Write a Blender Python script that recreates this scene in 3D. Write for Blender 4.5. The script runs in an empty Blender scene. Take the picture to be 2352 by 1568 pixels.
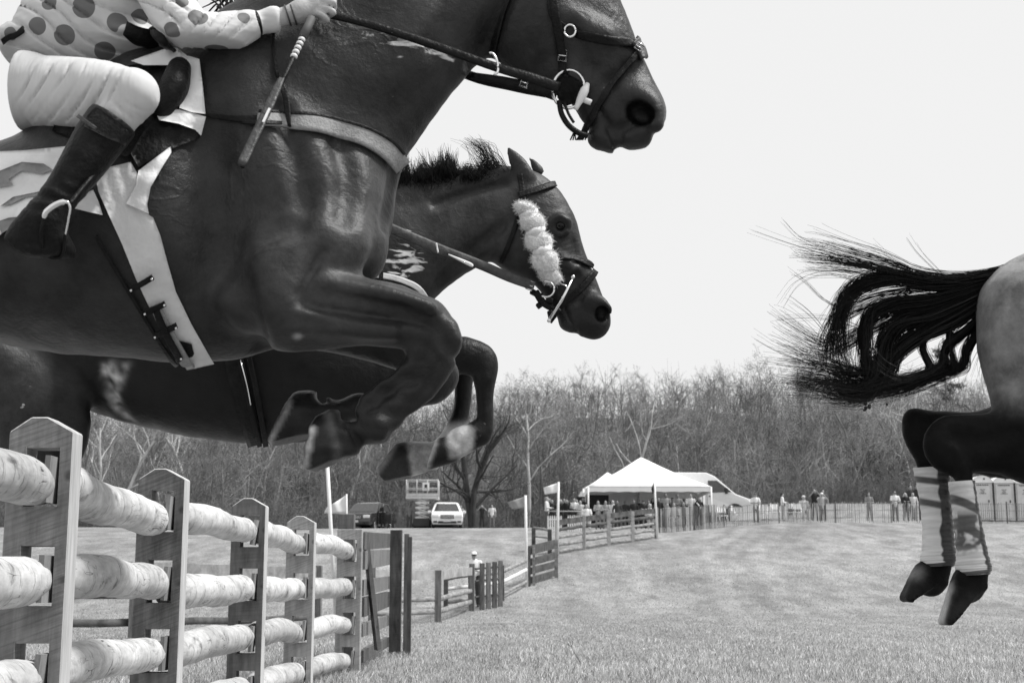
import bpy, math, random
import numpy as np
from mathutils import Vector, Matrix, noise as mnoise
from mathutils.bvhtree import BVHTree
from mathutils.geometry import delaunay_2d_cdt

random.seed(7)
rng = np.random.default_rng(7)
scene = bpy.context.scene
COL = scene.collection

# ------------------------------------------------------------------ camera
EYE = 0.75
TILT = math.radians(10.07)
FPX = 3267.0                       # focal length in units of a 2352 x 1568 picture (50 mm on 36 mm)
cam_d = bpy.data.cameras.new('camera')
cam = bpy.data.objects.new('camera', cam_d)
COL.objects.link(cam)
cam.location = (0, 0, EYE)
cam.rotation_euler = (math.radians(90) + TILT, 0, 0)
cam_d.sensor_width = 36.0
cam_d.lens = FPX / 2352 * 36.0
cam_d.clip_start = 0.1
cam_d.clip_end = 2000
cam_d.dof.use_dof = True
cam_d.dof.focus_distance = 5.9
cam_d.dof.aperture_fstop = 9.0
scene.camera = cam

# ------------------------------------------------------------------ light: bright overcast, soft sun from the right
SUN_EL = math.radians(57)
SUN_AZ = math.radians(94)          # measured from +Y (away from the camera) towards +X (right)
world = bpy.data.worlds.new('World')
scene.world = world
world.use_nodes = True
nt = world.node_tree
nt.nodes.clear()
wo = nt.nodes.new('ShaderNodeOutputWorld')
bg = nt.nodes.new('ShaderNodeBackground')
sky = nt.nodes.new('ShaderNodeTexSky')
sky.sky_type = 'NISHITA'
sky.sun_disc = False
sky.sun_elevation = SUN_EL
sky.sun_rotation = SUN_AZ
sky.dust_density = 4.0
bw = nt.nodes.new('ShaderNodeRGBToBW')
ov = nt.nodes.new('ShaderNodeMix')       # the closed cloud layer over the clear sky
ov.data_type = 'FLOAT'
ov.inputs[0].default_value = 0.93
ov.inputs[3].default_value = 9.3
nt.links.new(sky.outputs[0], bw.inputs[0])
nt.links.new(bw.outputs[0], ov.inputs[2])
nt.links.new(ov.outputs[0], bg.inputs[0])
bg.inputs[1].default_value = 0.10
nt.links.new(bg.outputs[0], wo.inputs[0])
sun_d = bpy.data.lights.new('sun', 'SUN')
sun_d.energy = 4.4
sun_d.angle = math.radians(14)
sun_d.color = (1.0, 0.995, 0.985)
sun = bpy.data.objects.new('sun', sun_d)
COL.objects.link(sun)
sv = Vector((math.sin(SUN_AZ) * math.cos(SUN_EL), math.cos(SUN_AZ) * math.cos(SUN_EL), math.sin(SUN_EL)))
sun.rotation_euler = sv.to_track_quat('Z', 'Y').to_euler()
sun.location = (10, 5, 30)
scene.view_settings.view_transform = 'Standard'
scene.view_settings.look = 'None'
scene.view_settings.exposure = 0.0
scene.view_settings.gamma = 1.0

# ------------------------------------------------------------------ picture point -> place
_ct, _st = math.cos(TILT), math.sin(TILT)
def D(x, y, Y):
    """the point seen at (x, y) of a 2352 x 1568 picture that lies Y metres ahead of the camera"""
    a, b = (x - 1176) / FPX, (784 - y) / FPX
    d = np.array((a, _ct - b * _st, _st + b * _ct))
    return np.array((0, 0, EYE)) + d * (Y / d[1])
def DR(x, y):
    a, b = (x - 1176) / FPX, (784 - y) / FPX
    return Vector((a, _ct - b * _st, _st + b * _ct)).normalized()
def PX(p):
    """place -> picture point (arrays welcome)"""
    p = np.asarray(p, float)
    x, y, z = p[..., 0], p[..., 1], p[..., 2] - EYE
    zc = y * _ct + z * _st
    return 1176 + FPX * x / zc, 784 - FPX * (-y * _st + z * _ct) / zc
CAMP = Vector((0, 0, EYE))

# ------------------------------------------------------------------ naming
def tag(o, label=None, cat=None, group=None, kind=None):
    if label: o['label'] = label
    if cat: o['category'] = cat
    if group: o['group'] = group
    if kind: o['kind'] = kind
    return o
def empty(name, loc, label, cat, group=None, rz=0.0):
    o = bpy.data.objects.new(name, None)
    COL.objects.link(o)
    o.location = loc
    o.rotation_euler = (0, 0, rz)
    o.empty_display_size = 0.2
    return tag(o, label, cat, group)
def copy_tree(o, parent=None):
    c = o.copy()
    COL.objects.link(c)
    if parent is not None:
        c.parent = parent
    for ch in list(o.children):
        copy_tree(ch, c)
    return c

# ------------------------------------------------------------------ mesh building
class MB:
    def __init__(s):
        s.v = []; s.f = []; s.m = []; s.n = 0; s.slots = []
    def add(s, v, f, mat=None):
        v = np.asarray(v, float).reshape(-1, 3)
        if mat not in s.slots: s.slots.append(mat)
        k = s.slots.index(mat)
        s.v.append(v)
        for q in f:
            s.f.append(tuple(int(i) + s.n for i in q)); s.m.append(k)
        s.n += len(v)
        return s
    def box(s, c, size, R=None, mat=None, taper=1.0):
        hx, hy, hz = size[0] / 2, size[1] / 2, size[2] / 2
        v = np.array([(-hx, -hy, -hz), (hx, -hy, -hz), (hx, hy, -hz), (-hx, hy, -hz),
                      (-hx * taper, -hy * taper, hz), (hx * taper, -hy * taper, hz), (hx * taper, hy * taper, hz), (-hx * taper, hy * taper, hz)])
        if R is not None: v = v @ np.asarray(R).T
        return s.add(v + np.asarray(c), [(0, 3, 2, 1), (4, 5, 6, 7), (0, 1, 5, 4), (1, 2, 6, 5), (2, 3, 7, 6), (3, 0, 4, 7)], mat)
    def tube(s, pts, rad, n=8, mat=None, caps=True, flat=1.0):
        pts = np.asarray(pts, float)
        k = len(pts)
        rad = np.broadcast_to(np.asarray(rad, float), (k,))
        t = np.gradient(pts, axis=0)
        t /= np.linalg.norm(t, axis=1)[:, None] + 1e-12
        ref = np.array((0, 0, 1.0)) if abs(t[:, 2]).mean() < .8 else np.array((0, 1.0, 0))
        a = np.cross(t, ref); a /= np.linalg.norm(a, axis=1)[:, None] + 1e-12
        b = np.cross(t, a)
        th = np.arange(n) * 2 * np.pi / n
        v = pts[:, None] + rad[:, None, None] * (np.cos(th)[None, :, None] * a[:, None] * flat + np.sin(th)[None, :, None] * b[:, None])
        f = []
        for i in range(k - 1):
            for j in range(n):
                j2 = (j + 1) % n
                f.append((i * n + j, i * n + j2, (i + 1) * n + j2, (i + 1) * n + j))
        if caps:
            f.append(tuple(range(n - 1, -1, -1))); f.append(tuple((k - 1) * n + j for j in range(n)))
        return s.add(v.reshape(-1, 3), f, mat)
    def sheet(s, grid, th, mat=None, closed=False):
        """grid r x c x 3 of points -> a shell th thick"""
        g = np.asarray(grid, float)
        du = np.gradient(g, axis=0); dv = np.gradient(g, axis=1)
        nn = np.cross(du, dv); nn /= np.linalg.norm(nn, axis=2)[..., None] + 1e-12
        r, c = g.shape[:2]
        v = np.concatenate([g.reshape(-1, 3), (g + nn * th).reshape(-1, 3)])
        N = r * c
        f = []
        for i in range(r - 1):
            for j in range(c - 1):
                a, b, d, e = i * c + j, i * c + j + 1, (i + 1) * c + j + 1, (i + 1) * c + j
                f.append((a, b, d, e)); f.append((N + a, N + e, N + d, N + b))
        ring = [j for j in range(c)] + [i * c + c - 1 for i in range(1, r)] + [(r - 1) * c + j for j in range(c - 2, -1, -1)] + [i * c for i in range(r - 2, 0, -1)]
        for a, b in zip(ring, ring[1:] + ring[:1]):
            f.append((b, a, N + a, N + b))
        return s.add(v, f, mat)
    def prism(s, poly, off, mat=None):
        p = np.asarray(poly, float); k = len(p)
        v = np.concatenate([p, p + np.asarray(off)])
        f = [tuple(range(k)), tuple(range(2 * k - 1, k - 1, -1))]
        f += [((i + 1) % k, i, k + i, k + (i + 1) % k) for i in range(k)]
        return s.add(v, f, mat)
    def ball(s, c, r, nu=12, nv=8, mat=None):
        r = np.broadcast_to(np.asarray(r, float), (3,))
        v = []; f = []
        for i in range(nv + 1):
            ph = math.pi * i / nv
            for j in range(nu):
                th = 2 * math.pi * j / nu
                v.append((math.sin(ph) * math.cos(th), math.sin(ph) * math.sin(th), math.cos(ph)))
        for i in range(nv):
            for j in range(nu):
                f.append((i * nu + j, (i + 1) * nu + j, (i + 1) * nu + (j + 1) % nu, i * nu + (j + 1) % nu))
        return s.add(np.array(v) * r + np.asarray(c), f, mat)
    def build(s, name, mat=None, parent=None, smooth=False, attrs=None, bevel=0.0):
        v = np.concatenate(s.v) if s.v else np.zeros((0, 3))
        if parent is not None:
            v = v - np.array(world_loc(parent))
        me = bpy.data.meshes.new(name)
        me.from_pydata(v.tolist(), [], s.f)
        for k in s.slots:
            me.materials.append(k if k is not None else mat)
        me.polygons.foreach_set('material_index', s.m)
        me.polygons.foreach_set('use_smooth', [smooth] * len(s.f))
        me.validate(); me.update()
        if bevel:
            import bmesh
            bm = bmesh.new(); bm.from_mesh(me)
            bmesh.ops.remove_doubles(bm, verts=bm.verts, dist=1e-6)
            bmesh.ops.bevel(bm, geom=[e for e in bm.edges if e.calc_face_angle(0) > .5], offset=bevel, segments=2, affect='EDGES', profile=.5)
            bm.to_mesh(me); bm.free(); me.update()
        o = bpy.data.objects.new(name, me)
        COL.objects.link(o)
        if parent is not None: o.parent = parent
        return o
def world_loc(o):
    l = Vector((0, 0, 0))
    while o is not None:
        l = l + o.location; o = o.parent
    return l
def fast_mesh(name, v, faces, mat, parent=None, smooth=False, attrs=None):
    """faces: n x 3 or n x 4 array"""
    v = np.asarray(v, np.float32)
    if parent is not None: v = v - np.array(world_loc(parent), np.float32)
    faces = np.asarray(faces, np.int32)
    me = bpy.data.meshes.new(name)
    n, k = faces.shape
    me.vertices.add(len(v)); me.vertices.foreach_set('co', v.ravel())
    me.loops.add(n * k); me.loops.foreach_set('vertex_index', faces.ravel())
    me.polygons.add(n); me.polygons.foreach_set('loop_start', np.arange(0, n * k, k, dtype=np.int32))
    me.polygons.foreach_set('use_smooth', np.full(n, smooth))
    me.update(calc_edges=True)
    for an, av in (attrs or {}).items():
        at = me.attributes.new(an, 'FLOAT', 'POINT')
        at.data.foreach_set('value', np.asarray(av, np.float32))
    for m in (mat if isinstance(mat, (list, tuple)) else [mat]): me.materials.append(m)
    o = bpy.data.objects.new(name, me)
    COL.objects.link(o)
    if parent is not None: o.parent = parent
    return o
def spline(P, n):
    """Catmull-Rom through the rows of P, n steps per span"""
    P = np.asarray(P, float)
    if len(P) < 3:
        t = np.linspace(0, 1, n + 1)[:, None]
        return P[0] * (1 - t) + P[1] * t
    Q = np.vstack([2 * P[0] - P[1], P, 2 * P[-1] - P[-2]])
    out = []
    for i in range(len(P) - 1):
        p0, p1, p2, p3 = Q[i:i + 4]
        t = np.linspace(0, 1, n, endpoint=False)[:, None]
        out.append(.5 * ((2 * p1) + (p2 - p0) * t + (2 * p0 - 5 * p1 + 4 * p2 - p3) * t ** 2 + (3 * p1 - p0 - 3 * p2 + p3) * t ** 3))
    out.append(P[-1:])
    return np.concatenate(out)
def rotz(a):
    c, s_ = math.cos(a), math.sin(a)
    return np.array(((c, -s_, 0), (s_, c, 0), (0, 0, 1)))

# ------------------------------------------------------------------ materials (the picture is black and white: every colour is a grey)
def grey(v): return (v, v, v, 1)
_mats = {}
def mat(name, c0, c1=None, rough=.7, scale=8, bump=0.0, bscale=None, stretch=(1, 1, 1), spec=.4, metal=0.0, detail=6, dist=.02, sheen=0.0, lo=.35, hi=.65, rot=(0, 0, 0)):
    if name in _mats: return _mats[name]
    m = bpy.data.materials.new(name); _mats[name] = m
    m.use_nodes = True
    t = m.node_tree; N = t.nodes; L = t.links
    b = N['Principled BSDF']
    b.inputs['Roughness'].default_value = rough
    b.inputs['Specular IOR Level'].default_value = spec
    b.inputs['Metallic'].default_value = metal
    if sheen: b.inputs['Sheen Weight'].default_value = sheen
    b.inputs['Base Color'].default_value = grey(c0)
    tc = N.new('ShaderNodeTexCoord'); mp = N.new('ShaderNodeMapping')
    mp.inputs['Scale'].default_value = stretch
    mp.inputs['Rotation'].default_value = rot
    L.new(tc.outputs['Object'], mp.inputs[0])
    if c1 is not None:
        nz = N.new('ShaderNodeTexNoise'); nz.inputs['Scale'].default_value = scale; nz.inputs['Detail'].default_value = detail
        nz.inputs['Roughness'].default_value = .65
        L.new(mp.outputs[0], nz.inputs['Vector'])
        r = N.new('ShaderNodeValToRGB')
        r.color_ramp.elements[0].position = lo; r.color_ramp.elements[0].color = grey(c0)
        r.color_ramp.elements[1].position = hi; r.color_ramp.elements[1].color = grey(c1)
        L.new(nz.outputs[0], r.inputs[0]); L.new(r.outputs[0], b.inputs['Base Color'])
    if bump:
        n2 = N.new('ShaderNodeTexNoise'); n2.inputs['Scale'].default_value = bscale or scale * 3; n2.inputs['Detail'].default_value = 5
        L.new(mp.outputs[0], n2.inputs['Vector'])
        bp = N.new('ShaderNodeBump'); bp.inputs['Strength'].default_value = bump; bp.inputs['Distance'].default_value = dist
        L.new(n2.outputs[0], bp.inputs['Height']); L.new(bp.outputs[0], b.inputs['Normal'])
    return m

# ------------------------------------------------------------------ bodies: a blended distance field, turned into one continuous skin
class Field:
    def __init__(s, lo, hi, h):
        s.h = h; s.lo = np.asarray(lo, float)
        s.n = np.ceil((np.asarray(hi) - s.lo) / h).astype(int) + 1
        s.F = np.full(s.n, 0.5, np.float32)
        s.ax = [(s.lo[i] + h * np.arange(s.n[i])).astype(np.float32) for i in range(3)]
    def box(s, lo, hi):
        i0 = np.clip(np.floor((np.asarray(lo) - s.lo) / s.h).astype(int), 0, s.n)
        i1 = np.clip(np.ceil((np.asarray(hi) - s.lo) / s.h).astype(int) + 1, 0, s.n)
        sl = tuple(slice(a, b) for a, b in zip(i0, i1))
        X = s.ax[0][sl[0]][:, None, None]; Y = s.ax[1][sl[1]][None, :, None]; Z = s.ax[2][sl[2]][None, None, :]
        return sl, X, Y, Z
    def put(s, sl, d, k, op='add'):
        F = s.F[sl]
        if F.size == 0: return
        if op == 'add':
            hh = np.maximum(k - np.abs(F - d), 0) / k
            s.F[sl] = np.minimum(F, d) - hh * hh * k * .25
        else:
            d = -d
            hh = np.maximum(k - np.abs(F - d), 0) / k
            s.F[sl] = np.maximum(F, d) + hh * hh * k * .25
    def chain(s, secs, k=.04, n=3, clips=(), op='add', shave=True):
        """secs: rows (cx, cy, cz, a, b): centre, radius in the X-Z plane, radius along Y"""
        S = spline(secs, n) if n > 1 and len(secs) > 2 else np.asarray(secs, float)
        S[:, 3:] = np.maximum(S[:, 3:], .002)
        R = S[:, 3:].max() + k + s.h * 2
        lo = (S[:, :3] - S[:, 3:4].max(1)[:, None] - 0).min(0) - R * .0 - (k + S[:, 3:].max() + 2 * s.h)
        hi = S[:, :3].max(0) + (k + S[:, 3:].max() + 2 * s.h)
        sl0, X, Y, Z = s.box(lo, hi)
        if s.F[sl0].size == 0: return s
        Dm = np.full(s.F[sl0].shape, .5, np.float32)
        o = np.array([c.start for c in sl0])
        for p, q in zip(S[:-1], S[1:]):
            r = max(p[3], p[4], q[3], q[4]) + k + 2 * s.h
            sl, X, Y, Z = s.box(np.minimum(p[:3], q[:3]) - r, np.maximum(p[:3], q[:3]) + r)
            sub = tuple(slice(c.start - oo, c.stop - oo) for c, oo in zip(sl, o))
            if any(c.start < 0 for c in sub) or Dm[sub].size == 0:
                sub = tuple(slice(max(0, c.start), c.stop) for c in sub)
                sl = tuple(slice(c.start + oo, c.stop + oo) for c, oo in zip(sub, o))
                X = s.ax[0][sl[0]][:, None, None]; Y = s.ax[1][sl[1]][None, :, None]; Z = s.ax[2][sl[2]][None, None, :]
                if Dm[sub].size == 0: continue
            ax = q[:3] - p[:3]; L2 = float(ax @ ax) + 1e-9
            t = ((X - p[0]) * ax[0] + (Y - p[1]) * ax[1] + (Z - p[2]) * ax[2]) / L2
            np.clip(t, 0, 1, out=t)
            a = p[3] + (q[3] - p[3]) * t; b = p[4] + (q[4] - p[4]) * t
            dx = X - (p[0] + ax[0] * t); dy = Y - (p[1] + ax[1] * t); dz = Z - (p[2] + ax[2] * t)
            rr = dx * dx + dz * dz; yy = dy * dy
            k0 = np.sqrt(rr / (a * a) + yy / (b * b)); k1 = np.sqrt(rr / (a ** 4) + yy / (b ** 4)) + 1e-6
            d = k0 * (k0 - 1) / k1
            d = np.where(k0 < .02, -np.minimum(a, b), d).astype(np.float32)
            np.minimum(Dm[sub], d, out=Dm[sub])
        if len(clips):
            _, X, Y, Z = sl0, s.ax[0][sl0[0]][:, None, None], s.ax[1][sl0[1]][None, :, None], s.ax[2][sl0[2]][None, None, :]
            for c, nrm in clips:
                dd = (X - c[0]) * nrm[0] + (Y - c[1]) * nrm[1] + (Z - c[2]) * nrm[2]
                np.maximum(Dm, dd.astype(np.float32), out=Dm)
        s.put(sl0, Dm, k, op)
        return s
    def ell(s, c, r, k=.04, op='add', R=None):
        r = np.asarray(r, float); m = r.max() + k + 2 * s.h
        sl, X, Y, Z = s.box(np.asarray(c) - m, np.asarray(c) + m)
        if s.F[sl].size == 0: return s
        dx, dy, dz = X - c[0], Y - c[1], Z - c[2]
        if R is not None:
            R = np.asarray(R)
            dx, dy, dz = (R[0, 0] * dx + R[1, 0] * dy + R[2, 0] * dz, R[0, 1] * dx + R[1, 1] * dy + R[2, 1] * dz, R[0, 2] * dx + R[1, 2] * dy + R[2, 2] * dz)
        k0 = np.sqrt((dx / r[0]) ** 2 + (dy / r[1]) ** 2 + (dz / r[2]) ** 2)
        k1 = np.sqrt((dx / r[0] ** 2) ** 2 + (dy / r[1] ** 2) ** 2 + (dz / r[2] ** 2) ** 2) + 1e-6
        s.put(sl, (k0 * (k0 - 1) / k1).astype(np.float32), k, op)
        return s
    def mesh(s):
        F = s.F; n = F.shape
        S = F < 0
        pad = S.copy()
        for ax_ in range(3):      # keep the skin closed at the border
            sl = [slice(None)] * 3
            for e in (0, -1):
                sl[ax_] = e; F[tuple(sl)] = np.maximum(F[tuple(sl)], .01)
        S = F < 0
        c = [S[i:n[0] - 1 + i, j:n[1] - 1 + j, k:n[2] - 1 + k] for i in (0, 1) for j in (0, 1) for k in (0, 1)]
        cnt = sum(x.astype(np.int8) for x in c)
        act = (cnt > 0) & (cnt < 8)
        ci = np.argwhere(act)
        idx = np.full(act.shape, -1, np.int32); idx[act] = np.arange(len(ci))
        acc = np.zeros((len(ci), 3)); num = np.zeros(len(ci))
        corners = [(i, j, k) for i in (0, 1) for j in (0, 1) for k in (0, 1)]
        vals = {co: F[ci[:, 0] + co[0], ci[:, 1] + co[1], ci[:, 2] + co[2]] for co in corners}
        for a in corners:
            for d in range(3):
                if a[d] == 1: continue
                b = list(a); b[d] = 1; b = tuple(b)
                fa, fb = vals[a], vals[b]
                m = (fa < 0) != (fb < 0)
                t = fa[m] / (fa[m] - fb[m])
                p = np.tile(np.array(a, float), (m.sum(), 1)); p[:, d] += t
                acc[m] += p; num[m] += 1
        v = s.lo + s.h * (ci + acc / num[:, None])
        quads = []
        for d in range(3):
            e1, e2 = [(1, 2), (2, 0), (0, 1)][d]
            A = [slice(None)] * 3; B = [slice(None)] * 3
            A[d] = slice(0, n[d] - 1); B[d] = slice(1, n[d])
            sa, sb = S[tuple(A)], S[tuple(B)]
            for flip in (False, True):
                q = np.argwhere((sa & ~sb) if not flip else (~sa & sb))
                q = q[(q[:, e1] > 0) & (q[:, e2] > 0) & (q[:, e1] < n[e1] - 1) & (q[:, e2] < n[e2] - 1)]
                if len(q) == 0: continue
                def g(o1, o2):
                    w = q.copy(); w[:, e1] -= o1; w[:, e2] -= o2
                    return idx[w[:, 0], w[:, 1], w[:, 2]]
                Q = np.stack([g(1, 1), g(0, 1), g(0, 0), g(1, 0)], 1)
                quads.append(Q[:, ::-1] if flip else Q)
        return v, np.concatenate(quads)
def relax(v, q, it=2, lam=.5):
    """a little Laplacian smoothing"""
    e = np.concatenate([q[:, [0, 1]], q[:, [1, 2]], q[:, [2, 3]], q[:, [3, 0]]])
    for _ in range(it):
        acc = np.zeros_like(v); num = np.zeros(len(v))
        np.add.at(acc, e[:, 0], v[e[:, 1]]); np.add.at(num, e[:, 0], 1)
        np.add.at(acc, e[:, 1], v[e[:, 0]]); np.add.at(num, e[:, 1], 1)
        v = v + lam * (acc / np.maximum(num, 1)[:, None] - v)
    return v

def vnormals(v, q):
    n = np.cross(v[q[:, 2]] - v[q[:, 0]], v[q[:, 3]] - v[q[:, 1]])
    o = np.zeros_like(v)
    for i in range(4): np.add.at(o, q[:, i], n)
    return o / (np.linalg.norm(o, axis=1)[:, None] + 1e-12)
def blur_attr(q, a, it=2):
    e = np.concatenate([q[:, [0, 1]], q[:, [1, 2]], q[:, [2, 3]], q[:, [3, 0]]])
    num = np.bincount(e.ravel(), minlength=len(a)).astype(float) + 1
    for _ in range(it):
        s = a + np.bincount(e[:, 0], a[e[:, 1]], len(a)) + np.bincount(e[:, 1], a[e[:, 0]], len(a))
        a = s / num
    return a
def nz3(v, s, off=0.0):
    v = np.asarray(v) * np.asarray(s) + off
    return np.array([mnoise.noise(Vector(p)) for p in v])
def hair(name, strands, parent, m, r0, r1, sides=3):
    """strands: list of k x 3 guide rows (same k); r0, r1: radii (numbers or one per strand)"""
    A = np.array(strands)                                   # n k 3
    n, k = A.shape[:2]
    r0 = np.broadcast_to(np.asarray(r0, float), (n,)); r1 = np.broadcast_to(np.asarray(r1, float), (n,))
    R = r0[:, None] + (r1 - r0)[:, None] * np.linspace(0, 1, k)[None]
    t = np.gradient(A, axis=1); t /= np.linalg.norm(t, axis=2)[..., None] + 1e-12
    a = np.cross(t, np.array((.3, .9, .25))); a /= np.linalg.norm(a, axis=2)[..., None] + 1e-12
    b = np.cross(t, a)
    th = np.arange(sides) * 2 * np.pi / sides
    V = A[:, :, None] + R[:, :, None, None] * (np.cos(th)[None, None, :, None] * a[:, :, None] + np.sin(th)[None, None, :, None] * b[:, :, None])
    o = (np.arange(n) * k * sides)[:, None, None] + (np.arange(k - 1) * sides)[None, :, None]
    j = np.arange(sides)[None, None]; j2 = (j + 1) % sides
    F = np.stack([o + j, o + j2, o + sides + j2, o + sides + j], 3).reshape(-1, 4)
    return fast_mesh(name, V.reshape(-1, 3), F, m, parent, True)

# ------------------------------------------------------------------ things laid on a body (straps, cloths): found by looking along a ray
class Skin:
    def __init__(s, v, q, Y):
        s.b = BVHTree.FromPolygons([tuple(p) for p in v], [tuple(int(i) for i in f) for f in q]); s.Y = Y
    def at(s, x, y, off=0.0, Ydef=None):
        d = DR(x, y)
        loc, nrm, i, dist = s.b.ray_cast(CAMP, d)
        if loc is None:
            return None
        if nrm.dot(d) > 0: nrm = -nrm
        # lift along a mix of normal and view so that grazing spots stay close
        return np.array(loc + nrm * off)
    def grid(s, xs, ys, off):
        """xs, ys: r x c arrays"""
        r, c = xs.shape
        P = np.full((r, c, 3), np.nan)
        for i in range(r):
            for j in range(c):
                p = s.at(xs[i, j], ys[i, j], off)
                if p is not None: P[i, j] = p
        # rays that miss take the distance of their nearest neighbour
        miss = np.argwhere(np.isnan(P[..., 0])); hit = np.argwhere(~np.isnan(P[..., 0]))
        for i, j in miss:
            if len(hit) == 0: P[i, j] = D(xs[i, j], ys[i, j], s.Y); continue
            k = hit[((hit - (i, j)) ** 2).sum(1).argmin()]
            P[i, j] = D(xs[i, j], ys[i, j], P[k[0], k[1], 1] + .01)
        return P
def strap_px(pts, w, n=6):
    """centre line of a strap in picture points -> the two edges"""
    p = spline(pts, n)
    t = np.gradient(p[:, :2], axis=0); t /= np.linalg.norm(t, axis=1)[:, None] + 1e-9
    nrm = np.stack([-t[:, 1], t[:, 0]], 1)
    w = np.broadcast_to(np.asarray(w, float), (len(pts),))
    ww = spline(np.stack([w, w], 1), n)[:, 0] if len(pts) > 2 else np.linspace(w[0], w[1], n + 1)
    return p[:, :2], nrm, ww
def strap_on(mb, skin, pts, w, off=.006, th=.004, n=6, c=5, mat=None, bulge=0.0):
    p, nrm, ww = strap_px(pts, w, n)
    u = np.linspace(-.5, .5, c)
    xs = p[:, 0:1] + nrm[:, 0:1] * ww[:, None] * u; ys = p[:, 1:2] + nrm[:, 1:2] * ww[:, None] * u
    G = skin.grid(xs, ys, off)
    # even out the lie of the strap
    for _ in range(2):
        G[1:-1] = .5 * G[1:-1] + .25 * (G[:-2] + G[2:])
    if bulge: G[:, 1:-1] += np.array((0, -bulge, 0))
    mb.sheet(G, -th if np.cross(G[1, 0] - G[0, 0], G[0, 1] - G[0, 0])[1] > 0 else th, mat)
    return mb
def strap_air(mb, pts, w, th=.005, n=8, mat=None):
    """pts: rows (x, y, Y): a strap hanging free"""
    pts = np.asarray(pts, float)
    p, nrm, ww = strap_px(pts[:, :2], w, n)
    Y = spline(np.stack([pts[:, 2]] * 2, 1), n)[:, 0] if len(pts) > 2 else np.linspace(pts[0, 2], pts[1, 2], n + 1)
    G = np.array([[D(p[i, 0] + nrm[i, 0] * ww[i] * u, p[i, 1] + nrm[i, 1] * ww[i] * u, Y[i]) for u in (-.5, -.3, 0, .3, .5)] for i in range(len(p))])
    G[:, (0, 4), 1] += th
    mb.sheet(G, th, mat)
    return mb
def fill_px(poly, step=8):
    poly = [Vector(q) for q in poly]
    b = []
    for a, c in zip(poly, poly[1:] + poly[:1]):
        k = max(1, int((c - a).length / step))
        b += [a.lerp(c, i / k) for i in range(k)]
    xs = [q.x for q in b]; ys = [q.y for q in b]
    pts = list(b)
    def inside(x, y):
        r = False
        for a, c in zip(b, b[1:] + b[:1]):
            if (a.y > y) != (c.y > y) and x < (c.x - a.x) * (y - a.y) / (c.y - a.y) + a.x: r = not r
        return r
    for x in np.arange(min(xs) + step / 2, max(xs), step):
        for y in np.arange(min(ys) + step / 2, max(ys), step):
            if inside(x, y) and min((q - Vector((x, y))).length for q in b) > step * .45:
                pts.append(Vector((x, y)))
    nb = len(b)
    ov, oe, of, *_ = delaunay_2d_cdt(pts, [(i, (i + 1) % nb) for i in range(nb)], [], 1, 1e-4)
    return ov, of, nb
def patch_on(mb, skin, poly, off=.008, th=.003, step=8, mat=None, relief=None, relaxn=3):
    """a cloth cut to a picture outline, lying on a body"""
    ov, of, nb = fill_px(poly, step)
    P = []
    last = None
    raw = [skin.at(q.x, q.y, off) for q in ov]
    hit = [i for i, r in enumerate(raw) if r is not None]
    for i, q in enumerate(ov):
        if raw[i] is not None: P.append(raw[i]); continue
        k = min(hit, key=lambda h: (ov[h] - q).length) if hit else None
        P.append(D(q.x, q.y, (raw[k][1] if k is not None else skin.Y)))
    P = np.array(P)
    nbr = [set() for _ in P]
    for f in of:
        for a, b_ in zip(f, f[1:] + f[:1]): nbr[a].add(b_); nbr[b_].add(a)
    for _ in range(relaxn):
        Yn = np.array([P[list(s_), 1].mean() if s_ else P[i, 1] for i, s_ in enumerate(nbr)])
        ynew = np.minimum(P[:, 1], .5 * P[:, 1] + .5 * Yn)
        P = np.array([D(q.x, q.y, yy) for q, yy in zip(ov, ynew)])
    if relief is not None:
        P = np.array([D(q.x, q.y, p[1] - relief(q.x, q.y)) for q, p in zip(ov, P)])
    n = len(P)
    view = P - np.array(CAMP); view /= np.linalg.norm(view, axis=1)[:, None]
    B = P + view * th
    F = []
    for f in of:
        a, b_, c = P[f[0]], P[f[1]], P[f[2]]
        if np.dot(np.cross(b_ - a, c - a), view[f[0]]) > 0: f = f[::-1]
        F.append(tuple(f)); F.append(tuple(n + i for i in f[::-1]))
    cnt = {}
    for f in of:
        for a, b_ in zip(f, f[1:] + f[:1]): cnt[(a, b_)] = 1
    for (a, b_) in cnt:
        if (b_, a) not in cnt: F.append((b_, a, n + a, n + b_))
    mb.add(np.concatenate([P, B]), F, mat)
    return mb
def inpoly(px, py, poly):
    r = np.zeros(px.shape, bool)
    for (x1, y1), (x2, y2) in zip(poly, poly[1:] + poly[:1]):
        c = ((y1 > py) != (y2 > py)) & (px < (x2 - x1) * (py - y1) / (y2 - y1 + 1e-9) + x1)
        r ^= c
    return r
def segdist(px, py, pts):
    d = np.full(px.shape, 1e9)
    for (x1, y1), (x2, y2) in zip(pts, pts[1:]):
        L2 = (x2 - x1) ** 2 + (y2 - y1) ** 2
        t = np.clip(((px - x1) * (x2 - x1) + (py - y1) * (y2 - y1)) / L2, 0, 1)
        d = np.minimum(d, np.hypot(px - x1 - t * (x2 - x1), py - y1 - t * (y2 - y1)))
    return d
def sstep(a, b, x):
    t = np.clip((x - a) / (b - a), 0, 1); return t * t * (3 - 2 * t)

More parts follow.
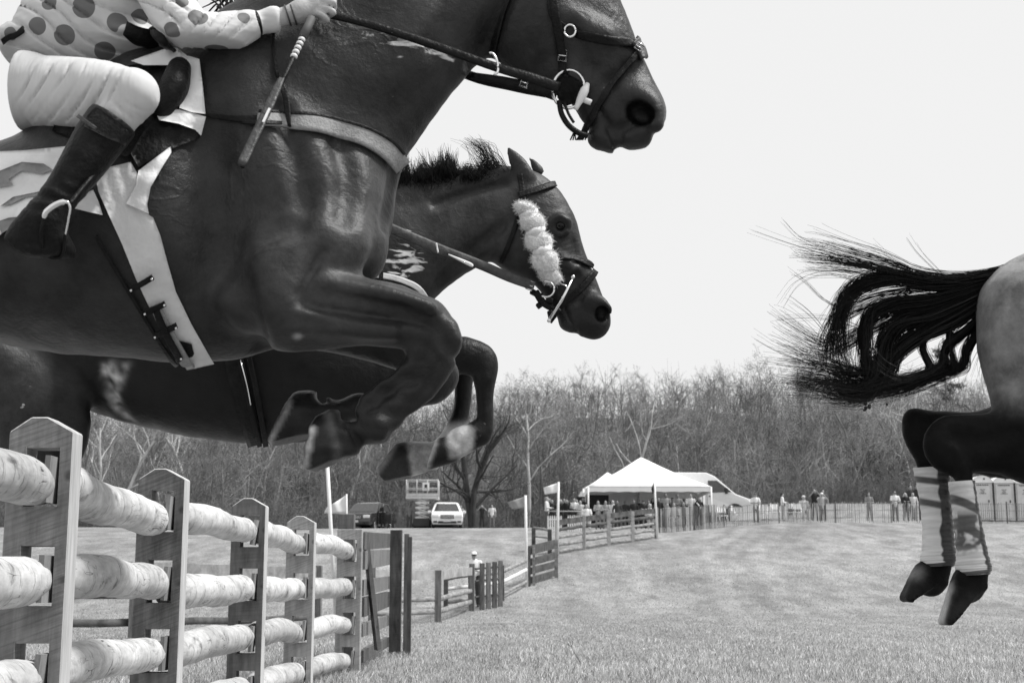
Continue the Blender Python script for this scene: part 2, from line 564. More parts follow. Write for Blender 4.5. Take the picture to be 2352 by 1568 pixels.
# ================================================== land
_hy = np.array([-60, 0, 20, 30, 37, 41, 46, 53, 60, 66, 73, 80, 90, 105, 120, 150, 200, 300, 500.])
_hz = np.array([0, 0, 0, .03, .10, .28, .85, 1.95, 2.85, 3.45, 4.0, 4.4, 4.85, 5.2, 6.6, 13.0, 22.5, 25.0, 28.0])
_ty = np.arange(-60, 500, .5); _tz = np.interp(_ty, _hy, _hz)
_k = np.hanning(13); _k /= _k.sum()
_tz = np.convolve(np.pad(_tz, 6, mode='edge'), _k, 'valid')
def land(x, y):
    x = np.asarray(x, float); y = np.asarray(y, float)
    z = np.interp(y, _ty, _tz)
    z = z + 2.1 * sstep(16, 24, x) * sstep(82, 106, y) + .38 * sstep(6, 14, x) * sstep(55, 70, y) * sstep(95, 80, y)
    z = z + 1.2 * np.exp(-((x + 2) / 26) ** 2) * sstep(120, 175, y) + 2.0 * np.exp(-((x - 16) / 20) ** 2) * sstep(120, 175, y)
    z = z + .03 * np.sin(x * .35 + 1) * np.sin(y * .27) * sstep(8, 25, y) + .05 * np.sin(x * .13) * sstep(40, 60, y)
    return z
def ground_z(x, y): return float(land(x, y))
xs = np.concatenate([np.linspace(-260, -60, 21)[:-1], np.linspace(-60, 60, 161), np.linspace(60, 260, 21)[1:]])
ys = np.concatenate([np.linspace(-40, 0, 9)[:-1], np.linspace(0, 120, 241), np.linspace(120, 480, 73)[1:]])
GX, GY = np.meshgrid(xs, ys)
gv = np.stack([GX, GY, land(GX, GY)], 2).reshape(-1, 3)
nx, ny = len(xs), len(ys)
ii = (np.arange(ny - 1)[:, None] * nx + np.arange(nx - 1)[None]).ravel()
gq = np.stack([ii, ii + 1, ii + nx + 1, ii + nx], 1)
wooded = sstep(102, 108, gv[:, 1])
def ground_mat():
    m = bpy.data.materials.new('turf'); m.use_nodes = True
    t = m.node_tree; N = t.nodes; L = t.links; b = N['Principled BSDF']
    b.inputs['Roughness'].default_value = .95; b.inputs['Specular IOR Level'].default_value = .1
    tc = N.new('ShaderNodeTexCoord')
    def nz(scale, stretch=(1, 1, 1), d=5):
        mp = N.new('ShaderNodeMapping'); mp.inputs['Scale'].default_value = stretch; L.new(tc.outputs['Object'], mp.inputs[0])
        n = N.new('ShaderNodeTexNoise'); n.inputs['Scale'].default_value = scale; n.inputs['Detail'].default_value = d; n.inputs['Roughness'].default_value = .7; L.new(mp.outputs[0], n.inputs['Vector']); return n.outputs[0]
    def mr(s_, a, b_, c, d):
        r = N.new('ShaderNodeMapRange'); r.inputs[1].default_value = a; r.inputs[2].default_value = b_; r.inputs[3].default_value = c; r.inputs[4].default_value = d; L.new(s_, r.inputs[0]); return r.outputs[0]
    def mul(a, b_):
        r = N.new('ShaderNodeMath'); r.operation = 'MULTIPLY'; L.new(a, r.inputs[0]); L.new(b_, r.inputs[1]); return r.outputs[0]
    big = mr(nz(.22, (1, .6, 1), 3), .3, .7, .80, 1.18)
    mid = mr(nz(1.3, (1, .45, 1), 6), .3, .7, .62, 1.28)
    fine = mr(nz(20, (1, .25, 1), 5), .3, .7, .55, 1.4)
    track = mr(nz(.5, (1.6, .05, 1), 2), .4, .62, .92, 1.10)
    sp = N.new('ShaderNodeSeparateXYZ'); L.new(tc.outputs['Object'], sp.inputs[0])
    def mth(op, a, b_):
        r = N.new('ShaderNodeMath'); r.operation = op
        for k_, q_ in enumerate((a, b_)):
            if isinstance(q_, (int, float)): r.inputs[k_].default_value = q_
            else: L.new(q_, r.inputs[k_])
        return r.outputs[0]
    wob = mth('MULTIPLY', nz(.05, (1, 1, 1), 1), 3.0)
    for off in (5.2, 6.9):          # pale wheel tracks curving up the field
        yy = mth('SUBTRACT', sp.outputs['Y'], 44); cx_ = mth('ADD', mth('ADD', mth('MULTIPLY', yy, .10), mth('MULTIPLY', mth('MULTIPLY', yy, yy), .004)), off)
        dd = mth('ABSOLUTE', mth('SUBTRACT', mth('ADD', sp.outputs['X'], wob), mth('ADD', cx_, 2.6)), 0)
        ln = mr(dd, .16, .40, 1.11, 1.0); ln2 = mr(mth('ABSOLUTE', mth('SUBTRACT', dd, .5), 0), .1, .25, .94, 1.0)
        track = mul(mul(track, ln), ln2)
    v_ = mul(mul(big, mid), mul(fine, track))
    k = N.new('ShaderNodeMath'); k.operation = 'MULTIPLY'; k.inputs[1].default_value = .262; L.new(v_, k.inputs[0])
    leaf = mr(nz(.5, (1, 1, 1), 8), .35, .7, .03, .16)
    at = N.new('ShaderNodeAttribute'); at.attribute_name = 'wooded'
    mx = N.new('ShaderNodeMix'); mx.data_type = 'FLOAT'; L.new(at.outputs['Fac'], mx.inputs[0]); L.new(k.outputs[0], mx.inputs[2]); L.new(leaf, mx.inputs[3])
    L.new(mx.outputs[0], b.inputs['Base Color'])
    bp = N.new('ShaderNodeBump'); bp.inputs['Strength'].default_value = .6; bp.inputs['Distance'].default_value = .06; L.new(nz(14, (1, .4, 1), 6), bp.inputs['Height']); L.new(bp.outputs[0], b.inputs['Normal'])
    return m
g = fast_mesh('ground', gv, gq, ground_mat(), None, True, {'wooded': wooded})
tag(g, None, None, None, 'structure')
# grass blades where the picture is near enough to show them
def grass():
    V = []; Fc = []; sh = []
    tot = 0
    for y0, y1, den, h, w in ((9.3, 12, 1500, .078, .0022), (12, 15, 1150, .078, .0027), (15, 19, 800, .072, .0035), (19, 24, 480, .062, .005), (24, 31, 240, .052, .007), (31, 40, 110, .046, .010), (40, 52, 45, .045, .014)):
        xa, xb = -.40 * y1 - 1, .40 * y1 + 1
        n = int((xb - xa) * (y1 - y0) * den)
        x = rng.uniform(xa, xb, n); y = rng.uniform(y0, y1, n)
        ok = np.abs(x) < .385 * y + .8
        x, y = x[ok], y[ok]; n = len(x)
        cl = np.array([.5 + .5 * math.sin(a * 3.1 + 2 * math.sin(b * 1.3)) * math.sin(b * 2.3 + 1.7 * math.sin(a * .9)) for a, b in zip(x, y)]) 
        hh = h * rng.uniform(.35, 1.15, n) * (.55 + .75 * cl)
        z = land(x, y) - .01
        az = rng.uniform(0, 2 * np.pi, n); lean = rng.uniform(.05, .75, n) * hh
        wd = w * rng.uniform(.6, 1.3, n)
        dx, dy = np.cos(az), np.sin(az)
        fx = rng.uniform(-1, 1, n) * .6
        bx, by = np.ones(n), fx * .3
        base = np.stack([x, y, z], 1)
        A = base + np.stack([-bx * wd, -by * wd, 0 * z], 1); B = base + np.stack([bx * wd, by * wd, 0 * z], 1)
        C = base + np.stack([dx * lean * .4 + bx * wd * .7, dy * lean * .4, hh * .62], 1); Dd = base + np.stack([dx * lean * .4 - bx * wd * .7, dy * lean * .4, hh * .62], 1)
        T = base + np.stack([dx * lean, dy * lean, hh], 1)
        o = tot + np.arange(n) * 5
        V.append(np.stack([A, B, C, Dd, T], 1).reshape(-1, 3))
        Fc.append(np.stack([o, o + 1, o + 2], 1)); Fc.append(np.stack([o, o + 2, o + 3], 1)); Fc.append(np.stack([o + 3, o + 2, o + 4], 1))
        far = sstep(12, 36, y); s_ = (rng.uniform(.26, .76, n) * (1 - far) + .46 * far) * (.85 + .3 * cl); s_[rng.random(n) < .10 * (1 - far)] = .78; s_[rng.random(n) < .07 * (1 - far) ** 2] = .12
        sh.append(np.repeat(s_, 5)); tot += n * 5
    return np.concatenate(V), np.concatenate(Fc), np.concatenate(sh)
def attr_mat(name, an, rough=.8, spec=.2, trans=0.0, gain=1.0):
    m = bpy.data.materials.new(name); m.use_nodes = True
    t = m.node_tree; b = t.nodes['Principled BSDF']; b.inputs['Roughness'].default_value = rough; b.inputs['Specular IOR Level'].default_value = spec
    at = t.nodes.new('ShaderNodeAttribute'); at.attribute_name = an
    t.links.new(at.outputs['Fac'], b.inputs['Base Color'])
    return m
v, fc, sh = grass()
tag(fast_mesh('grass', v, fc, attr_mat('grass blades', 'shade'), None, False, {'shade': sh}), None, None, None, 'stuff')

# ================================================== trees
def segs_mesh(S, n, close=False):
    """S: rows p0(3) p1(3) r0 r1 -> prisms"""
    S = np.asarray(S, float); k = len(S)
    d = S[:, 3:6] - S[:, :3]; d /= np.linalg.norm(d, axis=1)[:, None] + 1e-9
    ref = np.where(np.abs(d[:, 2:3]) < .9, np.array([[0, 0, 1.]]), np.array([[1., 0, 0]]))
    a = np.cross(d, ref); a /= np.linalg.norm(a, axis=1)[:, None]; b = np.cross(d, a)
    th = np.arange(n) * 2 * np.pi / n
    ring = np.cos(th)[None, :, None] * a[:, None] + np.sin(th)[None, :, None] * b[:, None]
    V = np.concatenate([S[:, None, :3] + ring * S[:, 6, None, None], S[:, None, 3:6] + ring * S[:, 7, None, None]], 1)
    o = (np.arange(k) * 2 * n)[:, None]
    j = np.arange(n); j2 = (j + 1) % n
    F = np.stack([o + j, o + j2, o + n + j2, o + n + j], 2).reshape(-1, 4)
    return V.reshape(-1, 3), F
def grow(seed, H, kind):
    r = np.random.default_rng(seed)
    big = []; fine = []; tips = []
    def branch(p, d, L, rad, lev):
        n = 5 if lev == 0 else 4 if lev < 3 else 3
        pts = [p]; dd = d
        for i in range(n):
            dd = dd + r.normal(0, .10 if lev == 0 else .17, 3) + np.array((0, 0, .06 if lev else .03))
            dd /= np.linalg.norm(dd)
            pts.append(pts[-1] + dd * L / n)
        rr = np.linspace(rad, rad * (.55 if lev == 0 else .35), n + 1)
        for i in range(n):
            (big if lev <= 1 else fine).append((*pts[i], *pts[i + 1], rr[i], rr[i + 1]))
        if lev >= kind['levels']:
            tips.append(pts[-1]); tips.append(pts[-2]); return
        nb = kind['nb'][lev]
        for b in range(nb):
            t = (kind['clear'] + (1 - kind['clear']) * (b + r.random()) / nb) if lev == 0 else (.25 + .75 * (b + r.random()) / nb)
            i = min(n - 1, int(t * n)); q = pts[i] + (pts[i + 1] - pts[i]) * (t * n - i)
            ax = pts[i + 1] - pts[i]; ax /= np.linalg.norm(ax)
            az = r.uniform(0, 2 * math.pi)
            s1 = np.cross(ax, (.3, .9, .1)); s1 /= np.linalg.norm(s1); s2 = np.cross(ax, s1)
            an = math.radians(r.normal(kind['angle'], 12))
            nd = ax * math.cos(an) + (s1 * math.cos(az) + s2 * math.sin(az)) * math.sin(an)
            rb = np.interp(t * n, np.arange(n + 1), rr)
            branch(q, nd, L * r.uniform(*kind['len']) * (1 if lev else (1.15 - .5 * t)), rb * (.55 if lev == 0 else .6), lev + 1)
    nst = kind.get('stems', 1)
    for s_ in range(nst):
        d = np.array((r.normal(0, .12 if nst == 1 else .25), r.normal(0, .12), 1.0)); d /= np.linalg.norm(d)
        branch(np.array((0, 0, -.3)), d, H * kind['trunk'], kind['rad'] * H, 0)
    return np.array(big), np.array(fine), np.array(tips)
KIND = {
 'grey':   dict(levels=4, nb=[8, 5, 4, 3], clear=.35, angle=42, len=(.38, .58), trunk=.86, rad=.0125),
 'upright':dict(levels=4, nb=[8, 5, 4, 3], clear=.40, angle=28, len=(.36, .55), trunk=.86, rad=.011),
 'pale':   dict(levels=4, nb=[6, 4, 4, 3], clear=.42, angle=44, len=(.42, .62), trunk=.84, rad=.013),
 'big':    dict(levels=4, nb=[8, 6, 4, 3], clear=.22, angle=50, len=(.45, .68), trunk=.78, rad=.030, stems=2),
 'bud':    dict(levels=4, nb=[8, 5, 4, 2], clear=.25, angle=48, len=(.36, .55), trunk=.80, rad=.012),
 'shrub':  dict(levels=3, nb=[7, 5, 5], clear=.10, angle=42, len=(.42, .7), trunk=.75, rad=.010, stems=3),
}
BARK = {'grey': mat('grey bark', .14, .28, rough=.9, scale=3, stretch=(1, 1, .25)), 'upright': mat('dark grey bark', .10, .22, rough=.9, scale=3, stretch=(1, 1, .25)),
        'pale': mat('pale mottled bark', .36, .70, rough=.85, scale=1.6, stretch=(1, 1, .5)), 'big': mat('black bark', .025, .06, rough=.9, scale=3, stretch=(1, 1, .25)),
        'bud': mat('brown bark', .16, .30, rough=.9, scale=3, stretch=(1, 1, .25)), 'shrub': mat('brush bark', .12, .24, rough=.9, scale=3)}
TWIG = {'grey': mat('grey twigs', .12, .25, rough=.9, scale=.8), 'upright': mat('dark twigs', .08, .17, rough=.9, scale=.8), 'pale': mat('pale twigs', .21, .38, rough=.9, scale=.8),
        'big': mat('black twigs', .03, .07, rough=.9, scale=.8), 'bud': mat('budding twigs', .21, .36, rough=.9, scale=.8), 'shrub': mat('brush twigs', .10, .24, rough=.9, scale=.8)}
protos = {}
def tree_proto(kind, seed, H):
    big, fine, tips = grow(seed, H, KIND[kind])
    fine[:, 6:8] = np.maximum(fine[:, 6:8], .012)
    tv_, tf = segs_mesh(big, 7)
    cv, cf = segs_mesh(fine, 3)
    if kind in ('bud', 'shrub', 'grey', 'upright', 'pale'):
        r = np.random.default_rng(seed + 99)
        nb_ = {'bud': 5, 'shrub': 4, 'grey': 2, 'upright': 1, 'pale': 1}[kind]
        P = np.repeat(tips, nb_, 0) + r.normal(0, .22, (len(tips) * nb_, 3))
        s_ = r.uniform(.03, .075, len(P))[:, None]
        a = r.normal(0, 1, (len(P), 3)); a /= np.linalg.norm(a, axis=1)[:, None]; b = r.normal(0, 1, (len(P), 3)); b /= np.linalg.norm(b, axis=1)[:, None]
        lv = np.stack([P + a * s_, P + b * s_ * .8, P - a * s_, P - b * s_ * .8], 1).reshape(-1, 3)
        o = len(cv) + np.arange(len(P))[:, None] * 4
        cf = np.concatenate([cf, o + np.arange(4)]); cv = np.concatenate([cv, lv])
    return (tv_, tf), (cv, cf), H
def place_tree(key, x, y, H, label, group, rz=None, dz=0.0, name='tree', sx=1.0):
    T = protos[key]
    if 'root' not in T:
        r = empty(name, (0, 0, 0), label, 'tree', group)
        (a, b), (c, d), _ = T['geo']
        fast_mesh('trunk', a, b, BARK[T['kind']], r, True); fast_mesh('crown', c, d, TWIG[T['kind']], r, False)
        T['root'] = r
    else:
        r = copy_tree(T['root']); r.name = name
    s_ = H / T['geo'][2]
    r.location = (x, y, ground_z(x, y) + dz); r.scale = (s_ * sx, s_ * sx, s_); r.rotation_euler = (0, 0, rng.uniform(0, 6.28) if rz is None else rz)
    r['label'] = label; r['category'] = 'tree'
    if 'group' in r: del r['group']
    if group: r['group'] = group
    return r
for k_, n in (('grey', 4), ('upright', 3), ('pale', 3), ('big', 1), ('bud', 3), ('shrub', 2)):
    for i in range(n):
        protos[k_ + str(i)] = {'kind': k_, 'geo': tree_proto(k_, 100 + 17 * i + len(k_) * 7, {'shrub': 3.5}.get(k_, 14.0))}
def at_px(x, Y): return (x - 1176) / FPX * (Y * _ct + 4 * _st)
WG = 'bare trees of the wood behind the field'
LBL = {'grey': 'bare grey tree among the wood behind the race field', 'upright': 'slender dark bare tree on the wooded hill behind the field', 'pale': 'pale barked bare tree within the wood behind the field', 'bud': 'bushy budding tree at the edge of the wood behind the field'}
def wood_tree(kind, x, y, H):
    n = {'grey': 4, 'upright': 3, 'pale': 3, 'bud': 3}[kind]
    return place_tree(kind + str(rng.integers(n)), x, y, H, LBL[kind], {'grey': 'grey trees of the wood', 'upright': 'dark trees of the wood', 'pale': 'pale trees of the wood', 'bud': 'budding trees of the wood'}[kind], sx=rng.uniform(.9, 1.25))
# rows from the edge of the field up the hill
for y0, dx, hh, jit in ((110, 4.0, 7.5, 1.6), (114, 3.6, 8.5, 1.8), (120, 3.6, 9.0, 2.2), (128, 3.8, 9.0, 3), (138, 4.0, 8.8, 3), (150, 4.0, 7.8, 3), (164, 4.2, 7.2, 4), (180, 4.4, 6.4, 4)):
    half = y0 * .385 + 4
    for x in np.arange(-half, half, dx):
        xx = x + rng.normal(0, dx * .3); yy = y0 + rng.normal(0, jit)
        u = rng.random()
        kd = 'bud' if (u < .42 and y0 < 130) or u < .22 else 'grey' if u < .62 else 'upright' if u < .85 else 'pale'
        wood_tree(kd, xx, yy, hh * rng.uniform(.78, 1.12))
# the trees one can tell apart
def named(key, px, Y, H, label, rz=None, dz=0.0, sx=1.0): return place_tree(key, at_px(px, Y), Y, H, label, None, rz, dz, sx=sx)
named('pale0', 1212, 107.5, 10.8, 'tall pale forked sycamore standing right of the black forelegs of the second horse', 1.0)
named('pale1', 1440, 110, 10.0, 'pale branching sycamore rising directly behind the left slope of the white tent', 2.0)
named('pale2', 270, 107.5, 8.6, 'white limbed leaning tree under the belly of the second horse', .4, sx=1.3)
named('pale0', 215, 109, 9.5, 'thin white trunked tree next to the first fence post', 2.6)
named('big0', 1085, 104, 9.8, 'large dark spreading tree right of the white car and scissor lift', .3, sx=.95)
named('pale1', 2170, 112, 9.0, 'pale trunked tree below the streaming black tail', .2)
named('pale2', 2105, 114, 9.5, 'pale twin branched tree left of the hanging hind legs', 3.0)
named('upright1', 1365, 116, 12.0, 'tall slender tree with a long bare pole trunk above the white tent left side', 1.0, sx=.7)
named('big0', 1985, 116, 5.0, 'small leaning dark tree at the wood edge behind the wire fence', 2.0)
# the evergreen on the skyline
pn = empty('pine_tree', (0, 0, 0), 'dark evergreen pine on the skyline behind the streaming tail', 'tree')
H_ = 13.5; big = [(0, 0, -.3, 0, 0, H_, .22, .03)]; fr = []
rp = np.random.default_rng(3)
for i in range(46):
    z = 3.0 + (H_ - 3.2) * i / 46; L_ = (H_ - z) * .34 * rp.uniform(.6, 1.15) + .5; az = rp.uniform(0, 6.28)
    tip = np.array((math.cos(az) * L_, math.sin(az) * L_, z - .12 * L_ + rp.normal(0, .15)))
    big.append((0, 0, z, *tip, .045, .012))
    for j in range(70):
        t = rp.uniform(.2, 1.0); p = np.array((0, 0, z)) * (1 - t) + tip * t + rp.normal(0, .12 + .10 * L_ * .3, 3) * (1, 1, .6)
        d = rp.normal(0, 1, 3) * .22; fr.append((*p, *(p + d + (0, 0, .08)), .03, .006))
a, b = segs_mesh(big, 6); fast_mesh('trunk', a, b, BARK['grey'], pn, True)
a, b = segs_mesh(fr, 3); fast_mesh('crown', a, b, mat('dark needles', .04, .10, rough=.8, scale=1.2), pn)
pn.location = (at_px(2192, 128), 128, ground_z(at_px(2192, 128), 128))
# the wood's own undergrowth and saplings: one grey tangle up the whole hillside
def tangle(n, y0, y1, power, hmin, hmax, ntw, rad, tw):
    r = np.random.default_rng(11)
    y = y0 + (y1 - y0) * r.random(n) ** power; x = r.uniform(-1, 1, n) * (.40 * y + 2); z = land(x, y)
    d = np.stack([r.normal(0, .16, n), r.normal(0, .16, n), np.ones(n)], 1); L_ = r.uniform(hmin, hmax, n)[:, None]
    p = np.stack([x, y, z - .1], 1); q_ = p + d * L_
    S = [np.column_stack([p, q_, np.full(n, rad), np.full(n, rad * .35)])]
    for _ in range(ntw):
        t = r.uniform(.25, 1, n)[:, None]; s0 = p + (q_ - p) * t; e = s0 + r.normal(0, 1, (n, 3)) * (.16 * L_) + np.array((0, 0, .5)) * (.22 * L_)
        S.append(np.column_stack([s0, e, np.full(n, tw), np.full(n, tw * .5)]))
    return np.concatenate(S)
a, b = segs_mesh(tangle(5600, 108, 196, 1.15, 2.0, 6.0, 16, .035, .016), 3)
tag(fast_mesh('wood', a, b, mat('wood tangle', .04, .36, rough=.9, scale=.16, detail=10, lo=.36, hi=.66)), None, None, None, 'stuff')
a, b = segs_mesh(tangle(7000, 105.5, 118, 1.6, .5, 2.4, 7, .016, .011), 3)
tag(fast_mesh('undergrowth', a, b, TWIG['shrub']), None, None, None, 'stuff')
# ================================================== the timber fence of round white rails
def post_mat(name, c0, c1, saw=.5, ang=-22, sc=26):
    m = mat(name, c0, c1, rough=.9, scale=5, stretch=(3, 3, .55), lo=.3, hi=.72).copy()
    t = m.node_tree; N = t.nodes; L = t.links; b = N['Principled BSDF']
    src = b.inputs['Base Color'].links[0].from_socket
    tc = N.new('ShaderNodeTexCoord'); mp = N.new('ShaderNodeMapping'); mp.inputs['Rotation'].default_value = (0, math.radians(ang), 0); L.new(tc.outputs['Object'], mp.inputs[0])
    mp2 = N.new('ShaderNodeMapping'); mp2.inputs['Scale'].default_value = (3.0, 3.0, sc * 5); L.new(mp.outputs[0], mp2.inputs[0]); mp = mp2
    wv = N.new('ShaderNodeTexNoise'); wv.inputs['Scale'].default_value = 1; wv.inputs['Detail'].default_value = 3; L.new(mp.outputs[0], wv.inputs['Vector'])
    wr = N.new('ShaderNodeMapRange'); wr.inputs[1].default_value = .38; wr.inputs[2].default_value = .66; L.new(wv.outputs[0], wr.inputs[0])
    n2 = N.new('ShaderNodeTexNoise'); n2.inputs['Scale'].default_value = 3.5; n2.inputs['Detail'].default_value = 4; L.new(tc.outputs['Object'], n2.inputs['Vector'])
    r = N.new('ShaderNodeMapRange'); r.inputs[1].default_value = .35; r.inputs[2].default_value = .65; r.inputs[3].default_value = 0; r.inputs[4].default_value = saw; L.new(n2.outputs[0], r.inputs[0])
    q = N.new('ShaderNodeMath'); q.operation = 'MULTIPLY'; L.new(wr.outputs[0], q.inputs[0]); L.new(r.outputs[0], q.inputs[1])
    o = N.new('ShaderNodeMath'); o.operation = 'SUBTRACT'; o.inputs[0].default_value = 1.12; L.new(q.outputs[0], o.inputs[1])
    # fine vertical grain and dark knots
    m3 = N.new('ShaderNodeMapping'); m3.inputs['Scale'].default_value = (34, 34, 1.6); L.new(tc.outputs['Object'], m3.inputs[0])
    n3 = N.new('ShaderNodeTexNoise'); n3.inputs['Scale'].default_value = 1; n3.inputs['Detail'].default_value = 5; L.new(m3.outputs[0], n3.inputs['Vector'])
    r3 = N.new('ShaderNodeMapRange'); r3.inputs[1].default_value = .3; r3.inputs[2].default_value = .7; r3.inputs[3].default_value = .90; r3.inputs[4].default_value = 1.08; L.new(n3.outputs[0], r3.inputs[0])
    vo = N.new('ShaderNodeTexVoronoi'); vo.inputs['Scale'].default_value = 5; vo.inputs['Randomness'].default_value = 1; L.new(tc.outputs['Object'], vo.inputs['Vector'])
    r4 = N.new('ShaderNodeMapRange'); r4.inputs[1].default_value = .05; r4.inputs[2].default_value = .13; r4.inputs[3].default_value = .45; r4.inputs[4].default_value = 1; L.new(vo.outputs['Distance'], r4.inputs[0])
    def mul(a, b_):
        x = N.new('ShaderNodeMath'); x.operation = 'MULTIPLY'; L.new(a, x.inputs[0]); L.new(b_, x.inputs[1]); return x.outputs[0]
    k = mul(mul(o.outputs[0], r3.outputs[0]), r4.outputs[0])
    bwn = N.new('ShaderNodeRGBToBW'); L.new(src, bwn.inputs[0]); L.new(mul(bwn.outputs[0], k), b.inputs['Base Color'])
    bp = N.new('ShaderNodeBump'); bp.inputs['Strength'].default_value = .5; bp.inputs['Distance'].default_value = .006; L.new(k, bp.inputs['Height']); L.new(bp.outputs[0], b.inputs['Normal'])
    return m
MP = [post_mat('sawn grey oak', .15, .34, .45, 20, 15), post_mat('dark sawn oak', .07, .24, .5, 22, 16), post_mat('weathered dark oak', .06, .18, .25, 4, 12), post_mat('pale sawn oak', .20, .38, .4, 20, 16)]
def rail_mat():
    m = bpy.data.materials.new('peeled white log'); m.use_nodes = True
    t = m.node_tree; N = t.nodes; L = t.links; b = N['Principled BSDF']; b.inputs['Roughness'].default_value = .85; b.inputs['Specular IOR Level'].default_value = .25
    tc = N.new('ShaderNodeTexCoord'); oi = N.new('ShaderNodeObjectInfo')
    ad = N.new('ShaderNodeVectorMath'); ad.operation = 'ADD'; L.new(tc.outputs['Object'], ad.inputs[0]); rs = N.new('ShaderNodeMath'); rs.operation = 'MULTIPLY'; rs.inputs[1].default_value = 23.0; L.new(oi.outputs['Random'], rs.inputs[0]); L.new(rs.outputs[0], ad.inputs[1])
    def nz(sc, st, d=6, dis=0):
        mp = N.new('ShaderNodeMapping'); mp.inputs['Scale'].default_value = st; L.new(ad.outputs[0], mp.inputs[0])
        n = N.new('ShaderNodeTexNoise'); n.inputs['Scale'].default_value = sc; n.inputs['Detail'].default_value = d; n.inputs['Distortion'].default_value = dis; n.inputs['Roughness'].default_value = .65; L.new(mp.outputs[0], n.inputs['Vector']); return n.outputs[0]
    def mr(s_, a, b_, c, d):
        r = N.new('ShaderNodeMapRange'); r.inputs[1].default_value = a; r.inputs[2].default_value = b_; r.inputs[3].default_value = c; r.inputs[4].default_value = d; L.new(s_, r.inputs[0]); return r.outputs[0]
    def mul(a, b_):
        x = N.new('ShaderNodeMath'); x.operation = 'MULTIPLY'; L.new(a, x.inputs[0]); L.new(b_, x.inputs[1]); return x.outputs[0]
    base = mr(nz(3, (1, .6, 1)), .3, .7, .36, .66)
    grain = mr(nz(24, (1, .35, 1)), .35, .65, .80, 1.12)
    cr = nz(1, (26, 2.0, 18), 2, .2)
    sb = N.new('ShaderNodeMath'); sb.operation = 'SUBTRACT'; sb.inputs[1].default_value = .5; L.new(cr, sb.inputs[0])
    ab = N.new('ShaderNodeMath'); ab.operation = 'ABSOLUTE'; L.new(sb.outputs[0], ab.inputs[0])
    ck = mr(ab.outputs[0], .0, .012, .15, 1)
    msk = mr(nz(3.2, (1, 1, 1), 3), .54, .62, 0, 1)
    inv = N.new('ShaderNodeMix'); inv.data_type = 'FLOAT'; L.new(msk, inv.inputs[0]); inv.inputs[2].default_value = 1; L.new(ck, inv.inputs[3])
    rg_ = mul(mr(nz(1, (3, 12, 3), 3, .3), .35, .65, .92, 1.05), mr(nz(1, (9, 46, 9), 3, .5), .58, .72, 1, .25))
    grain = mul(grain, rg_)
    dirt = mr(nz(6, (1, .8, 1.5), 8, .5), .56, .72, 1, .25)
    c = mul(mul(mul(base, grain), mr(oi.outputs['Random'], 0, 1, .84, 1.1)), mul(inv.outputs[0], dirt))
    L.new(c, b.inputs['Base Color'])
    bp = N.new('ShaderNodeBump'); bp.inputs['Strength'].default_value = .4; bp.inputs['Distance'].default_value = .008; L.new(c, bp.inputs['Height']); L.new(bp.outputs[0], b.inputs['Normal'])
    return m
M_rail = rail_mat()
M_wedge = mat('split wedge', .14, .30, rough=.9, scale=9, stretch=(1, 1, .3), bump=.4)
TF = empty('timber_fence', (-1.6, 5.3, 0), 'near timber fence of thick white log rails slotted through tall sawn posts', 'fence')
PY = [3.05, 5.32, 7.47, 9.85, 12.02, 14.25]
PXR = [None, 167, 427, 613, 725, 833]                       # right edge of each post at its foot in the picture
PTOP = [1.42, 1.40, 1.395, 1.40, 1.395, 1.44]
RZ = [1.16, .80, .45, .12]
def post_x(i):
    if PXR[i] is None: return -1.73
    p = D(PXR[i], 1250, PY[i]); return p[0] - [.13, .12, .125, .12, .12, .125][i]
M_sunlit = mat('sunlit post edge', .36, .58, rough=.85, scale=4, stretch=(6, 6, .5), bump=.3)  # paler oak: sunlight put into the colour of the posts' right side and top
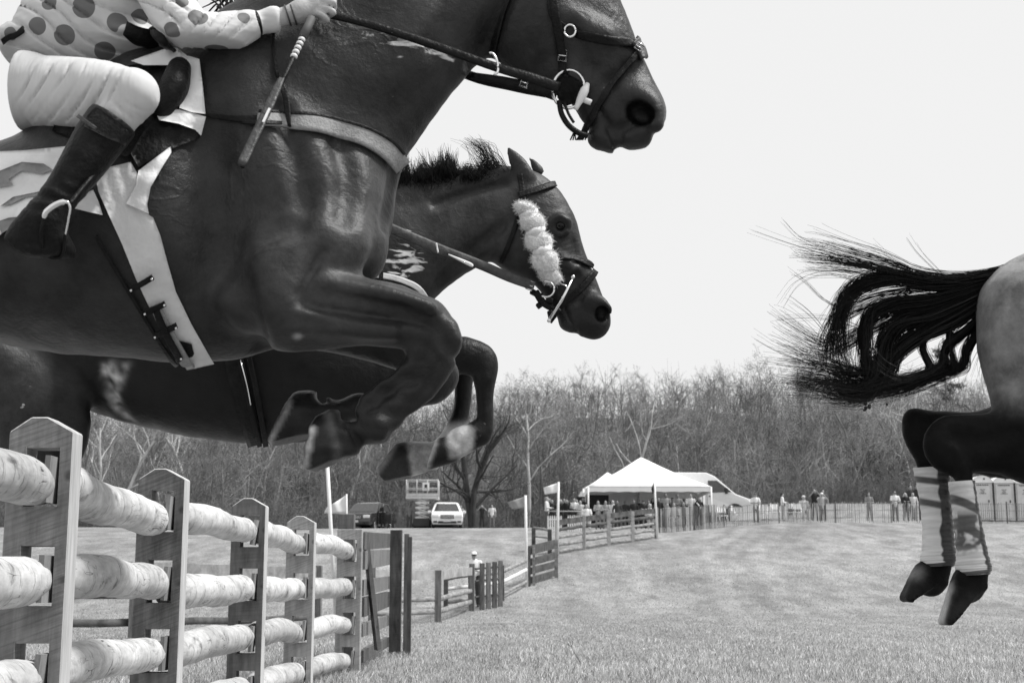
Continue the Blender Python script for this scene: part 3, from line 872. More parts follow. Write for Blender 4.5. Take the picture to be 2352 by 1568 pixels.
def make_post(i, w=.245, d=.115):
    w = [.26, .24, .245, .235, .235, .245][i]
    x, y = post_x(i), PY[i]; g = ground_z(x, y) - .3
    m = MB(); top = PTOP[i]; sl = [(z - .092, z + .125) for z in reversed(RZ)]
    hw, hd = w / 2, d / 2
    s0, s1 = -.052, .072
    z0 = g; zs = top - .055
    xc = [-hw, s0, s1, hw]; zc = [z0] + [z for ab in sl for z in ab] + [zs]
    V, F = [], []
    for side in (-1, 1):
        for z in zc:
            for xx in xc: V.append((x + xx, y + side * hd, z))
    n1 = len(zc) * 4; ix = lambda s_, r, c: s_ * n1 + r * 4 + c
    hole = lambda r, c: c == 1 and 0 < r < len(zc) - 1 and r % 2 == 1
    for r in range(len(zc) - 1):
        for c in range(3):
            if hole(r, c):
                for a, b_ in (((r, 1), (r, 2)), ((r, 2), (r + 1, 2)), ((r + 1, 2), (r + 1, 1)), ((r + 1, 1), (r, 1))):
                    F.append((ix(0, *b_), ix(0, *a), ix(1, *a), ix(1, *b_)))
                continue
            F.append((ix(0, r, c), ix(0, r, c + 1), ix(0, r + 1, c + 1), ix(0, r + 1, c))); F.append((ix(1, r, c), ix(1, r + 1, c), ix(1, r + 1, c + 1), ix(1, r, c + 1)))
        F.append((ix(0, r, 3), ix(1, r, 3), ix(1, r + 1, 3), ix(0, r + 1, 3))); F.append((ix(0, r, 0), ix(0, r + 1, 0), ix(1, r + 1, 0), ix(1, r, 0)))
    L_ = len(zc) - 1
    if i < 5:
        k = len(V)
        for side in (-1, 1): V += [(x - .04, y + side * hd, top), (x + .02, y + side * hd, top)]
        F += [(ix(0, L_, 0), ix(0, L_, 1), ix(0, L_, 2), ix(0, L_, 3), k + 1, k), (ix(1, L_, 3), ix(1, L_, 2), ix(1, L_, 1), ix(1, L_, 0), k + 2, k + 3), (ix(0, L_, 3), ix(1, L_, 3), k + 3, k + 1), (k, k + 1, k + 3, k + 2), (ix(1, L_, 0), ix(0, L_, 0), k, k + 2)]
    else:
        F.append((ix(0, L_, 0), ix(0, L_, 1), ix(0, L_, 2), ix(0, L_, 3), ix(1, L_, 3), ix(1, L_, 2), ix(1, L_, 1), ix(1, L_, 0)))
    m.add(V, F)
    o = m.build('post', MP[[0, 0, 1, 2, 3, 3][i]], TF)
    o.data.transform(Matrix.Translation(-Vector((x, y, 0)) + TF.location)); o.location = Vector((x, y, 0)) - TF.location
    # hand-hewn edges
    import bmesh
    bm = bmesh.new(); bm.from_mesh(o.data); bmesh.ops.remove_doubles(bm, verts=bm.verts, dist=1e-5)
    bmesh.ops.bevel(bm, geom=[e for e in bm.edges if len(e.link_faces) == 2 and e.calc_face_angle(0) > .15 and e.is_convex], offset=.005, segments=1, affect='EDGES')
    bm.to_mesh(o.data); bm.free()
    if i < 5:
        o.data.materials.append(M_sunlit)
        for p_ in o.data.polygons:
            if (p_.normal.x > .6 and p_.center.x > w * .4) or (p_.normal.z > .5 and p_.center.z > top - .12): p_.material_index = 1
    return x
X_ = [make_post(i) for i in range(6)]
for i in range(5):
    for k, z in enumerate(RZ):
        r = np.random.default_rng(40 + i * 7 + k)
        ra = .088 * r.uniform(.9, 1.06)
        p0 = np.array((X_[i] + .045, PY[i] + .0, z + r.normal(0, .012))); p1 = np.array((X_[i + 1] - .018, PY[i + 1] + .035, z + r.normal(0, .010) - .005))
        n = 34; t = np.linspace(0, 1, n)[:, None]
        c = p0 + (p1 - p0) * t + np.array((r.normal(0, .02), 0, r.normal(.012, .014))) * np.sin(np.pi * t) + np.array((.006, 0, .006)) * np.sin(t * r.uniform(9, 14) + r.random() * 6)
        taper = np.minimum(1, .74 + 2.6 * np.minimum(t[:, 0], 1 - t[:, 0]))
        rad = ra * taper * (1 + .018 * np.sin(t[:, 0] * r.uniform(8, 13) + r.random() * 6)) * np.linspace(1.04, .97, n)
        c = np.vstack([c[:1], c, c[-1:] + (0, .002, 0)]); rad = np.concatenate([[rad[0] * .85], rad, [rad[-1] * .86]])
        m = MB(); m.tube(c, rad, 22)
        lump = m.v[0].reshape(-1, 22, 3)
        for a in range(lump.shape[0]):
            for b_ in range(22):
                cc = c[a]; nn = mnoise.noise(Vector(lump[a, b_]) * 5.5)
                lump[a, b_] = cc + (lump[a, b_] - cc) * (1 + .05 * nn + .03 * mnoise.noise(Vector(lump[a, b_]) * 19))
        m.v[0] = lump.reshape(-1, 3)
        o = m.build('rail', M_rail, TF, True)
        # wedge driven in beside the rail end
        if i < 5:
            xw, yw = X_[i + 1] + .050, PY[i + 1]
            wd = MB(); wd.box((xw, yw - .055 - .02 * r.random(), z + .005), (.020, .13, .17), R=Matrix.Rotation(r.normal(.05, .05), 3, 'Y')); wd.build('wedge', M_wedge, TF)
# low white panel seen through the slots
# ------------------------------------------------------------------ dark board wing that continues the fence
def board_mb(a, b, z0, z1, th, mb, matl=None, dz0=0, dz1=0):
    """upright board from ground point a to b, z0..z1"""
    a, b = np.asarray(a, float), np.asarray(b, float); d = b - a; n_ = np.array((-d[1], d[0])); n_ = n_ / np.linalg.norm(n_) * th
    mb.prism([(a[0], a[1], z0 + dz0), (b[0], b[1], z0 + dz1), (b[0], b[1], z1 + dz1), (a[0], a[1], z1 + dz0)], (n_[0], n_[1], 0), matl)
MB_dark = [post_mat('black weathered board', .03, .13, .25, 2, 12), post_mat('grey weathered board', .07, .22, .2, 2, 12)]
BW = empty('board_fence', (-1.55, 16.6, 0), 'dark weathered board fence section with a leaning plank beyond the last white rail post', 'fence')
for k, (z0, z1, mm) in enumerate(((1.34, 1.52, 0), (1.13, 1.32, 1), (.82, .98, 1), (.60, .79, 0), (.37, .50, 1), (.12, .24, 0))):
    m = MB(); board_mb((-1.50 + .01 * (k % 2), 14.6), (-1.57, 18.5), z0, z1, .05, m, None, -.15 * z1 / 1.5 + rng.normal(0, .012), rng.normal(0, .012)); m.build('board', MB_dark[mm], BW)
m = MB(); m.box((-1.50, 18.62, .72), (.15, .12, 1.7)); m.build('post', MB_dark[0], BW)
m = MB(); m.box((-1.38, 18.85, .70), (.06, .14, 1.66)); m.build('post', MB_dark[1], BW)
m = MB(); m.box((-1.30, 18.3, .66), (.05, .12, 1.62)); m.build('post', MB_dark[0], BW)
m = MB(); p0, p1 = D(838, 1222, 14.9), D(868, 1490, 15.2); m.tube([p0, p1], [.05, .055], 4, flat=.7); m.build('leaning_plank', MB_dark[0], BW)
m = MB(); p = D(797, 1180, 15.2); m.box((p[0] + .0, 15.2, p[2] / 2 - .05), (.17, .12, p[2] + .1)); 
tag(m.build('fence_post', MP[2], None, bevel=.008), 'short dark old post standing right behind the last white rail post', 'post')
# ------------------------------------------------------------------ horses
def coat_mat(name, gain, veins=1.0, rough=.34, spec=.25):
    m = bpy.data.materials.new(name); m.use_nodes = True
    t = m.node_tree; N = t.nodes; L = t.links; b = N['Principled BSDF']
    at = N.new('ShaderNodeAttribute'); at.attribute_name = 'coat'
    fo = N.new('ShaderNodeAttribute'); fo.attribute_name = 'foam'
    tc = N.new('ShaderNodeTexCoord')
    nz = N.new('ShaderNodeTexNoise'); nz.inputs['Scale'].default_value = 7; nz.inputs['Detail'].default_value = 8; nz.inputs['Roughness'].default_value = .7
    L.new(tc.outputs['Object'], nz.inputs['Vector'])
    mr = N.new('ShaderNodeMapRange'); mr.inputs[1].default_value = .3; mr.inputs[2].default_value = .7; mr.inputs[3].default_value = .35; mr.inputs[4].default_value = 1.7
    L.new(nz.outputs[0], mr.inputs[0])
    mu = N.new('ShaderNodeMath'); mu.operation = 'MULTIPLY'
    L.new(at.outputs['Fac'], mu.inputs[0]); L.new(mr.outputs[0], mu.inputs[1])
    mg = N.new('ShaderNodeMath'); mg.operation = 'MULTIPLY'; mg.inputs[1].default_value = gain
    L.new(mu.outputs[0], mg.inputs[0])
    # sweat foam: streaks where the attribute is set
    mp = N.new('ShaderNodeMapping'); mp.inputs['Scale'].default_value = (14, 20, 46); mp.inputs['Rotation'].default_value = (0, math.radians(28), 0)
    L.new(tc.outputs['Object'], mp.inputs[0])
    fz = N.new('ShaderNodeTexNoise'); fz.inputs['Scale'].default_value = 1.0; fz.inputs['Detail'].default_value = 6; fz.inputs['Distortion'].default_value = .8
    L.new(mp.outputs[0], fz.inputs['Vector'])
    fa = N.new('ShaderNodeMath'); fa.operation = 'ADD'; L.new(fz.outputs[0], fa.inputs[0]); L.new(fo.outputs['Fac'], fa.inputs[1])
    fr = N.new('ShaderNodeMapRange'); fr.inputs[1].default_value = 1.0; fr.inputs[2].default_value = 1.12; fr.clamp = True
    L.new(fa.outputs[0], fr.inputs[0])
    mx = N.new('ShaderNodeMix'); mx.data_type = 'FLOAT'
    L.new(fr.outputs[0], mx.inputs[0]); L.new(mg.outputs[0], mx.inputs[2]); mx.inputs[3].default_value = .7
    L.new(mx.outputs[0], b.inputs['Base Color'])
    b.inputs['Specular IOR Level'].default_value = spec
    rr = N.new('ShaderNodeMapRange'); rr.inputs[3].default_value = rough - .06; rr.inputs[4].default_value = rough + .16
    L.new(nz.outputs[0], rr.inputs[0]); L.new(rr.outputs[0], b.inputs['Roughness'])
    # veins and wrinkles: crests of a warped noise, over hair-scale grain
    wz = N.new('ShaderNodeTexNoise'); wz.inputs['Scale'].default_value = 5.5; wz.inputs['Detail'].default_value = 3; wz.inputs['Distortion'].default_value = 1.2
    L.new(tc.outputs['Object'], wz.inputs['Vector'])
    s1 = N.new('ShaderNodeMath'); s1.operation = 'SUBTRACT'; s1.inputs[1].default_value = .5; L.new(wz.outputs[0], s1.inputs[0])
    s2 = N.new('ShaderNodeMath'); s2.operation = 'ABSOLUTE'; L.new(s1.outputs[0], s2.inputs[0])
    s3 = N.new('ShaderNodeMapRange'); s3.inputs[1].default_value = 0; s3.inputs[2].default_value = .05; s3.inputs[3].default_value = 1; s3.inputs[4].default_value = 0; s3.interpolation_type = 'SMOOTHSTEP'
    L.new(s2.outputs[0], s3.inputs[0])
    bz = N.new('ShaderNodeTexNoise'); bz.inputs['Scale'].default_value = 3.2; bz.inputs['Detail'].default_value = 1; L.new(tc.outputs['Object'], bz.inputs['Vector'])
    bq = N.new('ShaderNodeMapRange'); bq.inputs[1].default_value = .45; bq.inputs[2].default_value = .65; L.new(bz.outputs[0], bq.inputs[0])
    vm = N.new('ShaderNodeMath'); vm.operation = 'MULTIPLY'; L.new(s3.outputs[0], vm.inputs[0]); L.new(bq.outputs[0], vm.inputs[1])
    b1 = N.new('ShaderNodeBump'); b1.inputs['Strength'].default_value = .16 * veins; b1.inputs['Distance'].default_value = .010
    L.new(vm.outputs[0], b1.inputs['Height'])
    hz = N.new('ShaderNodeTexNoise'); hz.inputs['Scale'].default_value = 55; hz.inputs['Detail'].default_value = 6; hz.inputs['Roughness'].default_value = .7; L.new(tc.outputs['Object'], hz.inputs['Vector'])
    b2 = N.new('ShaderNodeBump'); b2.inputs['Strength'].default_value = .5; b2.inputs['Distance'].default_value = .006
    L.new(hz.outputs[0], b2.inputs['Height']); L.new(b1.outputs[0], b2.inputs['Normal'])
    mz = N.new('ShaderNodeTexNoise'); mz.inputs['Scale'].default_value = 9; mz.inputs['Detail'].default_value = 4; L.new(tc.outputs['Object'], mz.inputs['Vector'])
    b3 = N.new('ShaderNodeBump'); b3.inputs['Strength'].default_value = .4; b3.inputs['Distance'].default_value = .02
    L.new(mz.outputs[0], b3.inputs['Height']); L.new(b2.outputs[0], b3.inputs['Normal'])
    L.new(b3.outputs[0], b.inputs['Normal'])
    return m

def secs(rows, Y):
    """rows (x1, y1, x2, y2, b[, dY]): two outline points of a limb in the picture, half thickness b in metres"""
    A = np.array([D(r[0], r[1], Y + (r[5] if len(r) > 5 else 0)) for r in rows]); B = np.array([D(r[2], r[3], Y + (r[5] if len(r) > 5 else 0)) for r in rows])
    c = (A + B) / 2
    t = np.gradient(c, axis=0) if len(c) > 1 else np.array([[1, 0, 0]])
    t /= np.linalg.norm(t, axis=1)[:, None] + 1e-9
    h = (A - B) / 2
    a = np.linalg.norm(h - (h * t).sum(1)[:, None] * t, axis=1)
    return np.column_stack([c, a, [r[4] for r in rows]])
def dots(rows, Y):
    """rows (x, y, r in picture units, b[, dY])"""
    out = []
    for r in rows:
        yy = Y + (r[4] if len(r) > 4 else 0)
        p = D(r[0], r[1], yy); q = D(r[0] + r[2], r[1], yy)
        out.append((*p, np.linalg.norm(q - p), r[3]))
    return np.array(out)
def hoofclip(x1, y1, x2, y2, xin, yin, Y):
    """a flat sole through two picture points; (xin, yin) lies inside the hoof"""
    a, b, i = D(x1, y1, Y), D(x2, y2, Y), D(xin, yin, Y)
    n = np.cross(b - a, (0, 1, 0)); n /= np.linalg.norm(n)
    if (i - a) @ n > 0: n = -n
    return (a, n)
M_leather = mat('black leather', .005, .013, rough=.45, scale=30, bump=.25, spec=.14)
M_leather2 = mat('worn brown leather', .03, .07, rough=.5, scale=26, bump=.3)
M_metal = mat('bright metal', .75, .85, rough=.22, metal=1.0, scale=40)
M_eye = mat('wet dark eye', .004, rough=.12, spec=.25)
M_elastic = mat('grey elastic webbing', .22, .30, rough=.85, scale=60, bump=.3)
M_whitecloth = mat('white cloth', .72, .82, rough=.85, scale=12, bump=.25, bscale=30)

# ================================================== the near horse
Y1 = 3.7
H1 = empty('race_horse', D(300, 600, Y1), 'dark bay horse in the foreground leaping the white rail fence under its rider', 'horse', 'racing horses in mid-jump')
lo = np.minimum(D(-1050, 1200, Y1), D(-1050, -380, Y1)); hi = np.maximum(D(1590, -380, Y1), D(1590, 1200, Y1))
f = Field((lo[0], Y1 - .46, D(0, 1180, Y1)[2]), (hi[0], Y1 + .46, D(0, -370, Y1)[2]), .0075)
f.chain(secs([(-640, 440, -660, 600, .15), (-560, 350, -540, 730, .24), (-400, 305, -380, 770, .28), (-200, 330, -180, 780, .26), (0, 345, 10, 783, .30), (180, 290, 190, 812, .325),
              (340, 170, 345, 834, .32), (450, 90, 450, 836, .265), (540, 120, 560, 806, .225), (640, 220, 650, 720, .18), (730, 340, 735, 640, .14), (790, 420, 795, 590, .10)], Y1), .05)
# neck, chest
f.chain(secs([(440, 110, 660, 560, .22), (520, 20, 800, 490, .20), (650, -50, 895, 372, .155), (800, -135, 968, 268, .13), (960, -212, 1055, 168, .112), (1110, -262, 1120, 80, .10)], Y1), .07)
# head
f.chain(secs([(1215, -255, 1090, 20, .085), (1300, -195, 1110, 100, .095), (1365, -90, 1165, 160, .10), (1405, -5, 1235, 196, .088), (1445, 78, 1295, 222, .070), (1474, 132, 1328, 265, .060), (1486, 160, 1338, 288, .056)], Y1), .03)
f.ell(D(1215, 40, Y1), (.135, .098, .125), .05)                        # jowl
f.ell(D(1470, 236, Y1), (.054, .056, .068), .03, R=((.9, 0, -.43), (0, 1, 0), (.43, 0, .9)))                       # muzzle
f.ell(D(1488, 268, Y1), (.040, .055, .042), .05)
f.ell(D(1420, 262, Y1), (.050, .050, .052), .03)
f.ell(D(1456, 318, Y1), (.040, .046, .030), .022, R=((.95, 0, -.3), (0, 1, 0), (.3, 0, .95)))         # upper lip
f.ell(D(1478, 318, Y1), (.020, .036, .022), .02)
f.ell(D(1384, 318, Y1), (.042, .040, .034), .022); f.ell(D(1406, 338, Y1), (.022, .034, .017), .012)  # chin and lower lip
for sgn in (-1, 1):
    Yn = Y1 + sgn * .055
    f.chain(dots([(1440, 215, 22, .018), (1470, 222, 26, .022), (1500, 250, 22, .022), (1506, 285, 18, .02)], Yn), .03)      # nostril rim
    f.chain(dots([(1390, 80, 18, .016), (1330, 55, 16, .016), (1260, 25, 14, .014)], Y1 + sgn * .085), .05)                  # facial crest
    f.ell(D(1335, -85, Y1 + sgn * .085), (.045, .02, .04), .04)
    f.chain(dots([(1185, -255, 26, .022), (1190, -330, 18, .014), (1215, -365, 5, .006)], Y1 + sgn * .07), .02)             # ears
# near shoulder, arm and chest muscles
R1 = ((.92, 0, -.39), (0, 1, 0), (.39, 0, .92))
f.ell(D(610, 360, Y1 - .17), (.10, .10, .27), .05, R=R1)            # shoulder blade
f.ell(D(720, 420, Y1 - .15), (.10, .10, .22), .05, R=R1)            # in front of it
f.ell(D(735, 560, Y1 - .185), (.125, .095, .11), .045)              # point of the shoulder
f.ell(D(640, 640, Y1 - .205), (.13, .09, .15), .05, R=((.9, 0, -.43), (0, 1, 0), (.43, 0, .9)))    # triceps
f.ell(D(800, 470, Y1 - .10), (.09, .11, .15), .05)
f.ell(D(838, 556, Y1 - .075), (.062, .085, .105), .022)
f.ell(D(842, 540, Y1 + .09), (.060, .085, .115), .022)
f.ell(D(640, 430, Y1 + .15), (.17, .12, .30), .08); f.ell(D(660, 620, Y1 + .17), (.17, .10, .18), .07)
f.ell(D(540, 230, Y1 - .15), (.12, .08, .22), .06)
f.ell(D(860, 170, Y1 - .085), (.20, .055, .07), .06, R=((.75, 0, -.66), (0, 1, 0), (.66, 0, .75)))
f.ell(D(1000, 60, Y1 - .075), (.22, .05, .055), .05, R=((.68, 0, -.73), (0, 1, 0), (.73, 0, .68)))
# near foreleg
YL = Y1 - .17
f.chain(secs([(600, 600, 570, 770, .10), (690, 605, 610, 800, .11), (780, 622, 690, 800, .095), (870, 645, 780, 792, .08), (945, 662, 865, 792, .068), (1000, 690, 930, 795, .058)], YL), .045)
f.chain(secs([(1010, 695, 948, 790, .056), (1048, 752, 945, 800, .055), (1056, 795, 944, 812, .05), (1040, 838, 928, 830, .045)], YL), .03)
f.chain(secs([(1040, 835, 930, 825, .043), (1012, 895, 905, 865, .036), (968, 932, 870, 893, .033), (940, 955, 838, 922, .036), (905, 996, 818, 955, .043)], YL), .02)
f.chain(secs([(905, 996, 822, 955, .043), (862, 1014, 800, 965, .038), (830, 1028, 775, 962, .036), (800, 1046, 764, 950, .040)], YL), .018)
f.chain(secs([(806, 1050, 768, 944, .042), (778, 1078, 744, 945, .054), (735, 1096, 716, 958, .060), (690, 1110, 690, 970, .060)], YL), .008, clips=[hoofclip(716, 978, 697, 1084, 760, 1010, YL), hoofclip(694, 1087, 800, 1050, 760, 1000, YL), hoofclip(694, 1062, 716, 1090, 760, 1000, YL)])
f.chain(dots([(716, 652, 22, .03), (820, 668, 22, .03), (930, 688, 18, .026), (985, 706, 14, .02)], YL - .072), .03)      # extensor muscle
f.chain(dots([(700, 735, 26, .03), (800, 752, 20, .026), (900, 764, 15, .02)], YL - .065), .03)                              # flexor muscle
f.chain(dots([(1030, 752, 20, .03), (1044, 782, 15, .03)], YL - .018), .012)                                                 # knee bones
f.ell(D(1006, 768, YL - .04), (.020, .016, .024), .012); f.ell(D(1012, 806, YL - .036), (.018, .014, .018), .012)
f.chain(dots([(1058, 818, 7, .06), (1046, 822, 5, .05)], YL), .014, op='cut')
f.chain(dots([(952, 800, 10, .016), (934, 842, 10, .016), (884, 880, 10, .016), (846, 910, 11, .018), (826, 944, 14, .026)], YL - .014), .010)   # tendon
f.ell(D(868, 985, YL - .03), (.030, .022, .030), .012)                                                                        # fetlock joint
f.chain(dots([(800, 944, 15, .08), (812, 962, 8, .06)], YL), .016, op='cut')
f.chain(dots([(760, 952, 12, .026), (764, 1000, 12, .03), (776, 1050, 10, .026)], YL - .016), .010)                            # coronet
# far foreleg
YR = Y1 + .15
f.chain(secs([(640, 640, 600, 790, .10), (780, 660, 720, 800, .09), (900, 720, 860, 830, .07), (1000, 780, 950, 870, .058), (1046, 835, 975, 890, .055)], YR), .04)
f.chain(secs([(1046, 840, 985, 880, .05), (1035, 905, 968, 880, .045), (985, 930, 945, 878, .036), (900, 958, 870, 905, .034), (840, 958, 815, 908, .038)], YR), .02)
f.chain(secs([(840, 960, 815, 906, .038), (790, 975, 770, 920, .033), (745, 985, 728, 925, .036)], YR), .018)
f.chain(secs([(770, 992, 728, 920, .038), (735, 1014, 703, 902, .052), (690, 1034, 668, 904, .058), (640, 1050, 626, 920, .058)], YR), .008, clips=[hoofclip(666, 920, 617, 1018, 705, 970, YR), hoofclip(614, 1022, 760, 992, 700, 960, YR)])
f.chain(dots([(738, 912, 11, .07), (745, 926, 6, .05)], YR), .012, op='cut')
f.chain(dots([(714, 912, 9, .03), (722, 950, 9, .034), (728, 985, 9, .03)], YR - .01), .010)
# hindquarters and trailing hind legs (behind the picture's left edge)
for sgn, dx in ((-1, 0), (1, -90)):
    Yh = Y1 + sgn * .17
    f.chain(secs([(-560, 380, -420, 700, .13), (-560, 520, -330, 790, .13), (-560, 690, -390, 840, .09), (-680, 780, -560, 880, .06), (-780, 840, -720, 920, .05), (-840 + dx * .2, 930, -770 + dx * .2, 955, .036), (-900 + dx * .3, 1040, -845 + dx * .3, 1060, .036)], Yh), .05)
    f.chain(dots([(-872 + dx * .3, 1055, 34, .036), (-915 + dx * .3, 1095, 34, .036), (-950 + dx * .3, 1120, 46, .05)], Yh), .02)
# grooves: elbow fold, chest parting, jugular, forearm muscles, mouth, nostrils, eyes
def groove(pts, r, Yc, depth=.02, k=.03):
    f.chain(dots([(x, y, r, depth) for x, y in pts], Yc), k, op='cut')
sk = None
def groove_on(v_skin, pts, r, depth, k):
    rows = []
    for x, y in spline(np.array(pts, float), 4)[:, :2]:
        p = v_skin.at(x, y, 0)
        if p is None: continue
        q = D(x + r, y, p[1])
        rows.append((*p, max(.003, q[0] - p[0]), depth))
    if len(rows) > 1: f.chain(np.array(rows), k, n=1, op='cut')
v, q = f.mesh()
sk = Skin(v, q, Y1)
groove_on(sk, [(1376, 246), (1398, 285), (1412, 330)], 4, .016, .012)
groove_on(sk, [(1412, 330), (1420, 340), (1427, 352)], 5, .05, .012)
groove_on(sk, [(742, 575), (715, 620), (690, 668)], 8, .022, .03)
groove_on(sk, [(600, 800), (560, 740), (540, 660)], 12, .012, .05)
groove_on(sk, [(470, 330), (490, 470), (520, 620), (545, 740)], 26, .030, .10)
groove_on(sk, [(640, 250), (680, 350), (700, 470)], 12, .014, .05)
groove_on(sk, [(560, 560), (620, 530), (680, 520)], 12, .012, .05)
groove_on(sk, [(780, 330), (800, 400), (790, 500)], 12, .012, .05)
groove_on(sk, [(905, 390), (890, 470), (884, 520)], 9, .02, .03)
groove_on(sk, [(690, 690), (760, 708), (840, 722), (930, 730), (985, 745)], 8, .020, .03)
groove_on(sk, [(968, 822), (946, 858), (902, 896), (866, 926)], 6, .012, .018)
groove_on(sk, [(1000, 850), (972, 900), (930, 945)], 6, .010, .02)
groove_on(sk, [(985, 760), (990, 800), (1010, 830)], 6, .012, .018)
groove_on(sk, [(786, 950), (800, 985), (822, 1010)], 6, .014, .016)
groove_on(sk, [(730, 668), (820, 690), (920, 708)], 8, .006, .03)
groove_on(sk, [(985, 800), (975, 850), (940, 885)], 7, .010, .02)
groove_on(sk, [(1010, 760), (1030, 800)], 10, .010, .025)
groove_on(sk, [(1085, 150), (1130, 70), (1180, -40)], 14, .03, .04)
groove_on(sk, [(1000, 100), (1040, 20), (1100, -90)], 18, .018, .06)
groove_on(sk, [(1310, 60), (1330, 110), (1350, 160)], 9, .010, .03)
groove_on(sk, [(1250, 190), (1290, 160), (1300, 120)], 9, .012, .03)
groove_on(sk, [(1400, 300), (1440, 290)], 6, .006, .02)
groove_on(sk, [(1350, 150), (1300, 130), (1250, 150)], 10, .008, .04)
groove_on(sk, [(1440, 150), (1400, 190)], 9, .008, .03)
for sgn in (-1, 1):
    c = D(1467, 257, Y1 + sgn * .066)
    f.ell(c, (.036, .05, .030), .012, op='cut', R=((.8, 0, .6), (0, 1, 0), (-.6, 0, .8)))
    f.ell(D(1484, 266, Y1 + sgn * .062), (.022, .04, .022), .01, op='cut')
v, q = f.mesh()
v = relax(v, q, 2, .4)
X, Yp = PX(v)
nv = vnormals(v, q)
body_w = sstep(1150, 1050, X) * .75 + .25
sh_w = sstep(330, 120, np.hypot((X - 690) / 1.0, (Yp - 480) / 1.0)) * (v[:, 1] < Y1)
leg_w = sstep(640, 720, Yp) * sstep(620, 700, X)
d = .0055 * nz3(v, 5.0) * body_w + .0022 * nz3(v, 13.0, 3) * body_w
wr = 1 - np.abs(nz3(v @ np.array(((.8, 0, .6), (0, 1, 0), (-.6, 0, .8))), (9, 14, 34), 5)) * 2          # fine skin wrinkles across the shoulder
d += .0015 * np.clip(wr - .45, 0, 1) * sh_w * sstep(250, 330, Yp)
vn = 1 - np.abs(nz3(v, 6.5, 11)) * 9                                              # raised veins
d += .0008 * np.clip(vn, 0, 1) * np.clip(nz3(v, 3.1, 17) * 2.5, 0, 1) * np.maximum(sh_w, .5 * leg_w)
td = np.sin(segdist(X, Yp, [(620, 700), (820, 715), (1000, 760)]) / 7.0)
d += .0022 * td * leg_w * sstep(1000, 940, X)
v = v + nv * d[:, None]
coat = np.full(len(v), .023)
mott = nz3(v, 4.2, 23)
coat *= 1 + .55 * mott
coat *= 1 + .55 * sh_w  # shoulder highlight painted into the coat as a brighter tone
coat *= 1 - .55 * sstep(1010, 1080, X) * sstep(320, 240, Yp) * 0
legs = sstep(760, 860, Yp) * sstep(580, 640, X)
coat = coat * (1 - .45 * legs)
coat = np.where((X > 1440) & (Yp > 190) & (np.hypot((X - 1471) / 38, (Yp - 259) / 33) < .95), .003, coat)
tuft = sstep(11, 5, np.hypot(X - 683, Yp - 774)) * (v[:, 1] < Y1); coat = coat * (1 - tuft) + .3 * tuft
hoof = inpoly(X, Yp, [(755, 945), (782, 1060), (690, 1100), (680, 970)]) | inpoly(X, Yp, [(716, 905), (735, 1000), (600, 1050), (600, 930)])
coat = np.where(hoof, .013 * (1 + .9 * nz3(v, 26, 4)), coat)
cor_ = sstep(15, 6, segdist(X, Yp, [(752, 950), (764, 1000), (778, 1056)])) * (v[:, 1] < Y1); coat = coat * (1 - cor_) + .055 * (1 + nz3(v, 60)) * cor_
rim = sstep(7, 4, segdist(X, Yp, [(717, 982), (698, 1082)])) * (v[:, 1] < Y1); coat = coat * (1 - rim) + .5 * rim
rim = sstep(6, 3, segdist(X, Yp, [(667, 922), (619, 1016)])) * (v[:, 1] > Y1); coat = coat * (1 - rim) + .34 * rim
foam = np.zeros(len(v))
foam = np.maximum(foam, .52 * sstep(34, 8, segdist(X, Yp, [(840, 80), (930, 95), (1040, 128)])))
foam = np.maximum(foam, .36 * sstep(90, 10, np.abs(Yp - 130) + .3 * np.abs(X - 900)))
foam = np.maximum(foam, .45 * sstep(14, 4, np.hypot(X - 905, Yp - 222)))
foam *= (v[:, 1] < Y1)
M_coat1 = coat_mat('dark bay coat', 1.0)
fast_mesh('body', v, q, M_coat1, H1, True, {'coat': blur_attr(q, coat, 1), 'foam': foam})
S1 = Skin(v, q, Y1)
for sgn in (-1, 1):
    MB().ball(D(1338, -92, Y1 + sgn * .098), (.022, .014, .02)).build('eye', M_eye, H1, True)
mb = MB()       # tail of the near horse, streaming behind the picture's edge
for i in range(60):
    a = rng.normal(0, 1, 3)
    mb.tube(spline([D(-650, 470, Y1 + .03 * a[0]), D(-760, 430 + 20 * a[1], Y1 + .05 * a[0]), D(-930, 520 + 50 * a[1], Y1 + .08 * a[0]), D(-1080, 700 + 70 * a[2], Y1 + .1 * a[0])], 5), np.linspace(.006, .002, 16), 3)
M_hair = mat('black horse hair', .006, .012, rough=.5, scale=40, spec=.15)
mb.build('tail', M_hair, H1, True)
mb = MB()       # plaited mane along the crest
for i in range(140):
    t_ = rng.random()
    p = spline(np.array([(520, 40), (680, -60), (820, -140), (970, -215), (1110, -262)], float), 20)
    x_, y_ = p[int(t_ * (len(p) - 1)), :2]
    mb.tube(spline([D(x_, y_ + 10, Y1 + rng.normal(0, .015)), D(x_ - 20, y_ - 30, Y1 + .05), D(x_ - 50 + rng.normal(0, 15), y_ + rng.normal(0, 20), Y1 + .13)], 4), np.linspace(.005, .002, 9), 3)
mb.build('mane', M_hair, H1, True)

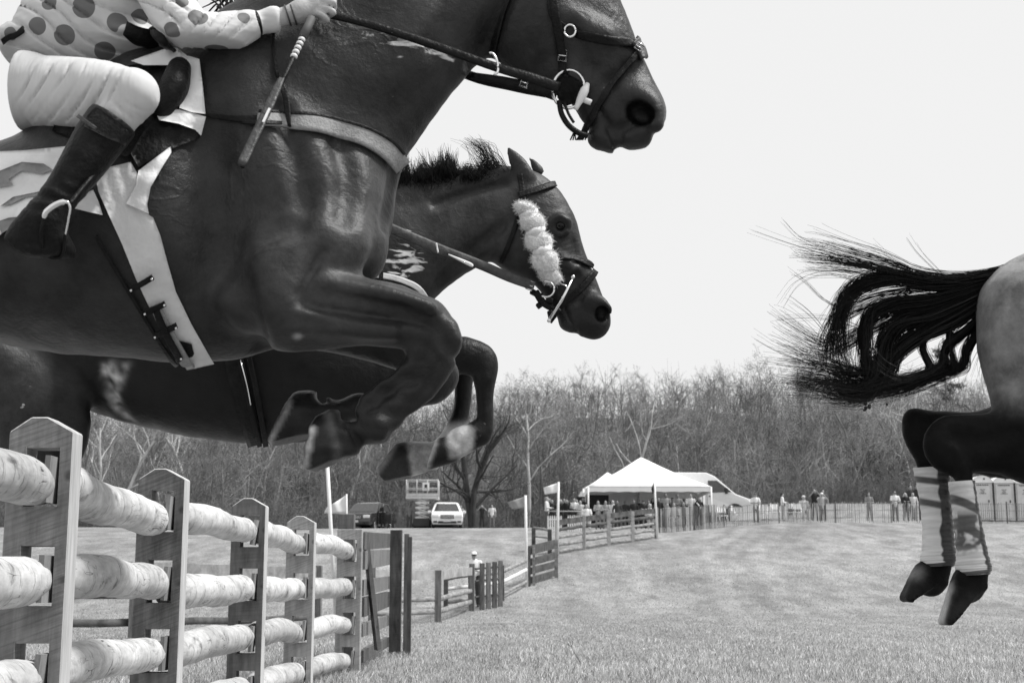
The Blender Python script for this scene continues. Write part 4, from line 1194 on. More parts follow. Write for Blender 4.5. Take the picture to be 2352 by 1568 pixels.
# bridle
br = MB()
strap_on(br, S1, [(1236, -190), (1262, -60), (1276, 40), (1288, 120), (1296, 172)], 19, .007, .005)
strap_on(br, S1, [(1215, -230), (1190, -60), (1158, 30), (1135, 122)], 13, .006, .004)
strap_on(br, S1, [(1240, -180), (1310, -170), (1345, -150)], 18, .007, .005)
strap_on(br, S1, [(1322, 76), (1390, 92), (1462, 103)], 19, .007, .005)
strap_on(br, S1, [(1300, 66), (1270, 40), (1262, -20)], 16, .006, .004)
strap_on(br, S1, [(1474, 112), (1440, 150), (1405, 196), (1372, 250), (1345, 305)], 17, .007, .005)
bo = br.build('bridle', M_leather, H1, True)
np_ = MB()
strap_on(np_, S1, [(1452, 96), (1468, 112), (1477, 138)], 24, .010, .008)
np_.build('nose_pad', M_leather2, bo, True)
def ring(mb, x, y, Y, rx, ry, th, rot=0, a0=0, a1=360, mat=None, tiltY=0.0):
    pts = []
    for a in np.linspace(math.radians(a0), math.radians(a1), 28):
        dx, dy = rx * math.cos(a), ry * math.sin(a)
        c, s_ = math.cos(rot), math.sin(rot)
        pts.append(D(x + dx * c - dy * s_, y + dx * s_ + dy * c, Y + tiltY * dx / rx))
    mb.tube(pts, th, 6, mat)
def buckle(parent, skin, x, y, w, h, rot=0, off=.014):
    p = skin.at(x, y, off); Y = p[1] if p is not None else skin.Y - .1
    b_ = MB()
    c, s_ = math.cos(rot), math.sin(rot)
    cor = [(-w, -h), (w, -h), (w, h), (-w, h), (-w, -h)]
    b_.tube([D(x + a * c - b2 * s_, y + a * s_ + b2 * c, Y) for a, b2 in cor], .003, 5)
    b_.tube([D(x + (-w) * c, y + (-w) * s_, Y - .002), D(x + w * c, y + w * s_, Y - .002)], .002, 5)
    return b_.build('buckle', M_metal, parent, True)
rg = MB(); p = S1.at(1310, 70, .01); ring(rg, 1309, 71, p[1] - .005, 13, 14, .0035); rg.build('ring', M_metal, bo, True)
buckle(bo, S1, 1292, 128, 9, 13, .1); buckle(bo, S1, 1468, 108, 8, 8, .6)
bit = MB()
pb = S1.at(1312, 205, .012)
ring(bit, 1306, 205, pb[1] - .01, 37, 44, .0045, .1)
bt = bit.build('bit', M_metal, bo, True)
gd = MB(); patch_on(gd, S1, [(1278, 182), (1300, 168), (1330, 184), (1338, 205), (1318, 238), (1296, 246), (1280, 225)], .012, .006)
gd.build('cheek_guard', M_leather, bo, True)
mo = MB(); mo.tube(spline([D(1350, 192, pb[1] - .018), D(1338, 218, pb[1] - .02), D(1322, 252, pb[1] - .014)], 5), [.006, .008, .010, .012, .012, .012, .011, .010, .008, .007, .006], 8)
mo.tube([D(1338, 228, pb[1] - .012), D(1358, 236, pb[1] - .012)], .008, 6)
mo.build('mouthpiece', mat('white rubber', .75, .8, rough=.5), bt, True)
cs = MB(); cs.tube(spline([D(1284, 232, Y1 - .06), D(1290, 262, Y1 - .06), D(1306, 288, Y1 - .06), D(1330, 306, Y1 - .06), D(1350, 312, Y1 - .055)], 5), .008, 6)
cs.tube(spline([D(1296, 236, Y1 - .07), D(1306, 262, Y1 - .072), D(1318, 282, Y1 - .072)], 5), .004, 6)
for _ in range(16):
    x_ = rng.uniform(1315, 1350); cs.tube([D(x_, 306, Y1 - .06), D(x_ - 6 + rng.normal(0, 5), 322, Y1 - .06)], .0025, 3)
cs.build('curb_strap', M_leather, bo, True)
# reins
rn = MB()
strap_air(rn, [(748, 30, Y1 - .21), (860, 58, Y1 - .19), (1000, 104, Y1 - .16), (1130, 150, Y1 - .14), (1215, 176, Y1 - .13), (1285, 200, Y1 - .10)], [18, 19, 20, 21, 24, 26])
rn.build('rein', M_leather, H1, True)
rn = MB()
strap_air(rn, [(748, 20, Y1 + .10), (900, 70, Y1 + .19), (1060, 165, Y1 + .14), (1180, 196, Y1 + .13), (1275, 214, Y1 + .07)], [20, 20, 22, 26, 26])
rno = rn.build('rein', M_leather, H1, True)
mg = MB(); ring(mg, 1132, 146, Y1 - .15, 11, 25, .0035, -.25, -100, 110); mg.build('martingale_ring', M_metal, H1, True)
buckle(H1, S1, 1204, 190, 8, 10, .3, .02)
ms = MB(); strap_air(ms, [(1082, 172, Y1 + .02), (1160, 186, Y1 + .0), (1240, 205, Y1 - .02), (1278, 218, Y1 - .03)], [16, 22, 26, 26]); ms.build('martingale_strap', M_leather, H1, True)
# breastplate
bp_ = MB(); strap_on(bp_, S1, [(462, 262), (540, 274), (610, 279)], [9, 14, 18], .007, .004); strap_on(bp_, S1, [(560, 286), (640, 292)], 8, .016, .003)
strap_on(bp_, S1, [(632, 40), (626, 110), (636, 182)], 7, .007, .003)
strap_on(bp_, S1, [(640, 205), (662, 245), (670, 300)], 13, .02, .004)
bp_.build('breastplate_strap', M_leather, H1, True)
bp_ = MB(); strap_on(bp_, S1, [(590, 279), (660, 283), (740, 292), (820, 313), (880, 345), (915, 382)], [26, 34, 38, 42, 44, 40], .010, .006)
bpo = bp_.build('breastplate', M_elastic, H1, True)
bp_ = MB(); strap_on(bp_, S1, [(592, 262), (660, 266), (740, 273), (825, 292), (888, 322), (918, 352)], 6, .014, .004); bp_.build('edge_binding', M_leather, bpo, True)

# saddle, girth, cloths
sd = MB()
patch_on(sd, S1, [(300, 352), (330, 300), (360, 270), (440, 280), (464, 296), (458, 318), (400, 340), (345, 368), (318, 384)], .016, .014, 10)
patch_on(sd, S1, [(300, 150), (420, 130), (450, 180), (400, 270), (340, 330), (290, 360), (200, 330), (120, 300), (150, 200)], .012, .02, 12)
sdo = sd.build('saddle', M_leather, H1, True)
kr = Field(D(340, 300, Y1 - .45) - .15, D(460, 120, Y1 - .2) + .2, .008)
pk = S1.at(398, 205, .03)
kr.chain(np.array([(*D(412, 158, pk[1]), .030, .03), (*D(400, 200, pk[1] - .02), .036, .045), (*D(375, 250, pk[1] - .02), .030, .04)]), .02)
kv, kq = kr.mesh(); fast_mesh('knee_roll', kv, kq, M_leather, sdo, True)
ct = MB(); ct.tube(spline([D(40, 332, Y1 - .16), D(90, 318, Y1 - .10), D(150, 312, Y1 - .02), D(200, 312, Y1 + .08)], 6), .022, 8); ct.build('cantle', M_leather, sdo, True)

def wrinkle(ax, ay, wl, amp):
    return lambda x, y: amp * math.sin((x * ax + y * ay) / wl) + amp * .5 * math.sin((x * ay - y * ax) / wl * 1.7 + 1)
cl = MB()
patch_on(cl, S1, [(395, 165), (412, 150), (432, 128), (458, 136), (466, 200), (472, 262), (440, 258), (412, 248), (426, 200), (420, 165)], .03, .004, 8, relief=wrinkle(1, .3, 22, .004))
patch_on(cl, S1, [(352, 250), (412, 252), (473, 268), (462, 312), (448, 298), (410, 284), (366, 276)], .034, .004, 8, relief=wrinkle(.2, 1, 14, .004))
patch_on(cl, S1, [(318, 392), (392, 336), (394, 350), (372, 385), (346, 430), (338, 470), (342, 492), (322, 482), (290, 468), (312, 425)], .024, .004, 8, relief=wrinkle(1, .2, 16, .006))
patch_on(cl, S1, [(300, 140), (370, 115), (405, 108), (434, 132), (400, 150), (330, 150)], .05, .004, 8, relief=wrinkle(.4, 1, 18, .005))
patch_on(cl, S1, [(168, 478), (186, 448), (214, 436), (226, 462), (236, 494), (200, 486)], .018, .004, 8, relief=wrinkle(1, .4, 9, .003))
cl.build('saddle_cloth', M_whitecloth, H1, True)
# number cloth behind the leg, with its grey figure
def numcloth_mat():
    return mat('grey print', .22, .28, rough=.85, scale=20, bump=.2)
nc = MB()
rel = wrinkle(.5, 1, 26, .010)
patch_on(nc, S1, [(-260, 372), (-100, 352), (60, 345), (150, 336), (160, 380), (120, 430), (70, 462), (40, 500), (0, 540), (-90, 560), (-240, 550)], .020, .004, 12, relief=rel)
nco = nc.build('number_cloth', M_whitecloth, H1, True)
pr = MB(); Mp = numcloth_mat()
for po in ([(-60, 400), (0, 392), (50, 372), (100, 376), (122, 390), (96, 400), (50, 392), (20, 412), (30, 424), (0, 430), (-60, 440)],
           [(0, 474), (30, 452), (80, 442), (118, 432), (100, 448), (60, 452), (24, 470)],
           [(-10, 510), (20, 500), (60, 496), (70, 502), (30, 520), (4, 536)]):
    patch_on(pr, S1, po, .027, .002, 9, relief=rel)
pr.build('printed_figure', Mp, nco, True)
gi = MB()
patch_on(gi, S1, [(216, 392), (250, 384), (300, 372), (318, 402), (322, 440), (330, 486), (352, 500), (368, 540), (384, 600), (404, 670), (440, 745), (478, 812), (492, 836), (430, 850), (404, 815), (372, 760), (340, 700), (312, 640), (280, 560), (248, 490), (226, 440)],
         .012, .006, 10, relief=lambda x, y: .003 * math.sin((x - y * .35) / 6.0) * max(0, min(1, (560 - y) / 120)))
gio = gi.build('girth', mat('white girth webbing', .60, .74, rough=.85, scale=5, bump=.25, bscale=40), H1, True)
gs = MB()
for a, b_ in (((304, 655), (352, 628)), ((333, 705), (381, 686)), ((359, 755), (408, 733))):
    strap_on(gs, S1, [a, ((a[0] + b_[0]) / 2, (a[1] + b_[1]) / 2 + 1), b_], 12, .024, .005, 4)
strap_on(gs, S1, [(360, 700), (385, 752), (418, 808)], 15, .026, .005)
patch_on(gs, S1, [(392, 800), (412, 782), (440, 790), (446, 812), (436, 832), (404, 826)], .024, .01)
strap_on(gs, S1, [(222, 540), (262, 610), (318, 700), (372, 786), (408, 838)], 8, .008, .004)
gs.build('girth_strap', M_leather, gio, True)
el = MB(); strap_on(el, S1, [(356, 690), (384, 742), (412, 790), (440, 836)], 24, .020, .004)
el.build('elastic', M_elastic, gio, True)
for (x, y) in ((306, 654), (350, 630), (335, 704), (379, 687), (361, 754), (406, 735), (420, 800)):
    p_ = S1.at(x, y, .034)
    if p_ is not None: MB().ball(p_, (.0035, .003, .0035), 8, 5).build('rivet', M_metal, gio, True)
# stirrup
pl = S1.at(240, 400, .05)
YS = Y1 - .505
st = MB(); strap_air(st, [(262, 350, Y1 - .40), (205, 410, YS + .02), (158, 468, YS - .03)], 11, .004)
sto = st.build('stirrup_leather', M_leather, H1, True)
si = MB(); si.tube(spline([D(100, 502, YS - .030), D(108, 485, YS - .035), D(130, 469, YS - .035), D(153, 464, YS - .035), D(161, 478, YS - .03), D(157, 505, YS - .02), D(150, 540, YS + .01)], 6), [.004, .0055, .0065] + [.007] * 14 + [.0045] * 3 + [.003] * 17, 8)
so_ = si.build('stirrup', M_metal, sto, True)
si = MB(); si.tube(spline([D(100, 502, YS - .030), D(95, 540, YS - .02), D(104, 585, YS + .04), D(140, 590, YS + .05), D(150, 540, YS + .01)], 6), .004, 6)  # left branch and tread; the branch's shadow is painted in as black material
si.build('shaded_branch_tread', M_leather, so_, True)
# ================================================== the horse just beyond it
Y2 = 5.8
H2 = empty('race_horse', D(500, 800, Y2), 'dark horse with white fleece cheek rolls jumping just behind the nearest horse', 'horse', 'racing horses in mid-jump')
lo = np.minimum(D(-420, 1330, Y2), D(-420, 330, Y2)); hi = np.maximum(D(1440, 330, Y2), D(1440, 1330, Y2))
f = Field((lo[0], Y2 - .44, D(0, 1320, Y2)[2]), (hi[0], Y2 + .44, D(0, 325, Y2)[2]), .0085)
f.chain(secs([(-190, 640, -170, 800, .14), (-110, 580, -100, 880, .22), (-20, 575, -10, 930, .25), (90, 590, 100, 930, .25), (210, 600, 215, 938, .26), (340, 595, 340, 976, .30), (480, 575, 490, 1006, .31), (600, 530, 605, 1018, .30),
              (700, 540, 705, 1010, .27), (790, 600, 800, 960, .22), (860, 670, 860, 890, .15), (910, 730, 905, 840, .09)], Y2), .04)
f.chain(secs([(640, 520, 800, 860, .22), (760, 462, 930, 745, .17), (880, 430, 985, 685, .125), (1000, 408, 1040, 640, .105), (1090, 396, 1110, 602, .095), (1170, 388, 1160, 600, .085)], Y2), .05)
f.chain(secs([(1192, 385, 1130, 560, .075), (1232, 388, 1150, 595, .088), (1272, 428, 1175, 628, .095), (1300, 490, 1205, 648, .088), (1325, 548, 1234, 668, .074), (1350, 600, 1258, 698, .064), (1368, 645, 1278, 728, .058), (1385, 688, 1298, 748, .055), (1396, 722, 1330, 762, .048)], Y2), .025)
f.ell(D(1198, 560, Y2), (.125, .092, .13), .05)
f.ell(D(1374, 725, Y2), (.044, .052, .055), .025); f.ell(D(1360, 752, Y2), (.025, .042, .024), .02); f.ell(D(1306, 742, Y2), (.038, .040, .032), .022)
for sgn in (-1, 1):
    f.chain(dots([(1352, 690, 15, .018), (1372, 694, 18, .02), (1392, 712, 14, .02)], Y2 + sgn * .052), .025)
    f.chain(dots([(1320, 615, 13, .014), (1280, 600, 13, .014), (1235, 585, 12, .013)], Y2 + sgn * .08), .04)
    f.ell(D(1290, 514, Y2 + sgn * .085), (.045, .022, .042), .03)
# ears laid back
f.chain(dots([(1206, 404, 22, .02), (1192, 380, 19, .017), (1178, 358, 12, .012), (1168, 340, 3, .005)], Y2 - .06), .015)
f.chain(dots([(1236, 392, 13, .014), (1226, 376, 8, .009), (1216, 363, 3, .004)], Y2 + .05), .015)
f.ell(D(700, 700, Y2 - .15), (.16, .11, .25), .07); f.ell(D(760, 850, Y2 - .17), (.20, .09, .13), .06); f.ell(D(880, 760, Y2 - .06), (.08, .10, .13), .05)
f.ell(D(700, 700, Y2 + .15), (.16, .11, .25), .07)
# near foreleg
YL = Y2 - .15
f.chain(secs([(800, 740, 760, 970, .11), (880, 755, 850, 955, .10), (960, 768, 930, 920, .08), (1030, 774, 1000, 880, .062), (1075, 776, 1045, 856, .055)], YL), .04)
f.chain(secs([(1080, 776, 1048, 852, .052), (1126, 796, 1068, 858, .052), (1141, 828, 1082, 862, .05), (1138, 862, 1088, 872, .045)], YL), .025)
f.chain(secs([(1138, 870, 1088, 872, .043), (1134, 920, 1094, 922, .034), (1134, 970, 1094, 968, .034), (1132, 1000, 1070, 985, .040)], YL), .015)
f.chain(secs([(1128, 1012, 1058, 985, .042), (1075, 1042, 1040, 985, .036), (1040, 1058, 1024, 1010, .036)], YL), .015)
f.chain(secs([(1040, 1062, 1022, 1004, .04), (1010, 1072, 990, 1008, .05), (985, 1080, 975, 1015, .05)], YL), .01, clips=[hoofclip(1004, 1000, 978, 1078, 1040, 1040, YL)])
# far foreleg
YR = Y2 + .13
f.chain(secs([(760, 760, 740, 930, .10), (900, 770, 880, 900, .08), (1000, 800, 985, 880, .06), (1060, 812, 1040, 862, .052)], YR), .04)
f.chain(secs([(1094, 830, 1046, 862, .048), (1086, 880, 1044, 890, .04), (1082, 930, 1040, 935, .035), (1072, 985, 1030, 968, .040)], YR), .02)
f.chain(secs([(1070, 1000, 1030, 965, .04), (1040, 1050, 1010, 1000, .036), (985, 1080, 970, 1024, .037)], YR), .015)
f.chain(secs([(990, 1090, 962, 1016, .045), (945, 1114, 925, 1014, .056), (895, 1126, 888, 1020, .060), (866, 1130, 862, 1030, .058)], YR), .006, clips=[hoofclip(904, 1026, 859, 1090, 950, 1070, YR), hoofclip(866, 1110, 990, 1084, 940, 1050, YR), hoofclip(861, 1076, 890, 1114, 940, 1060, YR), hoofclip(876, 1052, 862, 1086, 940, 1060, YR)])
# near hind leg, gathered under the quarters
for sgn, dx, dy in ((-1, 0, 0), (1, -70, 20)):
    Yh = Y2 + sgn * .15
    f.chain(secs([(-150 + dx, 640, -30 + dx, 820, .14), (-130 + dx, 760, 150 + dx, 880, .16), (-60 + dx, 900, 215 + dx, 935, .12), (-10 + dx, 1000, 206 + dx, 990, .08), (0 + dx, 1040, 178 + dx, 1046, .055), (-20 + dx, 1080, 110 + dx, 1090, .05)], Yh), .05)
    f.chain(secs([(40 + dx, 1060, 30 + dx, 1120, .05), (-60 + dx, 1060, -70 + dx, 1112, .036), (-190 + dx, 1070, -195 + dx, 1120, .036), (-230 + dx, 1090, -215 + dx, 1140, .04), (-280 + dx, 1140, -240 + dx, 1180, .05)], Yh), .02)
v, q = f.mesh(); sk = Skin(v, q, Y2)
groove_on(sk, [(1296, 702), (1306, 728), (1322, 752)], 3, .014, .010)
groove_on(sk, [(1322, 752), (1326, 768)], 4, .03, .01)
groove_on(sk, [(1000, 470), (1080, 440), (1160, 420)], 7, .012, .03)
groove_on(sk, [(1010, 640), (1080, 580), (1150, 520)], 10, .018, .035)
groove_on(sk, [(1320, 560), (1325, 640), (1310, 690)], 6, .007, .025)
groove_on(sk, [(1350, 650), (1330, 690)], 6, .008, .02)
groove_on(sk, [(235, 850), (250, 900), (290, 960)], 9, .014, .04)
for sgn in (-1, 1):
    f.ell(D(1382, 720, Y2 + sgn * .058), (.032, .04, .036), .010, op='cut')
for sgn in (-1, 1):
    f.ell(D(1288, 519, Y2 + sgn * .108), (.024, .020, .020), .012, op='cut')
    f.chain(dots([(1268, 508, 6, .010), (1284, 497, 7, .012), (1304, 506, 6, .010)], Y2 + sgn * .098), .008)
    f.chain(dots([(1270, 530, 5, .008), (1288, 540, 5, .010), (1304, 532, 5, .008)], Y2 + sgn * .094), .008)
v, q = f.mesh(); v = relax(v, q, 2, .4)
X, Yp = PX(v); near = v[:, 1] < Y2
nv = vnormals(v, q)
v = v + nv * (.005 * nz3(v, 5.0, 2) + .002 * nz3(v, 13, 4) + .0012 * np.clip(1 - np.abs(nz3(v, 7, 9)) * 9, 0, 1) * np.clip(nz3(v, 3, 1) * 2, 0, 1))[:, None]
coat = np.full(len(v), .018) * (1 + .5 * nz3(v, 4.5, 7))
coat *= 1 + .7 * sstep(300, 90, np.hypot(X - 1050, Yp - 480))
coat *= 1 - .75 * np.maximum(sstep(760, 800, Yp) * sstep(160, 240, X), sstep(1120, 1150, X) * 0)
coat = np.where((X < 120), .040, coat)
cb_ = sstep(46, 22, segdist(X, Yp, [(800, 470), (880, 446), (950, 436), (1020, 425), (1080, 412), (1150, 400)])); coat = coat * (1 - cb_) + .005 * cb_
coat = np.where((X > 1330) & (Yp > 640), coat * .8, coat)
coat = np.where(np.hypot((X - 1382) / 20, (Yp - 720) / 22) < .95, .004, coat)
# white sock on the far foreleg, its pale rim and coronet
Xs = np.where(v[:, 1] > Y2, X, -1e4)
sock = np.maximum(sstep(962, 985, Yp) * (Xs > 1000), inpoly(Xs, Yp, [(935, 1015), (1000, 1005), (1010, 1075), (948, 1095)]))
coat = coat + (.45 - coat) * np.clip(sock, 0, 1)
coat = np.where(inpoly(Xs, Yp, [(928, 1015), (945, 1110), (850, 1120), (850, 1025)]), .03, coat)
coat = np.where((segdist(X, Yp, [(1002, 1000), (978, 1080)]) < 5) & near & (X < 1030), .4, coat)
rim = sstep(6, 3, segdist(X, Yp, [(906, 1026), (861, 1090)])) * ~near; coat = coat * (1 - rim) + .3 * rim
near_sock = inpoly(X, Yp, [(1092, 985), (1062, 972), (1022, 986), (1034, 1052), (1080, 1056)]) & near
coat = np.where(near_sock, .42 * (1 + .8 * nz3(v, (60, 60, 20))), coat)
flank = blur_attr(q, (inpoly(X, Yp, [(234, 832), (302, 832), (284, 866), (274, 900), (280, 932), (318, 970), (290, 962), (262, 940), (246, 905), (238, 870)]) & near).astype(float), 3)
coat = coat + (.30 * np.clip(.75 + 1.5 * nz3(v, (70, 70, 9), 3) + .7 * nz3(v, 30, 8), .05, 2) - coat) * flank
foam = np.zeros(len(v))
foam = np.maximum(foam, .56 * sstep(78, 20, np.hypot((X - 930) / 1.3, Yp - 600)) * near)
foam = np.maximum(foam, .42 * sstep(30, 8, np.hypot((X - 930) / 2.2, Yp - 520)) * near)
foam = np.maximum(foam, .30 * near * (X > 300) * (X < 560) * (Yp > 840) * sstep(90, 20, abs(Yp - 900)))
foam = np.maximum(foam, .36 * sstep(12, 3, segdist(X, Yp, [(84, 850), (60, 920), (30, 970)])) * near)
foam = np.maximum(foam, .44 * sstep(14, 5, segdist(X, Yp, [(1108, 900), (1116, 940), (1106, 1000)])) * near)
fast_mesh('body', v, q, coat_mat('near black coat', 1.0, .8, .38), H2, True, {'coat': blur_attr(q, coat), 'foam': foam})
S2 = Skin(v, q, Y2)
for sgn in (-1, 1):
    MB().ball(D(1287, 519, Y2 + sgn * .086), (.023, .020, .019)).build('eye', M_eye, H2, True)
# mane blown upright, and the forelock
crest = spline(np.array([(800, 470), (880, 446), (950, 436), (1020, 425), (1080, 412), (1140, 400)], float), 14)[:, :2]
def up(x): return (66 + 20 * math.sin(x / 23.0)) * (1 if x < 1010 else max(.38, 1 - (x - 1010) / 110))
tufts = []
for i in range(90):
    x, y = crest[rng.integers(len(crest))]; h_ = up(x) * rng.uniform(.7, 1.25)
    tufts.append((x, y, x + rng.normal(-10, 12), y - h_))
hs, r0s = [], []
for i in range(8000):
    x0, y0, x1, y1 = tufts[rng.integers(len(tufts))]
    rx, ry = x0 + rng.normal(0, 12), y0 + rng.normal(0, 4) + 13
    u_ = rng.uniform(.3, 1.0) if rng.random() < .9 else rng.uniform(1.0, 1.25)
    tx_, ty_ = rx + (x1 - rx) * u_ + rng.normal(0, 3.5), ry + (y1 - ry) * u_ + rng.normal(0, 3)
    yy = Y2 + rng.normal(0, .022); yt = yy + rng.normal(0, .03)
    bow = rng.normal(0, 5)
    hs.append(spline([D(rx, ry, yy), D(rx * .62 + tx_ * .38 + bow, ry * .62 + ty_ * .38, yy), D(rx * .25 + tx_ * .75 + bow * .6, ry * .25 + ty_ * .75, yt), D(tx_, ty_, yt)], 4)); r0s.append(rng.uniform(.0010, .0026))
for i in range(220):      # forelock blown back in a curl, and loose hair behind the ears
    x, y = 1152 + rng.normal(0, 14), 404 + rng.normal(0, 5); yy = Y2 + rng.normal(0, .025); a = rng.random()
    if i < 110: P = [D(x, y + 4, yy), D(x - 26, y - 30 + rng.normal(0, 5), yy), D(x - 46 + rng.normal(0, 5), y - 62 + rng.normal(0, 6), yy), D(x - 66 + rng.normal(0, 9), y - 76 + rng.normal(0, 6), yy)]
    else: P = [D(x - 10, y + 4, yy), D(x - 24, y - 12, yy), D(x - 40 + rng.normal(0, 12), y - 26 + rng.normal(0, 8), yy), D(x - 48 + rng.normal(0, 20), y - 20 + rng.normal(0, 12), yy)]
    hs.append(spline(P, 4)); r0s.append(rng.uniform(.0008, .0016))
hair('mane', hs, H2, M_hair, r0s, .0004)
def strands(mb, roots, n, fn, r0=.0022, r1=.0006, sides=3):
    for i in range(n):
        P, s0 = fn(i)
        mb.tube(spline(P, 4), np.linspace(r0 * s0, r1, (len(P) - 1) * 4 + 1), sides, caps=False)
tl = MB()
def tail2(i):
    a = rng.normal(0, 1, 3)
    return [D(-180, 660, Y2 + .02 * a[0]), D(-260, 640 + 15 * a[1], Y2 + .04 * a[0]), D(-360, 720 + 30 * a[1], Y2 + .06 * a[0]), D(-450, 860 + 40 * a[2], Y2 + .06 * a[1])], 3
strands(tl, None, 120, tail2); tl.build('tail', M_hair, H2, True)
# tack
br = MB()
strap_on(br, S2, [(1190, 450), (1220, 442), (1256, 430), (1276, 424)], 13, .007, .005)
strap_on(br, S2, [(1194, 400), (1200, 445), (1212, 520), (1238, 600), (1262, 650)], 12, .006, .004)
strap_on(br, S2, [(1198, 470), (1178, 540), (1152, 602)], 10, .006, .004)
strap_on(br, S2, [(1280, 590), (1320, 594), (1362, 612)], 13, .006, .005)
strap_on(br, S2, [(1368, 622), (1330, 668), (1290, 700), (1268, 716)], 15, .008, .005)
bo = br.build('bridle', M_leather, H2, True)
pile = []
def fluff(name, parent, x, y, rx, ry, Y, rot):
    fl = Field(D(x, y, Y) - .09, D(x, y, Y) + .09, .006)
    c = D(x, y, Y); s_ = D(x + 1, y, Y)[0] - c[0]
    R = np.array(((math.cos(rot), 0, -math.sin(rot)), (0, 1, 0), (math.sin(rot), 0, math.cos(rot))))
    fl.ell(c, (rx * s_ * .95, .036, ry * s_ * .92), .01, R=R)
    for _ in range(130):
        d = rng.normal(0, 1, 3); d /= np.linalg.norm(d)
        fl.ell(c + R @ (d * (rx * s_ * .88, .034, ry * s_ * .88)), rng.uniform(.004, .008, 3), .006)
    v_, q_ = fl.mesh()
    n_ = vnormals(v_, q_); k_ = rng.integers(0, len(v_), 900)
    d_ = n_[k_] + rng.normal(0, .45, (900, 3)); L_ = rng.uniform(.005, .011, (900, 1))
    pile.extend(np.stack([v_[k_] - n_[k_] * .002, v_[k_] + d_ * L_ * .55, v_[k_] + d_ * L_ + rng.normal(0, .0015, (900, 3))], 1))
    return fast_mesh(name, v_, q_, mat('white fleece', .68, .84, rough=.95, scale=60, bump=.8, bscale=160, dist=.01, sheen=.3), parent, True)
cr = empty('cheek_roll', D(1238, 560, Y2), None, None); cr.parent = H2; cr.location = Vector(D(1238, 560, Y2)) - H2.location
for (x, y, rx, ry, ro) in ((1208, 481, 28, 15, .35), (1223, 511, 31, 24, .3), (1237, 555, 34, 27, .25), (1252, 598, 33, 28, .2), (1264, 633, 27, 17, .35)):
    p_ = S2.at(x, y, .02); fluff('fleece_puff', cr, x, y, rx, ry, p_[1] - .004, -ro)
hair('fleece_pile', pile, cr, mat('white fleece pile', .70, .84, rough=.95, scale=40), .0007, .0004)
tb = MB()
for (x, y, w) in ((1214, 493, 36), (1230, 533, 38), (1245, 577, 38), (1259, 621, 38)):
    p_ = S2.at(x, y, .03); tb.tube([D(x - w / 2, y + 6, p_[1]), D(x, y - 1, p_[1] - .020), D(x + w / 2, y - 10, p_[1])], [.012, .020, .012], 8)
tb.build('binding', M_whitecloth, cr, True)
rn = MB(); strap_air(rn, [(820, 480, Y2 - .22), (890, 520, Y2 - .21), (1010, 572, Y2 - .17), (1100, 606, Y2 - .14), (1170, 636, Y2 - .12), (1228, 656, Y2 - .10)], [22, 23, 24, 22, 22, 22])
rn.build('rein', mat('grippy rein', .025, .09, rough=.6, scale=14, bump=.3), H2, True)
kp = MB(); strap_air(kp, [(1002, 558, Y2 - .19), (1006, 580, Y2 - .19)], 4, .004); strap_air(kp, [(1030, 584, Y2 - .185), (1078, 606, Y2 - .165), (1086, 612, Y2 - .165)], [3, 9, 4], .003)
kp.build('rein_tape', M_whitecloth, H2, True)
rg = MB(); ring(rg, 1254, 664, Y2 - .12, 19, 18, .004, 0, -100, 120); rg.build('ring', M_metal, bo, True)
rg = MB(); rg.tube([D(1316, 637, Y2 - .10), D(1290, 690, Y2 - .11), D(1262, 734, Y2 - .09)], [.006, .007, .006], 8); rg.ball(D(1316, 636, Y2 - .10), .009); rg.ball(D(1261, 736, Y2 - .09), .009)
rg.tube([D(1284, 650, Y2 - .10), D(1300, 656, Y2 - .105), D(1304, 664, Y2 - .105)], .0035, 6)
rg.build('bit', M_metal, bo, True)
buckle(bo, S2, 1218, 656, 7, 10, .4)
cs = MB()
for i, (x, y) in enumerate(((1226, 672), (1242, 682), (1240, 700), (1262, 690), (1264, 722), (1280, 716))):
    cs.box(D(x, y, Y2 - .06 - .01 * (i % 2)), (.03, .03, .022), R=Matrix.Rotation(.5 + i, 3, 'Y'))
strap_air(cs, [(1230, 668, Y2 - .09), (1248, 694, Y2 - .08), (1284, 716, Y2 - .06)], [16, 18, 14]); strap_air(cs, [(1284, 706, Y2 - .075), (1262, 740, Y2 - .05)], [18, 12])
cs.build('curb_strap', M_leather, bo, True, bevel=.004)
bs = MB(); strap_on(bs, S2, [(800, 630), (872, 634), (920, 643), (960, 662), (982, 694)], 13, .008, .006); bs.build('breastplate', M_whitecloth, H2, True)
bs = MB(); strap_on(bs, S2, [(800, 640), (872, 646), (918, 654), (954, 672), (974, 700)], 6, .006, .006); strap_on(bs, S2, [(874, 622), (872, 648)], 9, .016, .004); bs.build('breastplate_strap', M_leather, H2, True)
gb = MB()
strap_on(gb, S2, [(520, 640), (530, 780), (556, 900), (590, 1012)], [44, 44, 42, 36], .012, .01)
strap_on(gb, S2, [(556, 640), (566, 780), (592, 900), (612, 1010)], [12, 12, 12, 12], .026, .006); strap_on(gb, S2, [(536, 640), (546, 780), (570, 900), (598, 1010)], [10, 10, 10, 10], .026, .006)
gb.tube(spline([D(552, 826, Y2 - .33), D(566, 880, Y2 - .34), D(576, 930, Y2 - .33)], 4), .003, 4, M_metal)
gb.build('girth', M_leather, H2, True)

